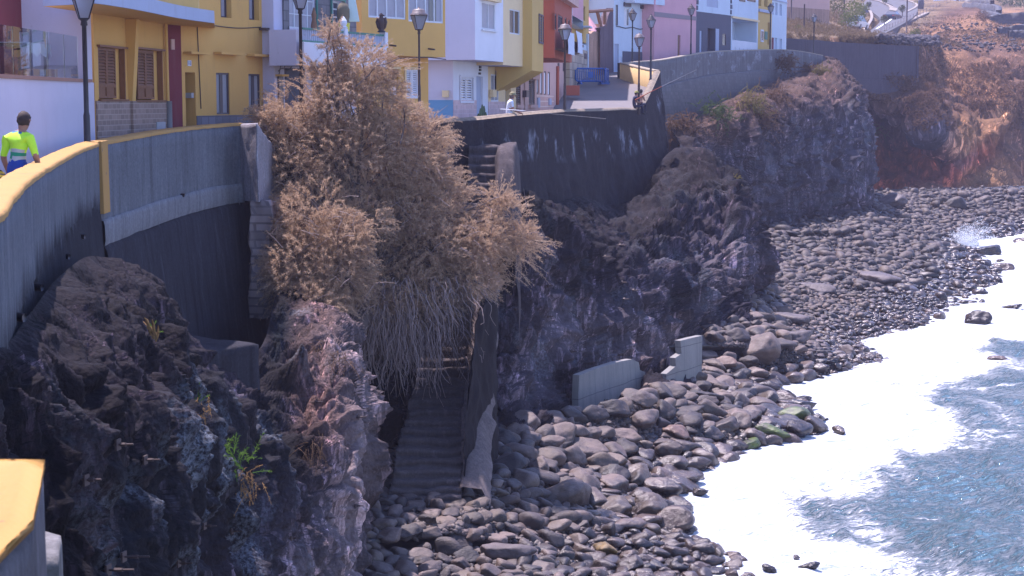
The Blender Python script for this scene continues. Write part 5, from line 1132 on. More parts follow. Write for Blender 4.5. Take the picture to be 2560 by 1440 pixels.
for o in ops: slab(r, f, o[:4], 'trimblue', -0.12, 'shutter'); mb = MB(); f.box(mb, o[0]+.02, o[0]+(o[1]-o[0])*0.45, o[2], o[3], -0.115, -0.1); mb.build('open_leaf', M['green'], r)
q0 = f.rect(1929, 94, 1933, 126); plate(r, f, q0, 'maroon', 0.05, 'door'); plate(r, f, (0, f.L, f.z(1944, 3), f.z(1944, 1)), 'trimblue', 0.1, 'string_course')
# filler fronts where party gaps would open to the sky behind the ruin row and far top right block
f = Fac(1966, 225, 2069, 232)
r = house('big windowless pinkish brown building on the hillside beyond the row', f.pt(2, 20), 'building', 'building', 'buildings on the hill')
mb = MB(); f.box(mb, 0, f.L, f.z(2010, 20), 34, -9, 0); mb.build('upper_wall', M['salmon'], r)
mb = MB(); f.box(mb, -0.1, f.L, 17, f.z(2010, 20)-0.002, -9, 0.02); mb.build('base_wall', M['peel'], r)
# ================================================================ STAIRS, SLABS, FOREGROUND
def gridsurf_box(mb, x0, x1, y0, y1, z0, z1): mb.box(x0, x1, y0, y1, z0, z1)
def worn(V, seed, j=0.05): V = np.asarray(V, float); return V + np.stack([fbm(V*1.7, 4, seed), fbm(V*1.7+21, 4, seed), fbm(V*1.7+51, 4, seed)], 1)*j
def stairs(root, name, path_, mat, steps, jit=0.05, seed=0, drop=2.2):
    """path_: list of (xl, xr, y, z) ; each tread gets its own riser, edges rounded"""
    A = np.array(path_, float); t = np.linspace(0, len(A)-1, steps+1); Q_ = np.stack([np.interp(t, np.arange(len(A)), A[:, k]) for k in range(4)], 1)
    rows_ = []; nx_ = 22
    for i in range(steps):
        xl, xr, y, z = Q_[i]; xl2, xr2, y2, z2 = Q_[i+1]; h = z2-z; rr = 0.06
        for (yy_, zz_) in ((y+0.045, z), (y+0.0, z+h*0.35), (y-0.01, z+h*0.72), (y+0.03, z+h*0.95), (y+rr+0.03, z2), ((y+y2)/2+0.03, z2-0.01)):
            f = (yy_-y)/(y2-y+1e-9); a = xl*(1-f)+xl2*f; b2 = xr*(1-f)+xr2*f
            sag = 0.035*R.random()
            rows_.append([(a+(b2-a)*k/(nx_-1), yy_+0.03*math.sin(k*0.7+i*1.3)*0.7, zz_ - sag*math.sin(math.pi*k/(nx_-1))) for k in range(nx_)])
    Gs = np.array(rows_)
    L = Gs[:, :1].copy(); L[:, :, 2] -= drop; Rr = Gs[:, -1:].copy(); Rr[:, :, 2] -= drop
    Gs = np.concatenate([L, Gs, Rr], 1)
    return npmesh(name, worn(Gs.reshape(-1, 3), seed, jit), gridquads(Gs.shape[0], Gs.shape[1])[:, ::-1], mat, root)
STAIRM = concrete('black volcanic grit on concrete steps', (0.085, 0.070, 0.070), 0.5, 0.7)
st = empty('stairway', (-2.3, 42, 1.2), label='long worn dark stairway rising from the boulders under the brown tree', cat='stairs')
stairs(st, 'steps', [(-3.35, -1.34, 41.6, 0.9), (-3.2, -1.33, 43.5, 2.0), (-2.9, -1.28, 46.2, 3.45), (-2.5, -1.18, 49.2, 5.15), (-2.3, -1.1, 52.3, 6.85), (-2.3, -1.0, 55.3, 8.35)], STAIRM, 37, 0.09, 3, 3.0)
nn_ = 60; sp_ = []
for i in range(nn_):
    f = i/(nn_-1); y = 43.2+f*9; z = 1.75+f*5.2; xr = np.interp(y, [41.6, 46.2, 49.2, 52.3], [-1.34, -1.28, -1.18, -1.10])
    sp_.append([(xr-0.06, y, z-0.3), (xr-0.05, y, z+0.22), (xr+0.08, y, z+0.26), (xr+0.5, y, z+0.12), (xr+0.75, y, z-0.3)])
npmesh('rubble_kerb', worn(np.array(sp_).reshape(-1, 3), 8, 0.16), gridquads(nn_, 5)[:, ::-1], concrete('rubble kerb', (0.15, 0.12, 0.11), 0.5, 0.6), st)  # kerb colour lightened in place of the sun that misses it
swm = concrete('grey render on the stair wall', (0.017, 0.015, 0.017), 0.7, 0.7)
sw_top = [(1148, 1290, 43.3), (1158, 1180, 43.6), (1166, 1080, 44.0), (1172, 1000, 44.3), (1184, 900, 44.9), (1194, 800, 45.4), (1206, 770, 46.0), (1222, 765, 46.7), (1238, 768, 47.4), (1236, 766, 50.5), (1232, 764, 53.0)]
swt = path([P(*q_) for q_ in sw_top], 60); rows_ = [swt + np.array([-0.04, 2.5, 0.0]), swt + np.array([0, .12, 0.02])]
for k in range(45): a_ = swt.copy(); a_[:, 2] = swt[:, 2]+(0.3-swt[:, 2])*k/44; a_[:, 1] -= .06*(k/44); rows_.append(a_)
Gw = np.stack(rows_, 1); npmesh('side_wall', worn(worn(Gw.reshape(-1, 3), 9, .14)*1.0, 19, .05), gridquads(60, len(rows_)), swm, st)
su = empty('upper_stairs', (-1.0, 56, 8.5), label='short flight of rounded black steps against the retaining wall right of the tree', cat='stairs')
def sx_(px, d): return (px-1280)*d/F
stairs(su, 'steps', [(sx_(1168, 56), sx_(1238, 56), 55.9, 8.72), (sx_(1172, 57.6), sx_(1246, 57.6), 57.75, 10.52)], STAIRM, 6, 0.05, 5, 2.5)
mb = MB(); 
npl = []
xs = np.linspace(sx_(1172, 57.6), sx_(1252, 58.0), 16)
npmesh('landing', worn(np.array([[(x, y, 10.5 + 0.03*math.sin(x*5)) for y in np.linspace(57.7, 60.2, 8)] for x in xs]).reshape(-1, 3), 4, 0.05), gridquads(16, 8), STAIRM, su)
yy6 = np.array([55.0, 55.3, 55.7, 56.1, 56.6, 57.2, 58, 60.5]); zz6 = np.array([7.2, 8.7, 9.5, 10.0, 10.35, 10.5, 10.55, 10.55]); ys6 = np.linspace(55.0, 60.5, 40); g6 = []
for y_ in ys6:
    c6 = sx_(1266, 57.5)+(y_-57.5)*.02; z6 = float(np.interp(y_, yy6, zz6)); g6.append([(c6+u6*.52, y_+.15*u6*u6, z6-3.6*max(0, (abs(u6)-.5)/.5)**2.2) for u6 in np.linspace(-1, 1, 26)])
npmesh('stringer', worn(np.array(g6).reshape(-1, 3), 12, .10), gridquads(40, 26)[:, ::-1], STAIRM, su)
stairs(su, 'lower_steps', [(sx_(1128, 54.8), sx_(1212, 54.8), 54.6, 7.75), (sx_(1135, 56), sx_(1225, 56), 55.95, 8.70)], STAIRM, 4, 0.06, 6, 2.5)

def slabpoly(name, label, pts, thick, mat, cat='concrete slab', jit=0.0):
    """upright broken slab: (px, py, d) outline on its seaward face, given thickness inland"""
    dz_ = min((hit(p_[0], p_[1]-8)[0] or Vector((0, p_[2]+.5, 0))).y - p_[2] for p_ in pts if p_[1] < 945) - .1; dz_ = max(-1.5, min(0.3, dz_)); print('slab shift', dz_)
    Fp = [Vector(P(p_[0], p_[1], p_[2]+dz_)) for p_ in pts]; n = (Fp[1]-Fp[0]).cross(Fp[-1]-Fp[0]); n.z = 0; n.normalize()
    if n.y < 0: n = -n
    mb = MB(); k = len(Fp); mb.poly(Fp); mb.poly([p+n*thick for p in reversed(Fp)])
    for i in range(k): mb.poly([Fp[i], Fp[i]+n*thick, Fp[(i+1) % k]+n*thick, Fp[(i+1) % k]])
    o = mb.build(name, mat); tag(o, label, cat); return o
cm, t, b, o = newmat('pale board marked concrete'); p = pos(t)
a = mixc(t, noise(t, p, 0.9, 6, .65), (0.16, 0.152, 0.14), (0.28, 0.265, 0.24)); a = mixc(t, mapr(t, noise(t, pos(t, (3, 3, 0.2)), 1, 6, .7), 0.5, 0.7, 0, .6), a, (0.09, 0.09, 0.10))
s = t.nodes.new('ShaderNodeSeparateXYZ'); t.links.new(pos(t), s.inputs[0]); wv = math_(t, 'ABSOLUTE', math_(t, 'SINE', math_(t, 'MULTIPLY', math_(t, 'ADD', s.outputs[2], math_(t, 'MULTIPLY', noise(t, p, .6, 3), .12)), 3.4)))
a = mixc(t, mapr(t, wv, 0.07, 0.02, 0, 0.7), a, (0.05, 0.045, 0.05)); t.links.new(a, b.inputs['Base Color']); b.inputs['Roughness'].default_value = .85; bump(t, b, noise(t, p, 9, 6, .7), .7, .02)
M['board'] = cm
slabpoly('concrete_slab', 'pale grey concrete slab with a stepped broken edge under the overhanging cliff', [(1447, 1052, 57.0), (1446, 985, 57.0), (1448, 938, 57.0), (1490, 922, 58.3), (1540, 906, 59.8), (1580, 898, 61.0), (1597, 906, 61.5), (1600, 925, 61.6), (1612, 930, 61.9), (1616, 958, 62.0), (1628, 968, 62.3), (1634, 1010, 62.5)], 0.25, cm)
slabpoly('concrete_slab', 'tall narrow grey concrete slab with block joints at the cliff foot, farther right', [(1664, 985, 62.0), (1666, 935, 62.0), (1690, 915, 62.6), (1688, 895, 62.6), (1704, 884, 63.0), (1701, 852, 63.0), (1728, 845, 63.8), (1756, 839, 64.6), (1754, 955, 64.6)], 0.25, cm)

# foreground wall end at bottom left
fg = empty('foreground_wall', (-1.3, 3.2, 10.0), label='weathered wall end with bright ochre top in the bottom left corner', cat='wall')
zt = 12-0.79; x1 = (84-1280)/F*3.65
def fgp(px, y): return ((px-1280)/F*y, y)
ring = [(x1, 3.66), (-0.915, 3.12), (-0.86, 1.6), (-2.2, 1.6), (-2.2, 3.72)]
mb = MB(); lumpy_prism('wall_end', ring[::-1], [zt-0.012]*5, 9.0, concrete('old flaking wall', (0.13, 0.12, 0.125), 1.0, 0.9, salt=True), fg, seg=16, rows=30, jit=0.004, seed=21)
lumpy_prism('coping', [(x*1.0+0.004*np.sign(x+1.5), y+0.004) for x, y in ring][::-1], [zt+0.012]*5, zt-0.008, M['ochre'], fg, seg=16, rows=2, jit=0.002, seed=22)
pb = empty('stone_block', P(125, 1440, 5.2), label='small pale stone block beside the foreground wall end', cat='stone')
lumpy_prism('block_body', [P(92, 1400, 5.2)[:2], P(146, 1396, 5.2)[:2], P(156, 1398, 5.5)[:2], P(92, 1396, 5.6)[:2]], [P(92, 1397, 5.2)[2]]*4, P(92, 1400, 5.2)[2]-0.6, concrete('pale stone', (0.16, 0.15, 0.14), 0.3, 0.5), pb, jit=0.004, seed=4)

# ================================================================ STREET LAMPS
lampglass, t, b, o = newmat('lamp glass'); b.inputs['Base Color'].default_value = (0.40, 0.39, 0.43, 1); b.inputs['Roughness'].default_value = 0.3; b.inputs['Transmission Weight'].default_value = 0.55
def lamp(px, d, zbase, zneck, label, style=0, r=0.045, x=None):
    X = (px-1280)/F*d if x is None else x; root = empty('street_lamp', (X, d, zbase), label=label, cat='street lamp', group='lantern street lamps along the sea wall')
    mat = M['iron'] if style == 0 else M['rustiron']
    mb = MB(); H_ = zneck-zbase
    mb.lathe((X, d, zbase), [(r*2.2, 0), (r*2.2, 0.05), (r*1.5, 0.12), (r*1.35, H_*0.45), (r*1.05, H_*0.47), (r*0.95, H_-0.15), (r*1.5, H_-0.13), (r*1.2, H_-0.05), (r*1.9, H_-0.02), (r*1.9, H_)], 10); mb.build('pole', mat, root, smooth=True)
    s0, s1, h = 0.09, 0.215, 0.46; z0, z1 = zneck, zneck+h
    c0 = [(X+a*s0, d+b2*s0, z0) for a, b2 in ((-1, -1), (1, -1), (1, 1), (-1, 1))]; c1 = [(X+a*s1, d+b2*s1, z1) for a, b2 in ((-1, -1), (1, -1), (1, 1), (-1, 1))]
    ang = 0.35; rotp = lambda p: (X+(p[0]-X)*math.cos(ang)-(p[1]-d)*math.sin(ang), d+(p[0]-X)*math.sin(ang)+(p[1]-d)*math.cos(ang), p[2]); c0 = [rotp(p) for p in c0]; c1 = [rotp(p) for p in c1]
    mb = MB()
    for i in range(4): mb.tube([c0[i], c1[i]], 0.014, 5); mb.tube([c0[i], c0[(i+1) % 4]], 0.014, 5); mb.tube([c1[i], c1[(i+1) % 4]], 0.018, 5)
    fr = mb.build('lantern_frame', mat, root)
    mb = MB()
    for i in range(4): mb.poly([c0[i], c0[(i+1) % 4], c1[(i+1) % 4], c1[i]])
    g = sub(mb, 'glass', lampglass, fr, root)
    mb = MB()
    if style == 0: prof = [(0.26, 0), (0.25, 0.03), (0.12, 0.18), (0.10, 0.24), (0.03, 0.27), (0.04, 0.31), (0.005, 0.34)]
    else: prof = [(0.285, 0), (0.285, 0.03), (0.23, 0.06), (0.21, 0.15), (0.15, 0.19), (0.04, 0.20), (0.035, 0.25), (0.005, 0.27)]
    mb.lathe((X, d, z1+0.01), prof, 14); mb.build('cap', plain('lamp cap', (0.045, 0.035, 0.04) if style == 0 else (0.15, 0.115, 0.11), 0.5), root, smooth=True)
zn = lambda y, d: CZ+(HOR-y)*d/F
lamp(222, 34.95, 10.1, zn(50, 34.9), 'black lantern lamp on a two tone pole in front of the ochre shutter house', 0, 0.05)
lamp(757, 48.2, 10.3, zn(26, 48.2), 'black lantern lamp rising behind the top of the brown tree', 0, 0.048)
lamp(1050, 55.3, 11.0, zn(77, 55.3), 'brown capped lantern lamp before the ochre house with the wide windows', 1, 0.036)
lamp(1411, 73.6, 11.2, zn(102, 73.6), 'brown capped lantern lamp in front of the red house', 1, 0.045)
lamp(1595, 92.3, 11.3, zn(118, 92.3), 'lantern lamp beside the two people sitting at the bend', 1, 0.05)
lamp(1624, 102.3, 13.3, zn(72, 102.3), 'lantern lamp standing on the wall at the bend, right of the pair', 0, 0.048)
lamp(1578, 114.5, 14.0, zn(54, 114.5), 'lantern lamp in front of the pale blue white house', 0, 0.045)
lamp(1723, 125.6, 14.5, zn(41, 125.6), 'lantern lamp in front of the pink house end', 0, 0.05)
lamp(1919, 148.5, 15.4, zn(34, 148.5), 'lantern lamp before the narrow yellow house', 0, 0.055)
lamp(2027, 160.5, 15.6, zn(58, 160.5), 'last lantern lamp, alone against the grey hillside wall', 0, 0.06)

# ================================================================ BLUE BARRIER
bl = plain('blue plastic', (0.012, 0.095, 0.36), 0.35)
def barrier(px0, px1, d0, d1, label):
    a = np.array(P(px0, 255, d0)[:2]); b2 = np.array(P(px1, 255, d1)[:2]); D = b2-a; L = np.linalg.norm(D); D /= L; n = np.array([D[1], -D[0]]); g = 13.12
    root = empty('crowd_barrier', (*a, g), label=label, cat='barrier', group='blue plastic barriers across the street')
    def q(u, z, w_): v = a+D*u+n*w_; return (v[0], v[1], z)
    def bx(mb, u0, u1, z0, z1, w0=-0.025, w1=0.025): mb.hexa([q(u0, z0, w0), q(u1, z0, w0), q(u1, z0, w1), q(u0, z0, w1), q(u0, z1, w0), q(u1, z1, w0), q(u1, z1, w1), q(u0, z1, w1)])
    mb = MB(); pts = [q(0.0, g+.45, 0), q(0.0, g+.9, 0), q(.10, g+1.0, 0), (q(L-.10, g+1.0, 0)), q(L, g+.9, 0), q(L, g+.3, 0), q(L-.1, g+.2, 0), q(.1, g+.2, 0), q(0, g+.3, 0), q(0, g+.45, 0)]
    mb.tube(pts, 0.055, 8); nb_ = max(3, int(L/0.15))
    for k in range(1, nb_):
        u = L*k/nb_; bx(mb, u-0.028, u+0.028, g+.22, g+.98)
    if L > 1: bx(mb, L*.42, L*.6, g+.42, g+.8, -.03, .03)
    mb.build('panel', bl, root)
    for u in (0.3, L-0.3) if L > 1 else (L/2,):
        mb = MB(); mb.hexa([q(u-.05, g, -.3), q(u+.05, g, -.3), q(u+.05, g, .3), q(u-.05, g, .3), q(u-.04, g+.24, -.05), q(u+.04, g+.24, -.05), q(u+.04, g+.24, .05), q(u-.04, g+.24, .05)]); mb.build('foot', bl, root)
barrier(1439, 1511, 107.6, 108.6, 'long blue plastic crowd barrier across the street above the bend')
barrier(1513, 1520, 107.6, 110.6, 'blue barrier seen end on, at the right of the long one')
rk = empty('red_planter', P(1432, 222, 100), label='low brick red block at the foot of the wall near the barrier', cat='block')
pp = P(1434, 222, 101.5); mb = MB(); mb.box(pp[0]-.5, pp[0]+.35, pp[1]-.3, pp[1]+.3, pp[2]-.4, pp[2]+.2); mb.build('block_body', M['red'], rk, bevel=.02)

# ================================================================ PEOPLE
SKIN = plain('tanned skin', (0.30, 0.15, 0.10), 0.5, var=0.08)
def figure(name, label, loc, heading, J, rule, mats, hair=None, cap=None, scale=1.0, extra=None):
    """J: list (key, parent, (x, y, z), radius) with x right, y forward, z up"""
    root = empty(name, loc, heading, label, 'person')
    idx = {j[0]: i for i, j in enumerate(J)}; V = [Vector(j[2])*scale for j in J]; E = [(idx[j[1]], i) for i, j in enumerate(J) if j[1]]
    me = bpy.data.meshes.new('body'); me.from_pydata([tuple(v) for v in V], E, []); tmp = bpy.data.objects.new('tmp', me); COL.objects.link(tmp)
    sk = tmp.modifiers.new('s', 'SKIN'); sk.use_smooth_shade = True; sb = tmp.modifiers.new('u', 'SUBSURF'); sb.levels = 2; sb.render_levels = 2
    for i, j in enumerate(J):
        r = j[3]; rx, ry = (r if isinstance(r, tuple) else (r, r)); me.skin_vertices[0].data[i].radius = (rx*scale, ry*scale)
    me.skin_vertices[0].data[0].use_root = True
    dg = bpy.context.evaluated_depsgraph_get(); dg.update(); ev = tmp.evaluated_get(dg); bm = bpy.data.meshes.new_from_object(ev)
    bpy.data.objects.remove(tmp); bm.name = 'body'
    for m_ in mats: bm.materials.append(m_)
    segs = [(J[a][0], J[b2][0], V[a], V[b2]) for a, b2 in E]
    for pl in bm.polygons:
        c = pl.center; best = None
        for a, b2, va, vb in segs:
            d = vb-va; tt = max(0, min(1, (c-va).dot(d)/max(d.length_squared, 1e-9))); dd = (va+d*tt-c).length
            if best is None or dd < best[0]: best = (dd, a, b2, tt)
        pl.material_index = rule(best[1], best[2], best[3], c/scale); pl.use_smooth = True
    ob = bpy.data.objects.new('body', bm); COL.objects.link(ob); ob.parent = root
    def put(mb, nm, mat):
        m2 = bpy.data.meshes.new(nm); m2.from_pydata(mb.v, [], mb.f); m2.materials.append(mat); m2.polygons.foreach_set('use_smooth', [True]*len(m2.polygons)); o2 = bpy.data.objects.new(nm, m2); COL.objects.link(o2); o2.parent = root; return o2
    hd = Vector(J[idx['head']][2])*scale; s = scale
    # face: nose, ears, eyes
    mb = MB(); mb.tube([hd+Vector((0, .09, .0))*s, hd+Vector((0, .125, -.035))*s, hd+Vector((0, .10, -.05))*s], [.012*s, .02*s, .012*s], 6); put(mb, 'nose', SKIN)
    for sg_ in (-1, 1):
        mb = MB(); mb.tube([hd+Vector((sg_*.085, .0, .02))*s, hd+Vector((sg_*.105, -.015, .005))*s, hd+Vector((sg_*.088, -.0, -.035))*s], [.014*s, .022*s, .01*s], 6); put(mb, 'ear', SKIN)
        mb = MB(); mb.lathe(tuple(hd+Vector((sg_*.034, .098, .008))*s), [(.001, -.012*s), (.013*s, 0), (.001, .012*s)], 6); put(mb, 'eye', M['iron'])
    if hair: 
        V2 = []; n1, n2 = 18, 10
        for i in range(n2):
            th = math.pi*0.72*i/(n2-1)
            for k in range(n1):
                an = 2*math.pi*k/n1; rr_ = 0.108 + 0.006*math.sin(5*an+3*i) + 0.004*R.random(); z_ = math.cos(th)*rr_*1.18
                if math.sin(an) > 0.1: z_ = max(z_, 0.045)    # hairline above the face
                V2.append(tuple(hd + Vector((math.cos(an)*math.sin(th)*rr_*0.93, math.sin(an)*math.sin(th)*rr_*1.08-0.006, z_+0.012))*s))
        Q2 = [(i*n1+k, i*n1+(k+1) % n1, (i+1)*n1+(k+1) % n1, (i+1)*n1+k) for i in range(n2-1) for k in range(n1)]
        mb = MB(); mb.v = V2; mb.f = Q2; put(mb, 'hair', hair)
    if cap:
        mb = MB(); c = hd+Vector((0, -.005, .035))*s
        mb.lathe(tuple(c), [(.116*s, -.01*s), (.118*s, .03*s), (.10*s, .075*s), (.05*s, .105*s), (.005*s, .112*s)], 16)
        o_ = c+Vector((0, .10, .0))*s
        mb.hexa([tuple(o_+Vector(v)*s) for v in ((-.07, -.02, -.012), (.07, -.02, -.012), (.05, .10, -.03), (-.05, .10, -.03), (-.07, -.02, .0), (.07, -.02, .0), (.05, .10, -.018), (-.05, .10, -.018))]); put(mb, 'cap', cap)
    return root
def hand(J, side, wrist, d, curl=0.5):
    """palm, four bent fingers of unequal length and a thumb from the side of the palm"""
    w0 = Vector(wrist); d = Vector(d).normalized(); s = Vector((0, 0, 1)).cross(d); s = s.normalized() if s.length > .1 else Vector((1, 0, 0)); nrm_ = d.cross(s)
    pal = w0+d*.065; J.append((side+'palm', side+'wrist', tuple(pal), (.034, .018)))
    for k, (o, L) in enumerate(((-.026, .07), (-.009, .08), (.009, .076), (.026, .058))):
        a = pal+d*.03+s*o; b2 = a+(d*(1-curl*.5)-nrm_*curl*.5)*L*.5; c = b2+(d*(1-curl)-nrm_*curl)*L*.5
        J += [(f'{side}f{k}a', side+'palm', tuple(a), .010), (f'{side}f{k}b', f'{side}f{k}a', tuple(b2), .009), (f'{side}f{k}c', f'{side}f{k}b', tuple(c), .007)]
    th = w0+d*.03-s*.035; J += [(side+'t1', side+'palm', tuple(th), .011), (side+'t2', side+'t1', tuple(th+d*.04-s*.018), .009)]
# -- worker walking away along the wall
J = [('hip', None, (-.03, 0, .95), (.155, .115)), ('waist', 'hip', (-.02, .01, 1.10), (.15, .11)), ('chest', 'waist', (.0, .02, 1.32), (.185, .125)), ('upch', 'chest', (.015, .03, 1.44), (.15, .10)), ('neck', 'upch', (.04, .05, 1.54), (.062, .062)), ('head0', 'neck', (.055, .07, 1.60), (.075, .085)), ('head', 'head0', (.065, .08, 1.69), (.088, .105)), ('crown', 'head', (.066, .075, 1.765), (.06, .075)),
     ('Rsh', 'upch', (.19, .02, 1.43), (.085, .075)), ('Relb', 'Rsh', (.30, -.02, 1.15), (.052, .052)), ('Rwrist', 'Relb', (.29, .12, .93), (.031, .028)),
     ('Lsh', 'upch', (-.17, .02, 1.42), (.085, .075)), ('Lelb', 'Lsh', (-.29, .04, 1.14), (.052, .052)), ('Lwrist', 'Lelb', (-.28, .14, .92), (.031, .028)),
     ('Rhip', 'hip', (.075, 0, .88), (.10, .10)), ('Rknee', 'Rhip', (.10, .12, .50), (.065, .065)), ('Rank', 'Rknee', (.10, .02, .09), (.042, .045)), ('Rtoe', 'Rank', (.11, .20, .04), (.045, .035)),
     ('Lhip', 'hip', (-.12, 0, .88), (.10, .10)), ('Lknee', 'Lhip', (-.12, -.05, .50), (.065, .065)), ('Lank', 'Lknee', (-.12, -.30, .14), (.042, .045)), ('Ltoe', 'Lank', (-.12, -.14, .04), (.045, .035))]
hand(J, 'R', (.29, .12, .93), (0, .25, -1)); hand(J, 'L', (-.28, .14, .92), (0, .25, -1))
hv = plain('fluorescent yellow cloth', (0.50, 0.86, 0.02), 0.7, var=0.1, scale=10); navy = plain('royal blue cloth', (0.015, 0.05, 0.30), 0.8); refl = plain('grey reflective band', (0.42, 0.42, 0.42), 0.4); grn = plain('green band', (0.01, 0.25, 0.13), 0.7); dk = plain('dark navy trousers', (0.02, 0.02, 0.05), 0.8); teal = plain('blue collar', (0.01, 0.12, 0.30), 0.7); boots = plain('dark boots', (0.02, 0.02, 0.02), 0.6)
def wr(a, b2, tt, c):
    if b2 in ('hip', 'waist', 'chest', 'upch', 'Rsh', 'Lsh') or (a == 'upch' and b2 == 'neck' and tt < .45) or (a, b2) in (('hip', 'Rhip'), ('hip', 'Lhip')):
        z = c.z + 0.25*c.x*0
        if z > 1.515: return 7
        if z < .86: return 5
        if z < 1.085: return 1
        if z < 1.135: return 2
        if z < 1.195: return 3
        if z < 1.245: return 2
        return 4
    if b2 == 'neck': return 7 if tt < .7 else 0
    if b2 in ('Relb', 'Lelb'): return 4 if tt < .92 else 0
    if b2 in ('Rknee', 'Lknee', 'Rank', 'Lank', 'Rhip', 'Lhip'): return 5
    if b2 in ('Rtoe', 'Ltoe'): return 6
    return 0
X = (50-1280)/F*25.6
wk = figure('person', 'worker walking away in a fluorescent yellow and blue shirt behind the sea wall', (X, 25.6, 10.03), math.radians(-14), J, wr, [SKIN, navy, refl, grn, hv, dk, boots, teal], hair=plain('dark brown hair', (0.035, 0.02, 0.015), 0.8, var=.5, scale=30), scale=1.0)
mb = MB(); c_, s_ = math.cos(math.radians(-8)), math.sin(math.radians(-8))
for (a, b2) in (((-.03, 1.475), (.0, 1.455)), ((.0, 1.455), (.05, 1.44)), ((-.01, 1.45), (.04, 1.46)), ((.02, 1.435), (.06, 1.43))):
    pts = [(a[0], -.098, a[1]-.03), (b2[0], -.100, b2[1]-.03)]; mb.tube(pts, .004, 5)
m2 = bpy.data.meshes.new('back_emblem'); m2.from_pydata(mb.v, [], mb.f); m2.materials.append(teal); o2 = bpy.data.objects.new('back_emblem', m2); COL.objects.link(o2); o2.parent = wk
# yellow bag in his left hand
bg_ = empty('yellow_bag', (X-.33, 25.72, 10.75), label='yellow and black striped bag hanging in the left hand of the worker', cat='bag')
mb = MB(); mb.lathe((X-.34, 25.74, 10.55), [(.03, 0), (.12, .08), (.13, .25), (.08, .36), (.02, .42)], 12)
sm, t, b, o = newmat('striped bag cloth'); wvx = N(t, 'ShaderNodeTexWave', inp={'Scale': 5.0, 'Distortion': 2.0}); wvx.bands_direction = 'Z'; t.links.new(pos(t), wvx.inputs['Vector']); t.links.new(mixc(t, mapr(t, wvx.outputs['Fac'], .62, .68), (0.65, 0.45, 0.02), (0.04, 0.03, 0.02)), b.inputs['Base Color'])
mb.build('bag_body', sm, bg_, smooth=True)

# -- fisherman at the wall, side view
d = 61.9; X = (1275-1280)/F*d; zf = 12+(255-235)*d/F-1.72
J = [('hip', None, (0, -.06, .93), (.13, .12)), ('waist', 'hip', (0, -.03, 1.08), (.13, .13)), ('chest', 'waist', (0, 0, 1.30), (.16, .13)), ('upch', 'chest', (0, .02, 1.42), (.13, .10)), ('neck', 'upch', (0, .05, 1.50), (.058, .058)), ('head0', 'neck', (0, .08, 1.55), (.07, .075)), ('head', 'head0', (0, .10, 1.62), (.082, .098)), ('crown', 'head', (0, .09, 1.69), (.058, .07)),
     ('Rsh', 'upch', (.17, .02, 1.39), (.07, .07)), ('Relb', 'Rsh', (.21, .08, 1.12), (.045, .045)), ('Rwrist', 'Relb', (.14, .32, 1.03), (.028, .026)),
     ('Lsh', 'upch', (-.17, .02, 1.39), (.07, .07)), ('Lelb', 'Lsh', (-.20, .14, 1.13), (.045, .045)), ('Lwrist', 'Lelb', (-.10, .38, 1.00), (.028, .026)),
     ('Rhip', 'hip', (.08, -.04, .86), (.095, .10)), ('Rknee', 'Rhip', (.10, .04, .48), (.06, .06)), ('Rank', 'Rknee', (.10, -.02, .08), (.04, .045)), ('Rtoe', 'Rank', (.11, .13, .035), (.04, .03)),
     ('Lhip', 'hip', (-.08, -.04, .86), (.095, .10)), ('Lknee', 'Lhip', (-.10, .0, .48), (.06, .06)), ('Lank', 'Lknee', (-.10, -.06, .08), (.04, .045)), ('Ltoe', 'Lank', (-.11, .09, .035), (.04, .03))]
hand(J, 'R', (.14, .32, 1.03), (-.3, .9, -.3), .8); hand(J, 'L', (-.10, .38, 1.00), (.3, .9, -.3), .8)
wt = plain('white tee shirt', (0.55, 0.60, 0.72), 0.8); sh_ = plain('pale shorts', (0.42, 0.40, 0.46), 0.8)
def fr2(a, b2, tt, c):
    if b2 in ('waist', 'chest', 'upch', 'Rsh', 'Lsh') or (b2 == 'neck' and tt < .3): return 1
    if b2 in ('Relb', 'Lelb') and tt < .6: return 1
    if b2 in ('hip', 'Rhip', 'Lhip') or (b2 in ('Rknee', 'Lknee')): return 2
    if b2 in ('Rtoe', 'Ltoe'): return 3
    return 0
capm = plain('olive cap', (0.22, 0.20, 0.10), 0.8)
figure('person', 'fisherman in a white tee shirt and olive cap standing behind the retaining wall', (X, d, zf), math.radians(-78), J, fr2, [SKIN, wt, sh_, boots], hair=plain('grey hair', (0.12, 0.10, 0.10), 0.9), cap=capm, scale=1.02)
rod = empty('fishing_rod', P(1310, 277, 61.6), label='pale fishing rod held level by the man in the white shirt', cat='fishing rod')
mb = MB(); mb.tube([P(1251, 273, 61.55), P(1285, 275, 61.55), P(1313, 277.5, 61.55)], [.022, .018, .014], 6); mb.build('blank', plain('pale rod', (0.7, 0.7, 0.72), .3), rod)
ln = [P(1313, 277.5, 61.55), P(1400, 286, 61), P(1515, 297, 60)]; mb = MB(); mb.tube(ln, .002, 4); mb.build('line', M['greybox'], rod)
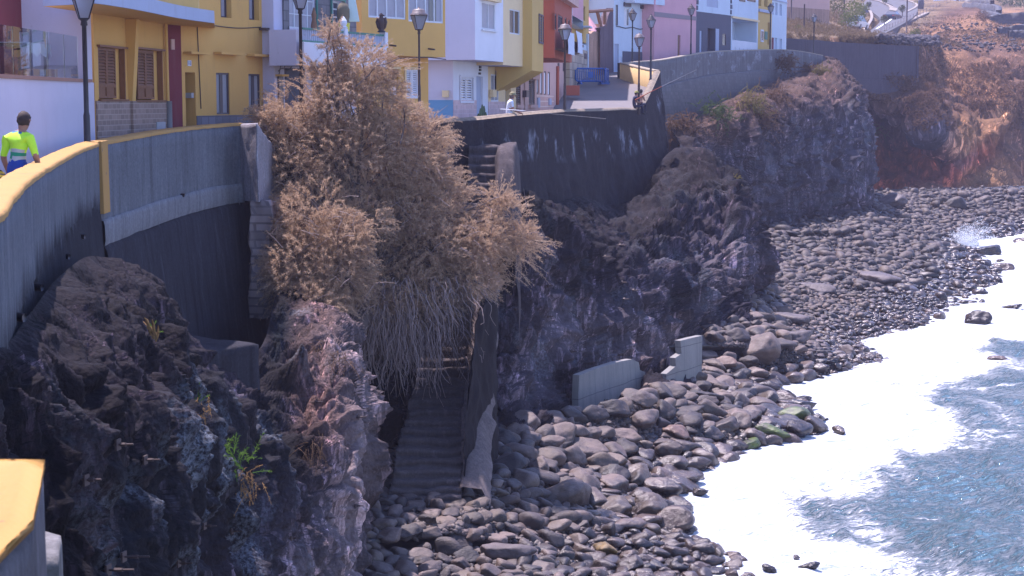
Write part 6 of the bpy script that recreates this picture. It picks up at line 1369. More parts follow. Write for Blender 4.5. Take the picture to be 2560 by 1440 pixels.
# -- the pair sitting at the bend
def seated(label, px, py_head, d, heading, shirt, cap, mat_hair, zseat, rule=None):
    J = [('hip', None, (0, 0, .06), (.15, .13)), ('waist', 'hip', (0, .03, .22), (.135, .12)), ('chest', 'waist', (0, .07, .42), (.165, .13)), ('upch', 'chest', (0, .09, .54), (.13, .10)), ('neck', 'upch', (0, .12, .62), (.058, .058)), ('head0', 'neck', (0, .15, .67), (.07, .075)), ('head', 'head0', (0, .17, .74), (.082, .098)), ('crown', 'head', (0, .16, .81), (.058, .07)),
     ('Rsh', 'upch', (.17, .09, .51), (.07, .07)), ('Relb', 'Rsh', (.22, .16, .26), (.045, .045)), ('Rwrist', 'Relb', (.12, .38, .27), (.028, .026)),
     ('Lsh', 'upch', (-.17, .09, .51), (.07, .07)), ('Lelb', 'Lsh', (-.22, .17, .26), (.045, .045)), ('Lwrist', 'Lelb', (-.10, .40, .30), (.028, .026)),
     ('Rhip', 'hip', (.09, .08, .02), (.10, .09)), ('Rknee', 'Rhip', (.14, .46, .06), (.062, .062)), ('Rank', 'Rknee', (.13, .50, -.34), (.042, .045)), ('Rtoe', 'Rank', (.13, .66, -.40), (.04, .03)),
     ('Lhip', 'hip', (-.09, .08, .02), (.10, .09)), ('Lknee', 'Lhip', (-.14, .46, .06), (.062, .062)), ('Lank', 'Lknee', (-.13, .50, -.34), (.042, .045)), ('Ltoe', 'Lank', (-.13, .66, -.40), (.04, .03))]
    hand(J, 'R', (.12, .38, .27), (-.3, .9, 0), .8); hand(J, 'L', (-.10, .40, .30), (.3, .9, 0), .8)
    def rl(a, b2, tt, c):
        if b2 in ('waist', 'chest', 'upch', 'Rsh', 'Lsh') or (b2 == 'neck' and tt < .3) or (b2 in ('Relb', 'Lelb') and tt < .6): return 1
        if b2 in ('hip', 'Rhip', 'Lhip', 'Rknee', 'Lknee', 'Rank', 'Lank'): return 2
        if b2 in ('Rtoe', 'Ltoe'): return 3
        return 0
    return figure('person', label, ((px-1280)/F*d, d, zseat), heading, J, rl, [SKIN, shirt, dk, boots], hair=mat_hair, cap=cap)
hb = plain('black hair', (0.02, 0.015, 0.015), 0.8)
d = 92.2; seated('person in dark blue with an olive hat sitting at the bend holding a rod', 1582, 228, d, math.radians(-80), plain('dark blue shirt', (0.02, 0.025, 0.07), .8), plain('olive hat', (0.28, 0.26, 0.06), .8), hb, 12+(255-228)*d/F-.86)
d = 94.2; seated('bare shouldered person sitting behind the one in the olive hat', 1597, 222, d, math.radians(-30), plain('tan skin tone top', (0.33, 0.17, 0.12), .7), None, hb, 12+(255-224)*d/F-.86)
bn = empty('stone_bench', (6.85, 93.3, 11.3), label='low stone bench under the two seated people at the bend', cat='bench')
mb = MB(); mb.box(5.95, 6.7, 91.7, 94.6, 11.05, 11.66); mb.build('bench_body', M['conc'], bn, bevel=.03)
rod = empty('fishing_rod', P(1600, 246, 92), label='long dark fishing rod reaching out over the cliff from the seated pair', cat='fishing rod')
mb = MB(); mb.tube([P(1588, 250, 92.0), P(1622, 232, 91.0), P(1655, 216, 90)], [.03, .022, .016], 6); mb.build('handle', M['red'], rod)
mb = MB(); mb.tube([P(1655, 216, 90), P(1700, 194, 89), P(1742, 174, 88)], [.016, .010, .006], 6); mb.build('blank', M['shut_grey'], rod)
# ================================================================ THE BIG DRY TREE
def leafmat(name, c1, c2, trans=0.35):
    m, t, b, o = newmat(name); p = pos(t)
    n = noise(t, p, 1.1, 4, .6); n2 = noise(t, p, 14, 3)
    a = mixc(t, mapr(t, n, .35, .65), c1, c2); a = mixc(t, mapr(t, n2, .3, .7, 0, .6), a, tuple(x*0.55 for x in c1))
    t.links.new(a, b.inputs['Base Color']); b.inputs['Roughness'].default_value = .8; b.inputs['Specular IOR Level'].default_value = .15
    tr = N(t, 'ShaderNodeBsdfTranslucent'); t.links.new(a, tr.inputs[0]); mx = N(t, 'ShaderNodeMixShader', inp={0: trans}); t.links.new(b.outputs[0], mx.inputs[1]); t.links.new(tr.outputs[0], mx.inputs[2]); t.links.new(mx.outputs[0], o.inputs[0])
    return m
def unit(v): return v/(np.linalg.norm(v, axis=-1, keepdims=True)+1e-9)
def sprays(P0, D0, L0, nb=30, bl=0.13, bw=0.013, droop=0.35, stem=True, spread=0.9, rng=RN):
    """feathery sprays: a drooping stem with many fine blades; returns vertices and triangles"""
    n = len(P0); s = rng.random((n, nb))**0.8*0.9+0.1; s[:, -1] = 1
    D = unit(D0); L = L0[:, None]
    def at(s_): return P0[:, None, :] + D[:, None, :]*(L*s_)[..., None] - np.array([0, 0, 1.0])*(L*s_*s_*droop)[..., None]
    B = at(s); tang = unit(D[:, None, :] - np.array([0, 0, 1.0])*(2*droop*s)[..., None])
    rv = rng.normal(size=(n, nb, 3)); rv = unit(rv - (rv*tang).sum(-1, keepdims=True)*tang)
    bd = unit(tang*0.75 + rv*spread); bln = bl*(1.15-0.6*s)*rng.uniform(.6, 1.3, (n, nb))
    T = B + bd*bln[..., None]; side = unit(np.cross(bd, rng.normal(size=(n, nb, 3))))*(bw/2)
    V = np.stack([B-side, B+side, T], 2).reshape(-1, 3); Q = np.arange(len(V)).reshape(-1, 3)
    if stem:
        ss = np.linspace(0, 1, 5)[None, :].repeat(n, 0); C = at(ss); sd = unit(np.cross(D, rng.normal(size=(n, 3))))[:, None, :]*(bw*0.5*(1.3-ss))[..., None]
        a, b2 = C-sd, C+sd; G_ = np.stack([a, b2], 2).reshape(n, 10, 3); off = len(V)+np.arange(n)[:, None]*10
        q = []
        for k in range(4): q.append(np.stack([off[:, 0]+2*k, off[:, 0]+2*k+1, off[:, 0]+2*k+3], 1)); q.append(np.stack([off[:, 0]+2*k, off[:, 0]+2*k+3, off[:, 0]+2*k+2], 1))
        V = np.concatenate([V, G_.reshape(-1, 3)]); Q = np.concatenate([Q]+q)
    return V, Q
lobes = [ # px, py, rx, ry, depth, rdepth, weight
 (830, 120, 22, 60, 47.6, .35, .25), (905, 165, 75, 60, 47.8, .7, .5), (800, 205, 70, 60, 47.8, .7, .5), (850, 260, 130, 90, 47.6, 1.2, 1.5), (730, 290, 85, 60, 47.4, .9, .7), (960, 250, 60, 70, 48.0, .8, .4),
 (860, 400, 180, 120, 47.4, 1.6, 2.6), (1020, 400, 110, 90, 48.2, 1.2, 1.1), (740, 420, 70, 90, 46.8, .9, .8), (1010, 300, 60, 40, 48.4, .6, .25), (1070, 340, 60, 50, 49.0, .7, .35),
 (790, 560, 120, 110, 45.2, 1.2, 1.8), (750, 690, 85, 110, 44.2, 1.0, 1.4), (850, 650, 90, 120, 44.6, 1.0, 1.4), (790, 770, 80, 70, 43.6, .8, .8), (890, 560, 80, 60, 45.6, .9, .7), (720, 640, 50, 60, 44.2, .6, .5), (1010, 540, 130, 90, 47.6, 1.3, 1.6), (1120, 500, 60, 90, 48.6, .9, .6),
 (1080, 620, 120, 70, 47.2, 1.2, 1.2), (1190, 610, 90, 75, 47.8, 1.0, 1.0), (1265, 560, 55, 70, 48.2, .7, .5), (1300, 600, 40, 45, 48.4, .5, .25), (1150, 700, 110, 60, 47.4, 1.0, 1.0), (1000, 720, 120, 75, 46.6, 1.0, 1.2), (1060, 770, 90, 50, 46.6, .9, .6), (930, 760, 60, 60, 46.0, .8, .5), (1245, 500, 35, 30, 48.3, .4, .15), (690, 560, 25, 40, 45.4, .5, .15),
 (700, 300, 40, 30, 47.2, .5, .2), (660, 300, 22, 30, 47.0, .4, .1), (1080, 440, 50, 60, 48.8, .7, .3)]
tp, tdv, tl = [], [], []
TW = sum(l[6] for l in lobes); NSP = 17000
cen = np.array([P(940, 600, 48.5)])
for (px, py, rx, ry, d, rd, wgt) in lobes:
    n = int(NSP*wgt/TW); c = np.array(P(px, py, d)); sx, sz = rx*d/F, ry*d/F
    dr = unit(RN.normal(size=(n, 3))); rr = RN.random(n)**0.38*0.93
    o_ = dr*rr[:, None]*np.array([sx, rd, sz]); q = c+o_
    keep = fbm(q*1.5, 3, 5) > -0.28          # leaves gaps between the clumps
    dd = unit(o_/np.array([sx, rd, sz]))*0.8 + np.array([0.05, -0.1, 0.45]) + RN.normal(size=(n, 3))*0.35
    tp.append(q[keep]); tdv.append(dd[keep]); tl.append(RN.uniform(.28, .62, n)[keep])
tp = np.concatenate(tp); tdv = np.concatenate(tdv); tl = np.concatenate(tl)
tree = empty('dry_tree', P(880, 860, 44.5), label='huge dry brown feathery tree growing out of the sea wall over the stairs', cat='tree')
lv, lq = sprays(tp, tdv, tl, 34, 0.12, 0.014, 0.38)
TREEM = leafmat('dry feathery foliage', (0.50, 0.350, 0.230), (0.68, 0.500, 0.345), .42)
npmesh('crown', lv, lq, TREEM, tree, smooth=False)
# long wispy leaders that break the outline
wp, wd, wl = [], [], []
for (px, py, dx, dy) in [(828, 100, 0, -1), (822, 70, -.1, -1), (835, 80, .1, -1), (905, 110, .3, -1), (940, 130, .7, -.7), (975, 150, 1, -.5), (1000, 160, 1, -.4), (780, 160, -.6, -.8), (745, 200, -1, -.5), (700, 250, -1, -.4), (660, 280, -1, -.3), (1010, 265, 1, -.5), (1090, 290, 1, -.5), (1105, 330, 1, -.2), (1125, 420, 1, -.2), (1290, 500, .9, -.6), (1330, 590, 1, 0), (1345, 598, 1, .1), (1260, 470, .2, -1), (1310, 640, 1, .3), (1290, 670, .9, .5), (700, 230, -.9, -.6), (870, 130, .3, -.9), (640, 300, -1, .1)]:
    for k in range(6):
        wp.append(P(px+R.uniform(-14, 14), py+R.uniform(0, 22), 47.5+R.uniform(-.4, .4))); wd.append((dx+R.uniform(-.3, .3), R.uniform(-.3, .3), -dy+R.uniform(-.3, .3))); wl.append(R.uniform(.4, .75))
lv, lq = sprays(np.array(wp), np.array(wd), np.array(wl), 30, .09, .014, .25); npmesh('leader_sprays', lv, lq, TREEM, tree, smooth=False)
bark = plain('grey brown bark', (0.13, 0.095, 0.08), .85, var=.4, scale=12, bmp=.02); twg = plain('pale dry twigs', (0.27, 0.20, 0.175), .8, var=.35, scale=9)
base = Vector(P(885, 855, 44.8)); mb = MB()
def limb(mb, a, b2, r0, r1, seg=9, wob=.25, sag=0.4):
    a, b2 = Vector(a), Vector(b2); pts = []; L = (b2-a).length; ph = R.random()*6
    for i in range(seg+1):
        f = i/seg; p_ = a.lerp(b2, f); p_.z += sag*math.sin(math.pi*f); p_.x += wob*math.sin(f*5+ph)*f*(1-f)*2; p_.y += wob*math.cos(f*4+ph)*f*(1-f)*2; pts.append(p_)
    mb.tube(pts, [r0+(r1-r0)*(i/seg) for i in range(seg+1)], 7, False); return pts
trunk_top = Vector(P(930, 700, 46.8)); mt = MB(); tk = limb(mt, base, trunk_top, .26, .17, 8, .3, .1); mt.build('trunk', bark, tree, smooth=True)
for (px, py, rx, ry, d, rd, wgt) in lobes:
    e = P(px, py-ry*.3, d); pts = limb(mb, trunk_top, e, .09, .02, 10, .5, .3)
    for k in range(int(3+wgt*7)):
        s_ = pts[R.randrange(4, 10)]; q = Vector(P(px+R.uniform(-rx, rx), py+R.uniform(-ry, ry), d-R.uniform(-rd, rd))); limb(mb, s_, q, .022, .006, 6, .25, .1)
for pts in ([(850, 237), (840, 200), (822, 160), (815, 120), (828, 70)], [(890, 215), (920, 190), (940, 165), (965, 160), (1000, 145)], [(1000, 360), (1010, 320), (1012, 290), (1008, 270)], [(760, 300), (740, 250), (720, 220)], [(850, 240), (830, 210), (818, 190), (820, 140)]):
    mb.tube([P(x, y, 46.9+.3*math.sin(i)) for i, (x, y) in enumerate(pts)], [.022-.003*i for i in range(len(pts))], 5, False)
mb.build('limbs', bark, tree, smooth=True)
# curtain of bare hanging twigs below the crown
mb = MB(); 
for k in range(620):
    px = 1010 + R.gauss(0, 75); py = R.uniform(690, 850); d = 46.4+R.uniform(-.9, 1.0) + (px-1010)*.002
    if px < 880 or px > 1215: px = R.uniform(900, 1190)
    L = R.uniform(.5, 1.55)*(1.25 if px < 1130 else .7); p_ = Vector(P(px, py, d)); dirx = (px-960)/260*R.uniform(.2, 1.0)+R.uniform(-.25, .25); pts = []
    seg = 8; ph = R.random()*6
    for i in range(seg):
        f = i/(seg-1); pts.append(p_+Vector((dirx*L*f*(1-.3*f)+.10*math.sin(f*5+ph)*(.4+f)+.03*math.sin(f*13+ph*3), -.35*L*f+.08*math.cos(f*5+ph), -L*f**1.15+ ((0.10+.15*R.random())*L*f**4 if k % 3 == 0 else 0))))
    r0 = R.uniform(.008, .017); mb.tube(pts, [r0*(1-.6*i/(seg-1)) for i in range(seg)], 4, False)
for k in range(170):        # bare twigs sticking out elsewhere
    l = R.choice(lobes[6:22]); px = l[0]+R.uniform(-l[2], l[2])*1.05; py = l[1]+R.uniform(-l[3], l[3])*1.05; p_ = Vector(P(px, py, l[4]-l[5]*.8)); v = Vector((R.uniform(-1, 1), R.uniform(-.5, .1), R.uniform(-.5, .8))).normalized()*R.uniform(.3, .7)
    mb.tube([p_, p_+v*.5+Vector((0, 0, .03)), p_+v], [.010, .007, .003], 4, False)
mb.build('hanging_twigs', twg, tree)
n = 1500; q = np.array([P(RN.uniform(880, 1180), RN.uniform(680, 860), RN.uniform(46.2, 47.8)) for _ in range(n)])
lv, lq = sprays(q, np.stack([RN.normal(size=n)*.3+.15, RN.normal(size=n)*.3-.2, -np.ones(n)*.8], 1), RN.uniform(.4, .8, n), 22, .14, .012, .2); npmesh('drooping_sprays', lv, lq, leafmat('grey dry sprays', (0.19, 0.145, 0.115), (0.28, 0.20, 0.15), .3), tree, smooth=False)

# ================================================================ ROCKS ON THE SHORE
def ico(sub):
    import bmesh
    bm = bmesh.new(); bmesh.ops.create_icosphere(bm, subdivisions=sub, radius=1); bm.verts.ensure_lookup_table()
    V = np.array([v.co[:] for v in bm.verts]); Fc = np.array([[v.index for v in f.verts] for f in bm.faces]); bm.free(); return V, Fc
def rockshape(sub, seed, p=9, nplanes=13, rough=.05):
    rng = np.random.default_rng(seed); V, Fc = ico(sub); nn = unit(rng.normal(size=(nplanes, 3))); h = rng.uniform(.62, 1.0, nplanes)
    dots = np.maximum(V@nn.T, 0)/h; r = (np.sum(dots**p, 1)+1e-3)**(-1/p); r = np.minimum(r, 1.35)
    V = V*r[:, None]; V *= np.array([1, rng.uniform(.7, .95), rng.uniform(.6, .9)])
    if rough: V = V*(1+fbm(V*1.6+seed, 4, seed)*rough*2)[:, None]; V = V*(1+fbm(V*5+seed, 3, seed)*rough*.9)[:, None]
    return V, Fc
m, t, b, o = newmat('shore boulder'); p = pos(t); oi = N(t, 'ShaderNodeObjectInfo')
g = t.nodes.new('ShaderNodeSeparateXYZ'); t.links.new(pos(t), g.inputs[0])
def rockcol(t, b, rnd, p):
    base = mixc(t, rnd, (0.018, 0.014, 0.017), (0.145, 0.108, 0.092)); big = noise(t, p, 1.3, 5, .6); base = mixc(t, mapr(t, big, .35, .65), mixc(t, 1.0, base, (.6, .6, .62), 'MULTIPLY'), mixc(t, 1.0, base, (1.5, 1.42, 1.35), 'MULTIPLY'))
    base = mixc(t, mapr(t, noise(t, p, 0.8, 3), .53, .63, 0, .7), base, (0.125, 0.088, 0.060)); base = mixc(t, mapr(t, noise(t, p, 2.3, 4), .62, .70, 0, .6), base, (0.20, 0.16, 0.14))
    base = mixc(t, mapr(t, noise(t, p, 18, 4, .7), .35, .7, 0, .5), base, mixc(t, 1.0, base, (.4, .4, .4), 'MULTIPLY'))
    gz = t.nodes.new('ShaderNodeSeparateXYZ'); t.links.new(pos(t), gz.inputs[0]); wet = mapr(t, math_(t, 'ADD', gz.outputs[2], math_(t, 'MULTIPLY', big, .6)), 1.35, .75)
    base = mixc(t, math_(t, 'MULTIPLY', wet, .45), base, mixc(t, 1.0, base, (.35, .33, .33), 'MULTIPLY'))
    t.links.new(base, b.inputs['Base Color']); t.links.new(mapr(t, wet, 0, 1, .62, .24), b.inputs['Roughness']); b.inputs['Specular IOR Level'].default_value = .5
    bump(t, b, math_(t, 'ADD', noise(t, p, 5, 7, .7), math_(t, 'MULTIPLY', noise(t, p, 28, 3), .3)), .8, .05)
rockcol(t, b, oi.outputs['Random'], p); ROCKM = m
def tinted(name, c, c2, rough=.5):
    m, t, b, o = newmat(name); p = pos(t); t.links.new(mixc(t, mapr(t, noise(t, p, 2.5, 6, .65), .35, .65), c, c2), b.inputs['Base Color']); b.inputs['Roughness'].default_value = rough; bump(t, b, noise(t, p, 6, 7, .7), .8, .05); return m
ORANGE = tinted('orange rock', (0.11, 0.062, 0.042), (0.17, 0.105, 0.075)); YEL = tinted('yellow stained rock', (0.20, 0.12, 0.025), (0.06, 0.045, 0.03)); PALE = tinted('pale rock', (0.060, 0.047, 0.047), (0.12, 0.094, 0.09), .6); MOSS = tinted('mossy wet rock', (0.075, 0.115, 0.010), (0.035, 0.028, 0.026), .4)
BB = BVHTree.FromPolygons([tuple(v) for v in bp], [tuple(q) for q in gridquads(BN, len(rows))])
def ground(x, y):
    h = BB.ray_cast(Vector((x, y, 20)), Vector((0, 0, -1))); return h[0].z if h[0] else None
protos = []
for k in range(12):
    V, Fc = rockshape(4, 100+k, p=(8 if k < 6 else 45), nplanes=(14 if k < 6 else 9), rough=.09 if k < 6 else .05)
    me = bpy.data.meshes.new('boulder'); me.from_pydata([tuple(v) for v in V], [], [tuple(f) for f in Fc]); me.polygons.foreach_set('use_smooth', [True]*len(Fc)); me.materials.append(ROCKM); protos.append(me)
placed = []
def put_rock(x, y, z, size, k, label, group=None, mat=None, sq=1.0, rot=None, tilt=.25):
    o = bpy.data.objects.new('boulder', protos[k % 12]); COL.objects.link(o); o.location = (x, y, z); 
    sx, sy, sz = size if hasattr(size, '__len__') else (size, size, size*sq); o.scale = (sx, sy, sz); o.rotation_euler = (R.uniform(-tilt, tilt), R.uniform(-tilt, tilt), R.uniform(0, 6.28) if rot is None else rot)
    tag(o, label, 'boulder', group)
    if mat: o.data = protos[k % 12].copy(); o.data.materials[0] = mat
    return o
def at_beach(px, py, wpx, hpx, k, label, mat=None, rot=None, depthf=.8, tilt=.1, z=None):
    h, nn2 = hit(px, py+hpx*.30, BB)
    if h is None or z is not None: h = Vector(PZ(px, py+hpx*.3, 0.1 if z is None else z))
    s = h.y/F; W_, H_ = wpx*s/2, hpx*s/2*1.15
    placed.append((h.x, h.y, W_*.9)); LM.append((h.x, h.y, ' '.join(label.split()[:9]))); return put_rock(h.x, h.y, h.z+H_*.35, (W_, W_*depthf, H_), k, label, 'named rocks on the shore', mat, rot=rot, tilt=tilt)
LM = []
SPEC = [
 (1812, 905, 55, 40, 7, 'small orange boulder right of the tall concrete slab', ORANGE), (2122, 878, 52, 44, 2, 'pale rounded boulder alone at the edge of the surf on the shingle', PALE),
 (1900, 862, 120, 110, 8, 'massive dark block at the foot of the promontory', None), (1985, 838, 90, 62, 3, 'big smooth rounded boulder beside the massive dark block', PALE), (1975, 790, 95, 50, 9, 'broad flat topped boulder above the smooth rounded one', PALE),
 (2190, 690, 120, 46, 10, 'long pale slab tilted down the middle of the far beach', PALE), (1920, 668, 90, 52, 4, 'big pale domed boulder just right of the dark promontory', PALE), (2030, 715, 110, 34, 11, 'flat pale slab among cobbles below the domed boulder', PALE),
 (1425, 1215, 175, 120, 1, 'huge smooth dark boulder right of the stair wall', None), (1515, 1368, 72, 56, 5, 'yellow stained rounded boulder in the foreground rocks', YEL), (1255, 1372, 150, 70, 10, 'large flat grey slab in the rocks at the stair foot', PALE), (1575, 1405, 78, 62, 8, 'square grey block in the foreground right of the yellow boulder', None),
 (2352, 788, 50, 56, 9, 'stump shaped dark rock at the edge of the surf', None), (1665, 1120, 95, 75, 0, 'brown rounded boulder below the stepped slab', None), (1760, 1140, 85, 66, 6, 'smooth flat faced boulder close to the surf', None), (1600, 1190, 100, 60, 2, 'brown domed boulder at the edge of the shade', None), (1655, 1210, 90, 90, 3, 'tall rounded boulder standing at the white water', None),
 (1610, 1040, 110, 80, 4, 'dark rounded boulder leaning below the pale slab', None), (1700, 1078, 90, 60, 5, 'warm brown boulder between slab and surf', ORANGE), (2392, 508, 62, 42, 7, 'dark block on the far shingle below the red slope', None), (2200, 450, 80, 60, 1, 'pale boulder at the corner of the far cove', PALE), (2230, 500, 130, 50, 2, 'long grey rock mound below the far cave', PALE),
 (1985, 1035, 84, 54, 6, 'green mossy wet rock nearest the surf point', MOSS), (1925, 1072, 80, 50, 0, 'mossy rock beside the wet point', MOSS), (1880, 1105, 60, 40, 3, 'dark rock with green weed at the surf', MOSS), (2050, 1068, 50, 34, 4, 'low green weedy rock at the tip of the point', MOSS), (1560, 1310, 90, 56, 5, 'long wet boulder in the foreground near the foam', None), (1480, 1075, 90, 60, 1, 'grey boulder at the foot of the stepped slab', None), (1350, 1160, 90, 60, 2, 'shaded boulder behind the huge smooth one', None)]
for s in SPEC: at_beach(*s[:6], mat=s[6])
SEAR = [(2440, 795, 78, 46, 8, 'jagged wet rock standing in the surf off the shingle'), (2492, 893, 58, 26, 7, 'low dark rock alone in the foam'), (2532, 765, 46, 18, 3, 'flat dark rock awash near the right edge'), (2478, 622, 66, 44, 9, 'tall dark rock where the wave breaks'), (2517, 664, 54, 34, 10, 'pointed dark rock in the surf below the breaking wave'), (2500, 650, 22, 14, 4, 'tiny rock tip in the surf'), (2028, 1412, 50, 26, 6, 'wet rock tip in the foam at the bottom'), (1922, 1416, 46, 24, 1, 'rounded rock half drowned at the bottom edge of the foam'), (2098, 1072, 44, 26, 0, 'rock washed by foam off the mossy point'), (2556, 600, 40, 20, 5, 'low rock at the far right edge of the surf'), (2430, 605, 60, 20, 2, 'long low rock beside the spray'), (1745, 1225, 54, 34, 3, 'rounded rock cut off by foam'), (1990, 1390, 24, 12, 4, 'small rock in the bottom foam'), (2200, 905, 14, 8, 4, 'tiny stone in the wash below the pale boulder')]
for s in SEAR:
    s = s[:4]+(s[4] % 6,)+s[5:]
    x, y, z = PZ(s[0], s[1]+s[3]*.3, .05); sc2 = y/F; o = put_rock(x, y, 0.05+s[3]*sc2*.18, (s[2]*sc2/2, s[2]*sc2*.4, s[3]*sc2*.66), s[4], s[5], 'rocks standing in the surf', tilt=.15); placed.append((x, y, s[2]*sc2*.45))
# random boulders, largest first, kept apart
def beach_pt(i, r):
    b_ = Bc[i]; s_ = Sc[i]; return b_[0]*(1-r)+s_[0]*r, b_[1]*(1-r)+s_[1]*r
cell = {}
def free(x, y, r, f=.78):
    ci, cj = int(x//2), int(y//2)
    for a in range(ci-1, ci+2):
        for c in range(cj-1, cj+2):
            for (u, v, q) in cell.get((a, c), ()):
                if (u-x)**2+(v-y)**2 < (f*(r+q))**2: return False
    return True
def addc(x, y, r): cell.setdefault((int(x//2), int(y//2)), []).append((x, y, r))
for p_ in placed: addc(*p_)
cand = []
yB = Bc[:, 1]
def sizeof(y, r, X):     # typical radius by place
    if y < 46: return R.choice((.09, .12, .15, .2, .26))*R.uniform(.8, 1.2)
    if y < 64: return R.choice((.10, .14, .18, .24, .32, .44))*R.uniform(.8, 1.15)
    if y < 74: return R.choice((.12, .16, .22, .34, .5))*R.uniform(.8, 1.1)
    if y < 100: return R.choice((.10, .13, .17, .24))*R.uniform(.8, 1.1)*(1.9 if (r < .3 and R.random() < .25) else 1)
    return R.choice((.11, .14, .18, .24, .34))*R.uniform(.8, 1.2)*(1.6 if R.random() < .05 else 1)
T0 = 90000
for _ in range(T0):
    i = R.randrange(60, BN-10); r = -0.2+R.random()*1.26
    x, y = beach_pt(i, r); px, py = pix(np.array([x, y, .8]))
    if not (840 < px < 2600 and 400 < py < 1500): continue
    s = sizeof(y, r, x); cand.append((s, x, y, px, py, r))
SCR = []
for _ in range(60000):
    px, py = R.uniform(850, 2575), R.uniform(462, 1450); q_ = BB.ray_cast(Vector((0, 0, CZ)), Vector(ray(px, py)))[0]
    if q_ is None or q_.z < -.12: continue
    SCR.append((q_.x, q_.y, px, py))
for x, y, px, py in SCR[:26000]: cand.append((sizeof(y, .6, x)*.85, x, y, px, py, .6))
cand.sort(key=lambda c: -c[0]); big_ = []; small_ = []
for s, x, y, px, py, r in cand:
    if 1430 < px < 1775 and py < np.interp(px, [1430, 1447, 1634, 1660, 1754, 1775], [1040, 1062, 1022, 1000, 968, 950]) and y > 54: continue
    if not free(x, y, s, .74): continue
    addc(x, y, s); (big_ if s*F/y > 12.5 and y < 110 else small_).append((s, x, y, px, py, r))
big_.sort(key=lambda c: -c[0]/c[2]); extra_ = big_[225:]; big_ = big_[:225]; small_ += extra_
LB_ = [('wet brown boulder in the pile between the stepped slab and the surf', 'boulders between the slabs and the surf'), ('dark angular rock in the heap at the foot of the long stairway', 'rocks at the stair foot'), ('grey boulder at the foot of the dark promontory', 'boulders at the promontory foot'), ('cobble on the dark shingle of the far beach', 'cobbles on the far beach')]
for s, x, y, px, py, r in big_:
    z = ground(x, y)
    if z is None: continue
    k = R.randrange(12); cls = 1 if y < 47.5 else 0 if y < 64 else 2 if y < 80 else 3
    if cls == 1: k = 6+k % 6
    if cls == 0: k = k % 8
    nm_ = min(((x-a_)**2+(y-b_)**2, l_) for a_, b_, l_ in LM)[1]; sz_ = 'small' if s < .2 else 'medium sized' if s < .34 else 'large'
    put_rock(x, y, z+s*.22, s*1.08, k, f"{sz_} {'angular' if k > 5 else 'rounded'} rock near the {nm_}", 'rocks near the '+nm_, sq=R.uniform(.7, 1.0))
# everything smaller: one mass of shingle and cobbles
def mass(name, items, sub, label, zoff=.15, mat=None, grd=ground):
    shp = [rockshape(sub, 500+k, p=8, nplanes=10, rough=0) for k in range(10)]; Vs, Fs, Cs = [], [], []; off = 0
    for s, x, y in items:
        z = grd(x, y)
        if z is None: continue
        V, Fc = shp[R.randrange(10)]; a = R.uniform(0, 6.28); c, s_ = math.cos(a), math.sin(a); V2 = V*np.array([s*R.uniform(.85, 1.2), s, s*R.uniform(.6, .95)]); V2 = np.stack([V2[:, 0]*c-V2[:, 1]*s_, V2[:, 0]*s_+V2[:, 1]*c, V2[:, 2]+V2[:, 0]*R.uniform(-.2, .2)], 1)+np.array([x, y, z+s*zoff])
        Vs.append(V2); Fs.append(Fc+off); off += len(V2); Cs.append(np.full((len(V2), 3), R.random()*(1 if y < 95 else .55)))
    o = npmesh(name, np.concatenate(Vs), np.concatenate(Fs), mat, col=np.concatenate(Cs)); tag(o, label, 'stones', kind='stuff'); return o
m, t, b, o = newmat('shingle stones'); at = N(t, 'ShaderNodeAttribute', attribute_name='tone'); rockcol(t, b, at.outputs['Fac'], pos(t)); SHM = m
near_s = [(c[0], c[1], c[2]) for c in small_ if c[2] < 80]; far_s = [(c[0], c[1], c[2]) for c in small_ if c[2] >= 80]
peb = []
for _ in range(18000):
    i = R.randrange(60, BN-10); r = -.15+R.random()*1.2; x, y = beach_pt(i, r); px, py = pix(np.array([x, y, .8]))
    if not (850 < px < 2600 and 400 < py < 1500): continue
    peb.append((R.uniform(.07, .15)*(1 if y < 90 else 1.5), x, y))
for x, y, px, py in SCR[26000:38000]: peb.append((R.uniform(.06, .13)*(1 if y < 90 else 1.5), x, y))
mass('cobbles', near_s, 3, 'dark cobbles filling the gaps between the boulders', .2, SHM); mass('far_cobbles', far_s, 2, 'dark cobbles covering the far beach', .2, SHM); mass('shingle', peb, 1, 'fine dark shingle between the stones of the beach', .1, SHM)

# breaking wave spray
sp_m, t, b, o = newmat('spray droplets'); b.inputs['Base Color'].default_value = (.85, .88, .9, 1); b.inputs['Roughness'].default_value = .6
c = np.array(PZ(2425, 612, .1)); n = 7000; V, Fc = ico(1); th = RN.uniform(0, math.pi, n); rr = RN.random(n)**1.5*np.where(np.sin(th*2.3) > .2, 1.6, 1.1)
pc = np.stack([c[0]+np.cos(th)*rr*1.5-.2+RN.normal(size=n)*.18, c[1]+RN.normal(size=n)*.5, .1+np.sin(th)*rr*(1.0+.7*np.sin(th*7)**2)], 1); sz = RN.uniform(.008, .028, n)
Vv = (V[None]*sz[:, None, None]+pc[:, None]).reshape(-1, 3); Ff = (Fc[None]+(np.arange(n)*len(V))[:, None, None]).reshape(-1, 3)
o = npmesh('wave_spray', Vv, Ff, sp_m); tag(o, 'burst of white spray where a wave hits the far rocks', 'spray', kind='stuff')
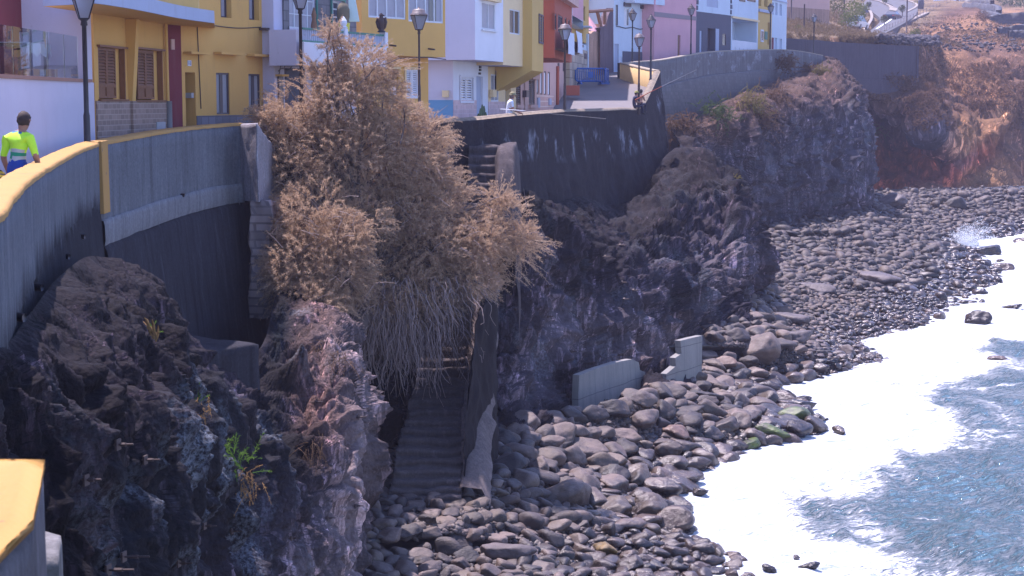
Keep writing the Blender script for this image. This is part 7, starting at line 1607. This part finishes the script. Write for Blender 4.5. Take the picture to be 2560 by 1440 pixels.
# ================================================================ SMALL THINGS ON THE CLIFF
WALLT = None
def anchor(px, py, label, L=.32, r=.025, dirn=(1, -.25, .08)):
    h, nn2 = hit(px, py)
    if h is None: return
    root = empty('rock_anchor', tuple(h), label=label, cat='anchor bolt', group='steel anchor bolts sticking out of the rock'); d = Vector(dirn).normalized(); a = h-d*.1
    mb = MB(); mb.tube([a, h+d*L], r*.55, 7); mb.build('rod', M['rustiron'], root)
    mb = MB(); mb.tube([h+d*L*.35, h+d*L*.62], r*1.15, 6); mb.build('nut', M['rustiron'], root)
    mb = MB(); pl = h+d*.03; u = d.cross(Vector((0, 0, 1))).normalized()*.045; v = Vector((0, 0, .05)); mb.hexa([tuple(pl-u-v), tuple(pl+u-v), tuple(pl+u-v+d*.02), tuple(pl-u-v+d*.02), tuple(pl-u+v), tuple(pl+u+v), tuple(pl+u+v+d*.02), tuple(pl-u+v+d*.02)]); mb.build('plate', M['rustiron'], root)
AN = [(205, 1200, 'in the pale salt patch at the lower left'), (355, 1150, 'under the round lobe left of the green weed'), (285, 1112, 'at the top of the salt patches'), (300, 1392, 'low down, with a long shaft'), (260, 1425, 'at the bottom edge left of the long one'), (440, 1408, 'at the bottom edge between two rock ribs'), (505, 1315, 'below and left of the green weed'), (575, 1328, 'just right of the pair below the weed'), (725, 1345, 'on a rust streak near the bottom'), (815, 1295, 'on the pale rock low at the right'), (785, 1005, 'in the dark rock under the tree'), (893, 1043, 'high on the pale rock nose'), (885, 962, 'at the top of the pale rock nose'), (885, 1265, 'on the pale rock beside the dark cave')]
for px, py, s in AN: anchor(px, py, 'rusty anchor bolt '+s, (.34 if 'long' in s else .22)*min(1, hit(px, py)[0].y/24+.25), .018)
AM = [(1240+R.uniform(20, 560), R.uniform(600, 960)) for _ in range(26)]
for px, py in AM:
    h, nn2 = hit(px, py)
    if h is None or h.y > 84: continue
    mb = MB(); d = Vector((.9, -.4, .05)).normalized(); mb.tube([h-d*.1, h+d*.22], .022, 6); mb.tube([h-d*.02, h+d*.05], .06, 4); o = mb.build('rock_anchor', M['rustiron']); tag(o, 'small steel anchor bolt dotted over the big middle cliff face', 'anchor bolt', 'anchor bolts on the middle cliff')
# weep pipes along the left wall
WP = [(125, 640, 27.3), (64, 716, 20.6), (35, 790, 16.4), (174, 590, 31.0), (448, 487, 41.3)]
for j, (px, py, d) in enumerate(WP):
    k = int(np.argmin(np.abs((W1 if px < 247 else W2)[:, 1]-d))); w_ = (W1 if px < 247 else W2)[k]; z = P(px, py, w_[1])[2]; x = (px-1280)/F*w_[1]
    mb = MB(); mb.tube([(w_[0]-.15, w_[1]+.02, z), (w_[0]+.09, w_[1]-.05, z-.01)], [.05, .045], 10); o = mb.build('weep_pipe', M['iron'], smooth=True)
    tag(o, ['black weep pipe second from the pilaster on the left sea wall', 'black weep pipe in the middle of the left sea wall foot', 'black weep pipe nearest the camera at the left edge', 'black weep pipe just left of the ochre pilaster', 'black weep pipe under the second wall stretch beside a dark stain'][j], 'pipe', 'weep pipes under the sea wall')

def tuft(px, py, n, size, mat, label, name='shrub', cat='plant', group=None, droop=.2, up=(0, -.3, 1), nb=26, bl=.06, tree_=None, spread=.35, bw=.012, d=None):
    h, nn2 = hit(px, py, tree_) if d is None else (Vector(P(px, py, d)), None)
    if h is None: return None
    q = np.array(h)[None]+RN.normal(size=(n, 3))*size*spread*np.array([1, .6, .8]); D = np.array(up)[None]+RN.normal(size=(n, 3))*.55
    v, t_ = sprays(q, D, RN.uniform(.5, 1.1, n)*size, nb, bl, bw, droop); o = npmesh(name, v, t_, mat, smooth=False); tag(o, label, cat, group); return o
GM = leafmat('fresh green leaves', (0.10, 0.20, 0.03), (0.22, 0.32, 0.05), .4); DM = leafmat('dry orange stems', (0.34, 0.20, 0.08), (0.45, 0.27, 0.10), .3); YM = leafmat('yellow green scrub', (0.20, 0.18, 0.05), (0.30, 0.21, 0.08), .3); OM = leafmat('brown scrub', (0.16, 0.10, 0.06), (0.22, 0.13, 0.08), .3); SG = leafmat('dark green bush', (0.06, 0.10, 0.03), (0.11, 0.16, 0.05), .3)
tuft(590, 1150, 26, .42, GM, 'bright green weed sprouting from the black rock', bl=.07, up=(.1, -.3, 1)); tuft(610, 1195, 26, .40, DM, 'dry orange stems hanging below the bright green weed', bl=.05, up=(.2, -.3, -1))
tuft(490, 1005, 12, .28, DM, 'small dry tuft on the rock edge above the green weed', up=(.1, -.3, -.9), bl=.05); tuft(488, 992, 8, .2, GM, 'little green sprig on top of the small dry tuft')
h, _n = hit(378, 830)
if h:
    cc_ = empty('dry_spurge', tuple(h), label='curling dry yellow brown succulent stems on the rock below the dark wall', cat='plant'); 
    for j in range(8):
        mb = MB(); a = j*.8; rr_ = .10+.06*R.random(); pts = [tuple(h+Vector((.09*math.sin(a)+rr_*math.cos(k*.5+a)*.5, -.08, rr_*math.sin(k*.5+a)+.03*k-.15))) for k in range(9)]; mb.tube(pts, [.022]*8+[.008], 7); mb.build('stem', DM, cc_, smooth=True)
    tuft(383, 828, 6, .16, GM, 'tiny green leaves among the curling dry stems', bl=.04)
tuft(1840, 447, 16, .45, YM, 'yellow green tuft on the tip of the dark promontory', bl=.1, up=(.3, -.3, .6), bw=.03)
tuft(800, 1170-290, 60, .5, OM, 'brown dry scrub on the rock just under the tree', droop=.5, up=(.2, -.5, -.2), nb=18)
tuft(850, 905, 50, .4, OM, 'dry brown beard of roots at the top of the pale rock nose', droop=.4, up=(.3, -.5, -.5), nb=16)
tuft(790, 1120, 70, .5, OM, 'dark brown hanging root mat in the middle of the near cliff', droop=.5, up=(.2, -.4, -1), nb=16)
tuft(735, 600, 40, .5, leafmat('yellowish twigs', (0.36, 0.27, 0.12), (0.45, 0.33, 0.15), .3), 'yellowish twiggy bush beside the rubble pier', d=44.6)
# shrubs over the far cliff shoulder
for j, (px, py, s, mm, lab) in enumerate([(1770, 240, 1.3, SG, 'green bush hanging at the left of the far cliff shoulder'), (1790, 290, 1.1, SG, 'dark green bush below the first on the far cliff'), (1755, 205, 1.0, OM, 'reddish brown bush under the far parapet'), (1830, 240, 1.2, YM, 'yellow green bush in the sun on the far cliff shoulder'), (1870, 265, 1.2, YM, 'yellowish scrub right of the sunlit bush'), (1900, 300, 1.0, OM, 'dry brown scrub on the slope of the far cliff'), (1935, 250, 1.1, OM, 'brown scrub near the crest of the far cliff'), (2050, 185, .7, YM, 'small bright yellow green tuft below the parapet end'), (1960, 160, .9, OM, 'dry brush hanging on the far parapet'), (2020, 180, .7, OM, 'second dry brush near the parapet end'), (1700, 320, .9, OM, 'brown bush in the notch behind the bend')]):
    h, _n = hit(px, py); dd_ = None
    if h is None: dd_ = 150
    tuft(px, py, 170, s, mm, lab, 'shrub', 'bush', 'shrubs on the far cliff', .35, (.2, -.4, .3), 12, .22, None, .55, .05, dd_)
for j, (px, py, s, mm) in enumerate([(2150, 290, 1.0, SG), (2175, 330, 1.2, SG), (2130, 205, 1.0, YM), (2215, 205, 1.2, OM), (2270, 215, 1.0, OM)]):
    h = hhit(px, py)[0]
    if h: tuft(px, py, 120, s, mm, ['green plants trailing down beside the cave mouth', 'lower green plants beside the cave mouth', 'yellow green scrub at the foot of the grey hillside wall', 'brown scrub in the middle of the wall foot', 'brown scrub at the right of the wall foot'][j], 'shrub', 'bush', 'shrubs by the cave', .4, (.1, -.4, .1), 12, .25, HB, .6, .06)
# pots, cactus in front of the houses
def cactus(px, d, zb):
    X = (px-1280)/F*d; root = empty('columnar_cactus', (X, d, zb), label='tall green columnar cactus in front of the pink tiled base', cat='cactus'); cm_ = plain('cactus green', (0.05, 0.10, 0.05), .6)
    for (dx, h0, h1) in ((-.22, .3, 1.15), (-.1, 0, 1.35), (.0, 0, 1.5), (.1, 0, 1.45), (.2, .1, 1.2), (.32, .4, .95), (-.3, .5, 1.0)):
        mb = MB(); n_ = 10; pts = [(X+dx*.7*(1 if k else .6), d+.1*math.sin(dx*20), zb+h0+(h1-h0)*k/n_) for k in range(n_+1)]; k0 = len(mb.v); mb.tube(pts, [.055]*n_+[.02], 12, True); mb.build('stem', cm_, root, smooth=True)
        if h0 > .2: mb = MB(); mb.tube([(X+dx*.2, d, zb+h0-.1), (X+dx*.7, d, zb+h0+.05)], .05, 8); mb.build('arm', cm_, root, smooth=True)
cactus(1206, 67.0, 10.4)
for j, (px, d, s) in enumerate([(1078, 58.6, .5), (1062, 58.2, .35), (1095, 59.0, .35), (1290, 71, .3)]):
    X = (px-1280)/F*d; zz = [11.15, 11.05, 11.0, 10.6][j]
    root = empty('potted_plant', (X, d, zz-.35), label=['bushy green potted plant in front of the blue painted base', 'small green potted plant at the left of the bushy one', 'small green potted plant at the right of the bushy one', 'small potted plant behind the fisherman'][j], cat='plant', group='potted plants by the houses')
    mb = MB(); mb.lathe((X, d, zz-.75), [(.14, 0), (.2, .35), (.22, .4), (.17, .4)], 12); mb.build('pot', M['salmon'], root, smooth=True)
    q = np.array([[X, d, zz-.3]])+RN.normal(size=(40, 3))*s*.2; v, t_ = sprays(q, np.array([[0, 0, 1.0]])+RN.normal(size=(40, 3))*.6, RN.uniform(.5, 1, 40)*s, 14, .1, .04, .3); npmesh('foliage', v, t_, SG, root, smooth=False)

# ================================================================ HILLSIDE: WALLS, ROAD, CARS, TREES
gw = empty('retaining_wall', P(2200, 200, 189), label='long board marked grey concrete wall below the dry field', cat='wall')
A_ = [P(1850, 88, 166), P(1965, 95, 171), P(2100, 105, 180), P(2200, 111, 186), P(2292, 115, 190.5)]; Wg = path(A_, 60)
gm_ = concrete('board marked grey wall', (0.085, 0.076, 0.095), .5, .4)
rows_ = [offset(Wg, .8)-np.array([0, 0, 5.2]), offset(Wg, .8), Wg.copy()] + [Wg-np.array([0, 0, z]) for z in (.3, 1.2, 2.4, 3.6, 3.85)] + [offset(Wg, -.35)-np.array([0, 0, 3.87]), offset(Wg, -.4)-np.array([0, 0, 6.2])]
Gw = np.stack(rows_, 1); npmesh('wall', Gw.reshape(-1, 3)+fbm(Gw.reshape(-1, 3)*.8, 3, 4)[:, None]*.05, gridquads(60, len(rows_)), gm_, gw, smooth=False)
e = Wg[-1]; mb = MB(); mb.hexa([(e[0]+.01, e[1]-.35, e[2]-6.2), (e[0]+.25, e[1]-.3, e[2]-6.2), (e[0]+.25, e[1]+2, e[2]-6.2), (e[0]+.01, e[1]+2, e[2]-6.2), (e[0]+.01, e[1]-.05, e[2]+.02), (e[0]+.25, e[1]-.05, e[2]+.02), (e[0]+.25, e[1]+2, e[2]+.02), (e[0]+.01, e[1]+2, e[2]+.02)]); mb.build('end_face', gm_, gw)
# road: two carriageways climbing the hill, drawn as raised strips following the ground
def zroad(px, py): d = np.interp(py, [-60, -40, 28, 64, 90, 100], [475, 450, 347, 303, 270, 262]); return P(px, py, d)
asph, t, b, o = newmat('road asphalt'); t.links.new(mixc(t, noise(t, pos(t), .4, 5), (0.07, 0.068, 0.072), (0.095, 0.092, 0.097)), b.inputs['Base Color']); b.inputs['Roughness'].default_value = .9
def strip(name, L_, R_, mat, dz=0.0, n=60, thick=2.5, label=None, kind='structure', parent=None):
    A = path([zroad(*p) for p in L_], n); B = path([zroad(*p) for p in R_], n); A[:, 2] += dz; B[:, 2] += dz
    G_ = np.stack([A-np.array([0, 0, thick]), A, A*.5+B*.5, B, B-np.array([0, 0, thick])], 1); o = npmesh(name, G_.reshape(-1, 3), gridquads(n, 5), mat, parent, smooth=False)
    if parent is None: tag(o, label, kind=kind)
    return o
GRM = plain('roadside dry ground', (0.20, 0.16, 0.10), .95, var=.3, scale=1)
strip('road', [(2168, 92), (2200, 60), (2185, 40), (2150, 18), (2105, 3), (2060, -12)], [(2200, 92), (2262, 55), (2238, 28), (2215, 15), (2160, 3), (2110, -12)], asph, .55, thick=1.6)
strip('road', [(2196, 92), (2240, 56), (2240, 28), (2212, 12), (2170, 2), (2120, -16)], [(2214, 92), (2282, 52), (2294, 28), (2280, 14), (2240, 3), (2170, -16)], asph, .60, thick=1.6)
kerbm = plain('pale kerb', (0.24, 0.20, 0.165), .8)
def line(name, pts, w_, h_, mat, dz, label=None, parent=None):
    A = path([zroad(*p) for p in pts], 50); A[:, 2] += dz; B = offset(A, w_); G_ = np.stack([A, A+np.array([0, 0, h_]), B+np.array([0, 0, h_]), B], 1); o = npmesh(name, G_.reshape(-1, 3), gridquads(50, 4), mat, parent, smooth=False)
    if parent is None: tag(o, kind='structure')
    return o
line('kerb', [(2162, 88), (2182, 55), (2180, 38), (2176, 33)], .5, .15, kerbm, .5); line('kerb', [(2240, 28), (2226, 22), (2205, 12), (2175, 5), (2130, -3)], .5, .15, kerbm, .6); line('kerb', [(2270, 38), (2292, 26), (2293, 18), (2270, 9), (2220, 2)], .5, .15, kerbm, .62)
line('kerb', [(2193, 82), (2226, 60), (2236, 50)], .3, .03, plain('white road paint', (.75, .75, .75), .7), .63)
isl = strip('traffic_island', [(2222, 33), (2224, 28), (2220, 23)], [(2240, 36), (2243, 30), (2232, 24)], kerbm, .7, 12, .5)
# railing wall along the road edge with dark stone face
rw = empty('roadside_wall', zroad(2300, 50), label='dark basalt wall carrying the road up the hill with a pale kerb and railing', cat='wall')
top = [(2205, 92), (2235, 78), (2270, 60), (2310, 42), (2350, 24), (2390, 10), (2412, 7)]; Tp = path([zroad(*p) for p in top], 60); Tp[:, 2] += .3
rows_ = [offset(Tp, 1.2), Tp.copy()] + [Tp-np.array([0, 0, z]) for z in (.01, 2, 4, 6, 8)]
Gw = np.stack(rows_, 1); npmesh('wall', Gw.reshape(-1, 3), gridquads(60, len(rows_)), tiles('dark basalt wall', (0.05, 0.042, 0.052), (0.10, 0.09, 0.10), .6, .4, .4, .5, .04), rw, smooth=False)
K_ = offset(Tp, .9); G_ = np.stack([Tp, Tp+np.array([0, 0, .12]), K_+np.array([0, 0, .12]), K_], 1); npmesh('kerb', G_.reshape(-1, 3), gridquads(60, 4), kerbm, rw, smooth=False)
Rl = offset(Tp, .3); mb = MB()
for z in (1.05, .6): mb.tube([(p_[0], p_[1], p_[2]+z) for p_ in Rl[::3]], .035, 5)
for p_ in Rl[::2]: mb.tube([tuple(p_), (p_[0], p_[1], p_[2]+1.08)], .04, 5)
mb.build('railing', plain('railing metal', (0.20, 0.15, 0.15), .6), rw)
def field_wall(pts, h, label, mat=None, thick=1.0, capped=True):
    A = path([P(*p) for p in pts], 50); root = empty('field_wall', tuple(A[25]), label=label, cat='wall', group='dark stone terrace walls on the hillside'); rows_ = [offset(A, thick)-np.array([0, 0, h]), offset(A, thick), A.copy(), A-np.array([0, 0, h*.5]), A-np.array([0, 0, h])]
    Gw = np.stack(rows_, 1).reshape(-1, 3); Gw = Gw+np.stack([fbm(Gw*1.2, 3, 2), fbm(Gw*1.2+9, 3, 2), fbm(Gw*1.2+20, 3, 2)], 1)*.25; npmesh('wall', Gw, gridquads(50, 5), mat or M['stone_dark'], root)
field_wall([(2405, 8, 352), (2440, 8, 345), (2485, 14, 335), (2490, 26, 325)], 5, 'dark wall at the top where the road leaves the picture'); field_wall([(2400, 0, 372), (2440, -3, 368), (2476, 0, 362)], 4, 'topmost dark wall above the road end')
field_wall([(2466, 42, 312), (2500, 36, 312), (2580, 30, 312), (2700, 28, 312)], 5.2, 'highest dark stone terrace wall at the right edge'); field_wall([(2496, 69, 268), (2540, 63, 268), (2600, 58, 268)], 2.6, 'low middle dark terrace wall at the right edge'); field_wall([(2524, 77, 258), (2570, 74, 258), (2680, 70, 258)], 4.5, 'lowest dark terrace wall at the right edge'); field_wall([(2448, 27, 330), (2480, 30, 322), (2490, 36, 316)], 2.2, 'short dark wall below the bend of the upper wall')
# heap of stones above the grey wall
items = []
for _ in range(420):
    px = R.uniform(2195, 2345); py = 88 + (px-2195)*.05 + R.uniform(0, 22); h = hhit(px, py)[0]
    if h: items.append((R.uniform(.2, .55), h.x, h.y))
def hg(x, y): h = HB.ray_cast(Vector((x, y, 80)), Vector((0, 0, -1))); return h[0].z if h[0] else None
m, t, b, o = newmat('dry field stones'); at = N(t, 'ShaderNodeAttribute', attribute_name='tone'); t.links.new(mixc(t, at.outputs['Fac'], (0.025, 0.02, 0.028), (0.13, 0.11, 0.11)), b.inputs['Base Color']); b.inputs['Roughness'].default_value = .9
hm = mass('stone_heap', items, 2, 'heap of dark and pale loose stones above the grey concrete wall', .5, m, hg)
items = []
for _ in range(500):
    px = R.uniform(2290, 2560); py = R.uniform(60, 130); h = hhit(px, py)[0]
    if h: items.append((R.uniform(.1, .4), h.x, h.y))
mass('field_stones', items, 1, 'scattered stones on the brown slope', .3, m, hg)
# dry grass and scrub covering the slopes
def cover(n, box, size, mat, label, name='dry_grass', nb=10, bl=.26, bw=.06, tree_=HB, cond=None):
    q = []
    for _ in range(n):
        px, py = R.uniform(box[0], box[2]), R.uniform(box[1], box[3])
        if cond and not cond(px, py): continue
        h = hit(px, py, tree_)[0]
        if h: q.append(tuple(h))
    q = np.array(q)
    if len(q) == 0: return
    keep = fbm(q*.16, 4, 9) > -.12; q = q[keep]; k = len(q); v, t_ = sprays(q, np.array([[0, -.15, 1.0]])+RN.normal(size=(k, 3))*.45, RN.uniform(.5, 1.1, k)*size, nb, bl, bw, .3, False); o = npmesh(name, v, t_, mat, smooth=False); tag(o, label, 'grass', kind='stuff')
DG = leafmat('straw grass', (0.19, 0.135, 0.07), (0.27, 0.19, 0.10), .3); RG = leafmat('rusty brown scrub', (0.19, 0.115, 0.075), (0.28, 0.175, 0.11), .3)
cover(9000, (1960, 20, 2230, 110), .8, DG, 'straw coloured dry grass in the field above the grey wall')
cover(9000, (2270, 60, 2560, 330), .5, RG, 'rusty brown scrub covering the slope above the cove', 'scrub')
cover(3000, (2110, 195, 2340, 260), .45, RG, 'brown scrub on the ledge under the grey wall', 'scrub')
cover(2500, (2240, 40, 2560, 130), .6, DG, 'dry straw patches between the terrace walls', 'dry_grass')
# trees and bushes on the hill
def smalltree(px, py, d, h, r, mat, label, name='small_tree', cat='tree', group='trees along the hill road', trunk=True, n=170):
    b_ = Vector(P(px, py, d)); root = empty(name, tuple(b_), label=label, cat=cat, group=group)
    if trunk:
        mb = MB(); mb.tube([b_-Vector((0, 0, .5)), b_+Vector((.05, 0, h*.35)), b_+Vector((-.03, 0, h*.65))], [.12, .09, .05], 7); mb.build('trunk', bark, root, smooth=True)
    c = np.array(b_)+np.array([0, 0, h-r if trunk else r*.7]); q = c+unit(RN.normal(size=(n, 3)))*(RN.random((n, 1))**.4)*np.array([r, r, r*.95])*(.75+.35*RN.random((n, 1)))
    v, t_ = sprays(q, (q-c)/r+RN.normal(size=(n, 3))*.5+np.array([0, 0, .3]), RN.uniform(.3, .6, n)*max(r*.5, .5), 14, .28*max(r*.35, .5), .12*max(r*.4, .6), .2, False); npmesh('crown', v, t_, mat, root, smooth=False)
zd = lambda py: np.interp(py, [-60, -40, 28, 64, 90, 100], [475, 450, 347, 303, 270, 262])
HT = leafmat('hill tree leaves', (0.09, 0.11, 0.03), (0.17, 0.17, 0.05), .3); HT2 = leafmat('bright bush leaves', (0.15, 0.19, 0.04), (0.24, 0.26, 0.07), .3)
for (px, py, h, r, lab, mm) in [(2210, 71, 2.3, .65, 'small round tree below the dark car', HT), (2255, 49, 2.7, .65, 'small round tree right of the dark car', HT), (2172, 33, 2.2, .5, 'small thin tree on the inner curve', HT), (2212, 18, 2.2, .6, 'small tree on the grass strip between the roads', HT2), (2157, 58, 1.8, .5, 'little dark tree near the warning sign', HT), (2296, 16, 1.4, 1.5, 'broad bush beside the dark bin at the top', HT2)]:
    smalltree(px, py, float(zd(py)), h, r, mm, lab)
for (px, py, d, r, lab, mm) in [(2098, 22, 262, 1.7, 'round dark green tree at the left of the hill road', HT), (2135, 42, 258, 1.9, 'yellow green bush under the round dark tree', HT2), (2118, 58, 240, 1.2, 'low green bush in front of the yellow green one', HT2), (2150, 30, 270, 1.4, 'green bush nearest the warning sign', HT2), (2000, 92, 200, 1.0, 'green bush in the straw behind the grey wall', HT2), (2288, 88, 262, .9, 'lone green bush at the foot of the basalt wall', HT2), (2095, 85, 225, .8, 'small grey green bush in the straw', HT), (2455, 45, 300, 1.2, 'tangled brown bush near the short dark wall', RG), (2530, 8, 400, 3.2, 'grey green scrub trees at the top right corner', SG), (2490, 4, 410, 2.8, 'grey green scrub trees left of the corner', SG), (2560, 20, 390, 2.4, 'grey green bush at the right edge top', SG)]:
    smalltree(px, py+8, d, r*1.8, r, mm, lab, 'bush', 'bush', 'bushes on the hillside', False, 260)
# poles
for (px, py, d, ztop_px, lab, r_) in [(2010, 78, 205, 12, 'short wooden post in the straw behind the last white house', .12), (1978, 40, 222, -60, 'thin pole in front of the pinkish building', .10), (2110, 54, 265, -60, 'tall thin pole left of the hill road', .13), (2155, 22, 372, -60, 'tall thin pole on the inner side of the road', .16), (2266, 86, 280, -80, 'tall slender mast in front of the basalt wall', .13), (2042, 64, 240, 48, 'stubby dark post in the straw', .14)]:
    a = P(px, py, d); b2 = P(px, ztop_px, d); root = empty('utility_pole', a, label=lab, cat='pole', group='poles on the hillside'); mb = MB(); mb.tube([(a[0], a[1], a[2]-1.5), (a[0], a[1], b2[2])], [r_, r_*.7], 8); mb.build('pole', M['rustiron'], root, smooth=True)
    mb = MB(); mb.tube([(a[0], a[1], b2[2]), (a[0], a[1], b2[2]+.12)], [r_*.9, r_*.3], 8); mb.build('pole_cap', M['iron'], root)
# warning sign
a = P(2162, 52, 318); root = empty('warning_sign', a, label='dark triangular road sign seen from behind beside the hill road', cat='road sign'); mb = MB(); mb.tube([(a[0], a[1], a[2]-.5), (a[0], a[1], a[2]+2.2)], .05, 6); mb.build('post', M['shut_grey'], root)
z_ = a[2]+1.5; mb = MB(); mb.hexa([(a[0]-.75, a[1]-.06, z_), (a[0]+.75, a[1]-.06, z_), (a[0]+.75, a[1]-.1, z_), (a[0]-.75, a[1]-.1, z_), (a[0]-.02, a[1]-.06, z_+1.3), (a[0]+.02, a[1]-.06, z_+1.3), (a[0]+.02, a[1]-.1, z_+1.3), (a[0]-.02, a[1]-.1, z_+1.3)]); mb.build('panel', plain('sign back', (0.10, 0.10, 0.16), .5), root)
a = zroad(2302, 28); root = empty('litter_bin', a, label='dark bin standing by the road at the top', cat='bin'); mb = MB(); mb.lathe((a[0], a[1], a[2]+.1), [(.5, 0), (.6, .5), (.6, 1.9), (.5, 2.2), (.1, 2.5)], 10); mb.build('bin_body', M['dframe'], root, smooth=True)
# cars
def car(px, py, d, heading, color, label, van=False, s=1.0):
    m, t, b, o = newmat('car paint'); b.inputs['Base Color'].default_value = (*color, 1); b.inputs['Roughness'].default_value = .25; b.inputs['Coat Weight'].default_value = .5
    x, y, z = P(px, py, d); root = empty('car', (x, y, z), heading, label, 'car', 'cars on the hill road')
    def put(mb, nm, mat, parent=None, smooth=True):
        m2 = bpy.data.meshes.new(nm); m2.from_pydata([(v[0]*s, v[1]*s, v[2]*s) for v in mb.v], [], mb.f); m2.materials.append(mat); m2.polygons.foreach_set('use_smooth', [False]*len(m2.polygons)); o2 = bpy.data.objects.new(nm, m2); COL.objects.link(o2); o2.parent = parent or root; bv = o2.modifiers.new('b', 'BEVEL'); bv.width = .05; bv.segments = 2; return o2
    mb = MB(); prof = [(-2.1, .35), (-2.15, .75), (-2.05, .98), (-1.2, 1.02), (.95, 1.0), (1.95, .82), (2.15, .6), (2.1, .3)] if not van else [(-2.1, .35), (-2.15, 1.0), (-1.9, 1.05), (1.0, 1.05), (1.9, .9), (2.15, .6), (2.1, .3)]
    for sgn in (1,):
        for i in range(len(prof)-1):
            a, b2 = prof[i], prof[i+1]; mb.poly([(-.85, a[0], a[1]), (.85, a[0], a[1]), (.85, b2[0], b2[1]), (-.85, b2[0], b2[1])])
        mb.poly([(-.85, p_[0], p_[1]) for p_ in prof]); mb.poly([(.85, p_[0], p_[1]) for p_ in reversed(prof)]); mb.poly([(-.85, 2.1, .3), (.85, 2.1, .3), (.85, -2.1, .35), (-.85, -2.1, .35)])
    put(mb, 'body', m)
    rf = [(-1.55, 1.0), (-1.0, 1.40), (.25, 1.44), (.95, 1.0)] if not van else [(-2.05, 1.04), (-1.85, 1.75), (.5, 1.8), (1.25, 1.04)]
    mb = MB(); wt_, wb = .62, .8
    for i in range(3): a, b2 = rf[i], rf[i+1]; wa = wb if i == 0 else wt_; w2 = wb if i == 2 else wt_; mb.poly([(-wa, a[0], a[1]), (wa, a[0], a[1]), (w2, b2[0], b2[1]), (-w2, b2[0], b2[1])])
    for sg_ in (-1, 1): mb.poly([(sg_*wb, rf[0][0], rf[0][1]), (sg_*wt_, rf[1][0], rf[1][1]), (sg_*wt_, rf[2][0], rf[2][1]), (sg_*wb, rf[3][0], rf[3][1])])
    put(mb, 'glasshouse', M['pane']); mb = MB(); mb.hexa([(-.63, rf[1][0]-.02, rf[1][1]), (.63, rf[1][0]-.02, rf[1][1]), (.63, rf[2][0]+.02, rf[2][1]), (-.63, rf[2][0]+.02, rf[2][1]), (-.6, rf[1][0], rf[1][1]+.05), (.6, rf[1][0], rf[1][1]+.05), (.6, rf[2][0], rf[2][1]+.05), (-.6, rf[2][0], rf[2][1]+.05)]); put(mb, 'roof', m)
    for (wx, wy) in ((-.8, -1.3), (.8, -1.3), (-.8, 1.3), (.8, 1.3)):
        mb = MB(); mb.tube([(wx-.1, wy, .32), (wx+.1, wy, .32)], .32, 14); w_ = put(mb, 'wheel', M['iron']); mb = MB(); mb.tube([(wx-.115, wy, .32), (wx+.115, wy, .32)], .17, 10); put(mb, 'rim', M['greybox'], w_)
    for lx in (-.62, .62): mb = MB(); mb.box(lx-.16, lx+.16, -2.17, -2.1, .72, .86); put(mb, 'tail_light', plain('red lens', (.4, .01, .01), .3)); mb = MB(); mb.box(lx-.16, lx+.16, 2.05, 2.16, .58, .72); put(mb, 'headlight', M['shut_white'])
car(2232, 54, float(zd(54)), math.radians(-28), (0.015, 0.03, 0.05), 'dark saloon car driving up the hill road with red tail lights', s=1.25)
car(2144, 74, 262, math.radians(-30), (.75, .78, .8), 'white car half hidden by straw at the lower left of the road', True, 1.15)
for j, (px, py, c_, lab) in enumerate([(2362, 11, (.72, .74, .8), 'white car parked first in the row at the road end'), (2376, 9, (.6, .62, .68), 'silver car parked second in the row at the road end'), (2392, 7, (.7, .72, .75), 'pale car parked last in the row at the road end'), (2322, 4, (.06, .04, .05), 'dark car at the very top left of the parked row'), (2345, 3, (.35, .33, .36), 'grey car between the dark one and the white one at the top')]):
    car(px, py, float(zd(py)), math.radians(70), c_, lab, j == 0, 1.15)
# distant hills closing the view above the frame
hx = np.linspace(-500, 900, 120); hy = np.array([455, 520, 640, 800, 1000]); Hh = []
for x in hx: Hh.append([(x, y, z) for y, z in zip(hy, (33, 52, 85, 120, 160))])
Hh = np.array(Hh).reshape(-1, 3); Hh[:, 2] += fbm(Hh*.008, 4, 6)*14; o = npmesh('hills', Hh, gridquads(120, 5), plain('far hills', (0.12, 0.10, 0.06), .95, var=.4, scale=.1)); tag(o, kind='structure')
# ================================================================ SEA HAZE
hm_ = bpy.data.materials.new('sea haze'); hm_.use_nodes = True; t = hm_.node_tree; t.nodes.clear(); o = t.nodes.new('ShaderNodeOutputMaterial'); v = t.nodes.new('ShaderNodeVolumePrincipled')
v.inputs['Color'].default_value = (0.78, 0.74, 1.0, 1); v.inputs['Density'].default_value = 0.00036; v.inputs['Anisotropy'].default_value = 0.2
t.links.new(v.outputs[0], o.inputs['Volume'])
mb = MB(); mb.box(-700, 1000, -30, 1100, -14, 215); hz = mb.build('haze', hm_); tag(hz, 'thin pale sea haze over the whole scene', 'haze', kind='stuff')
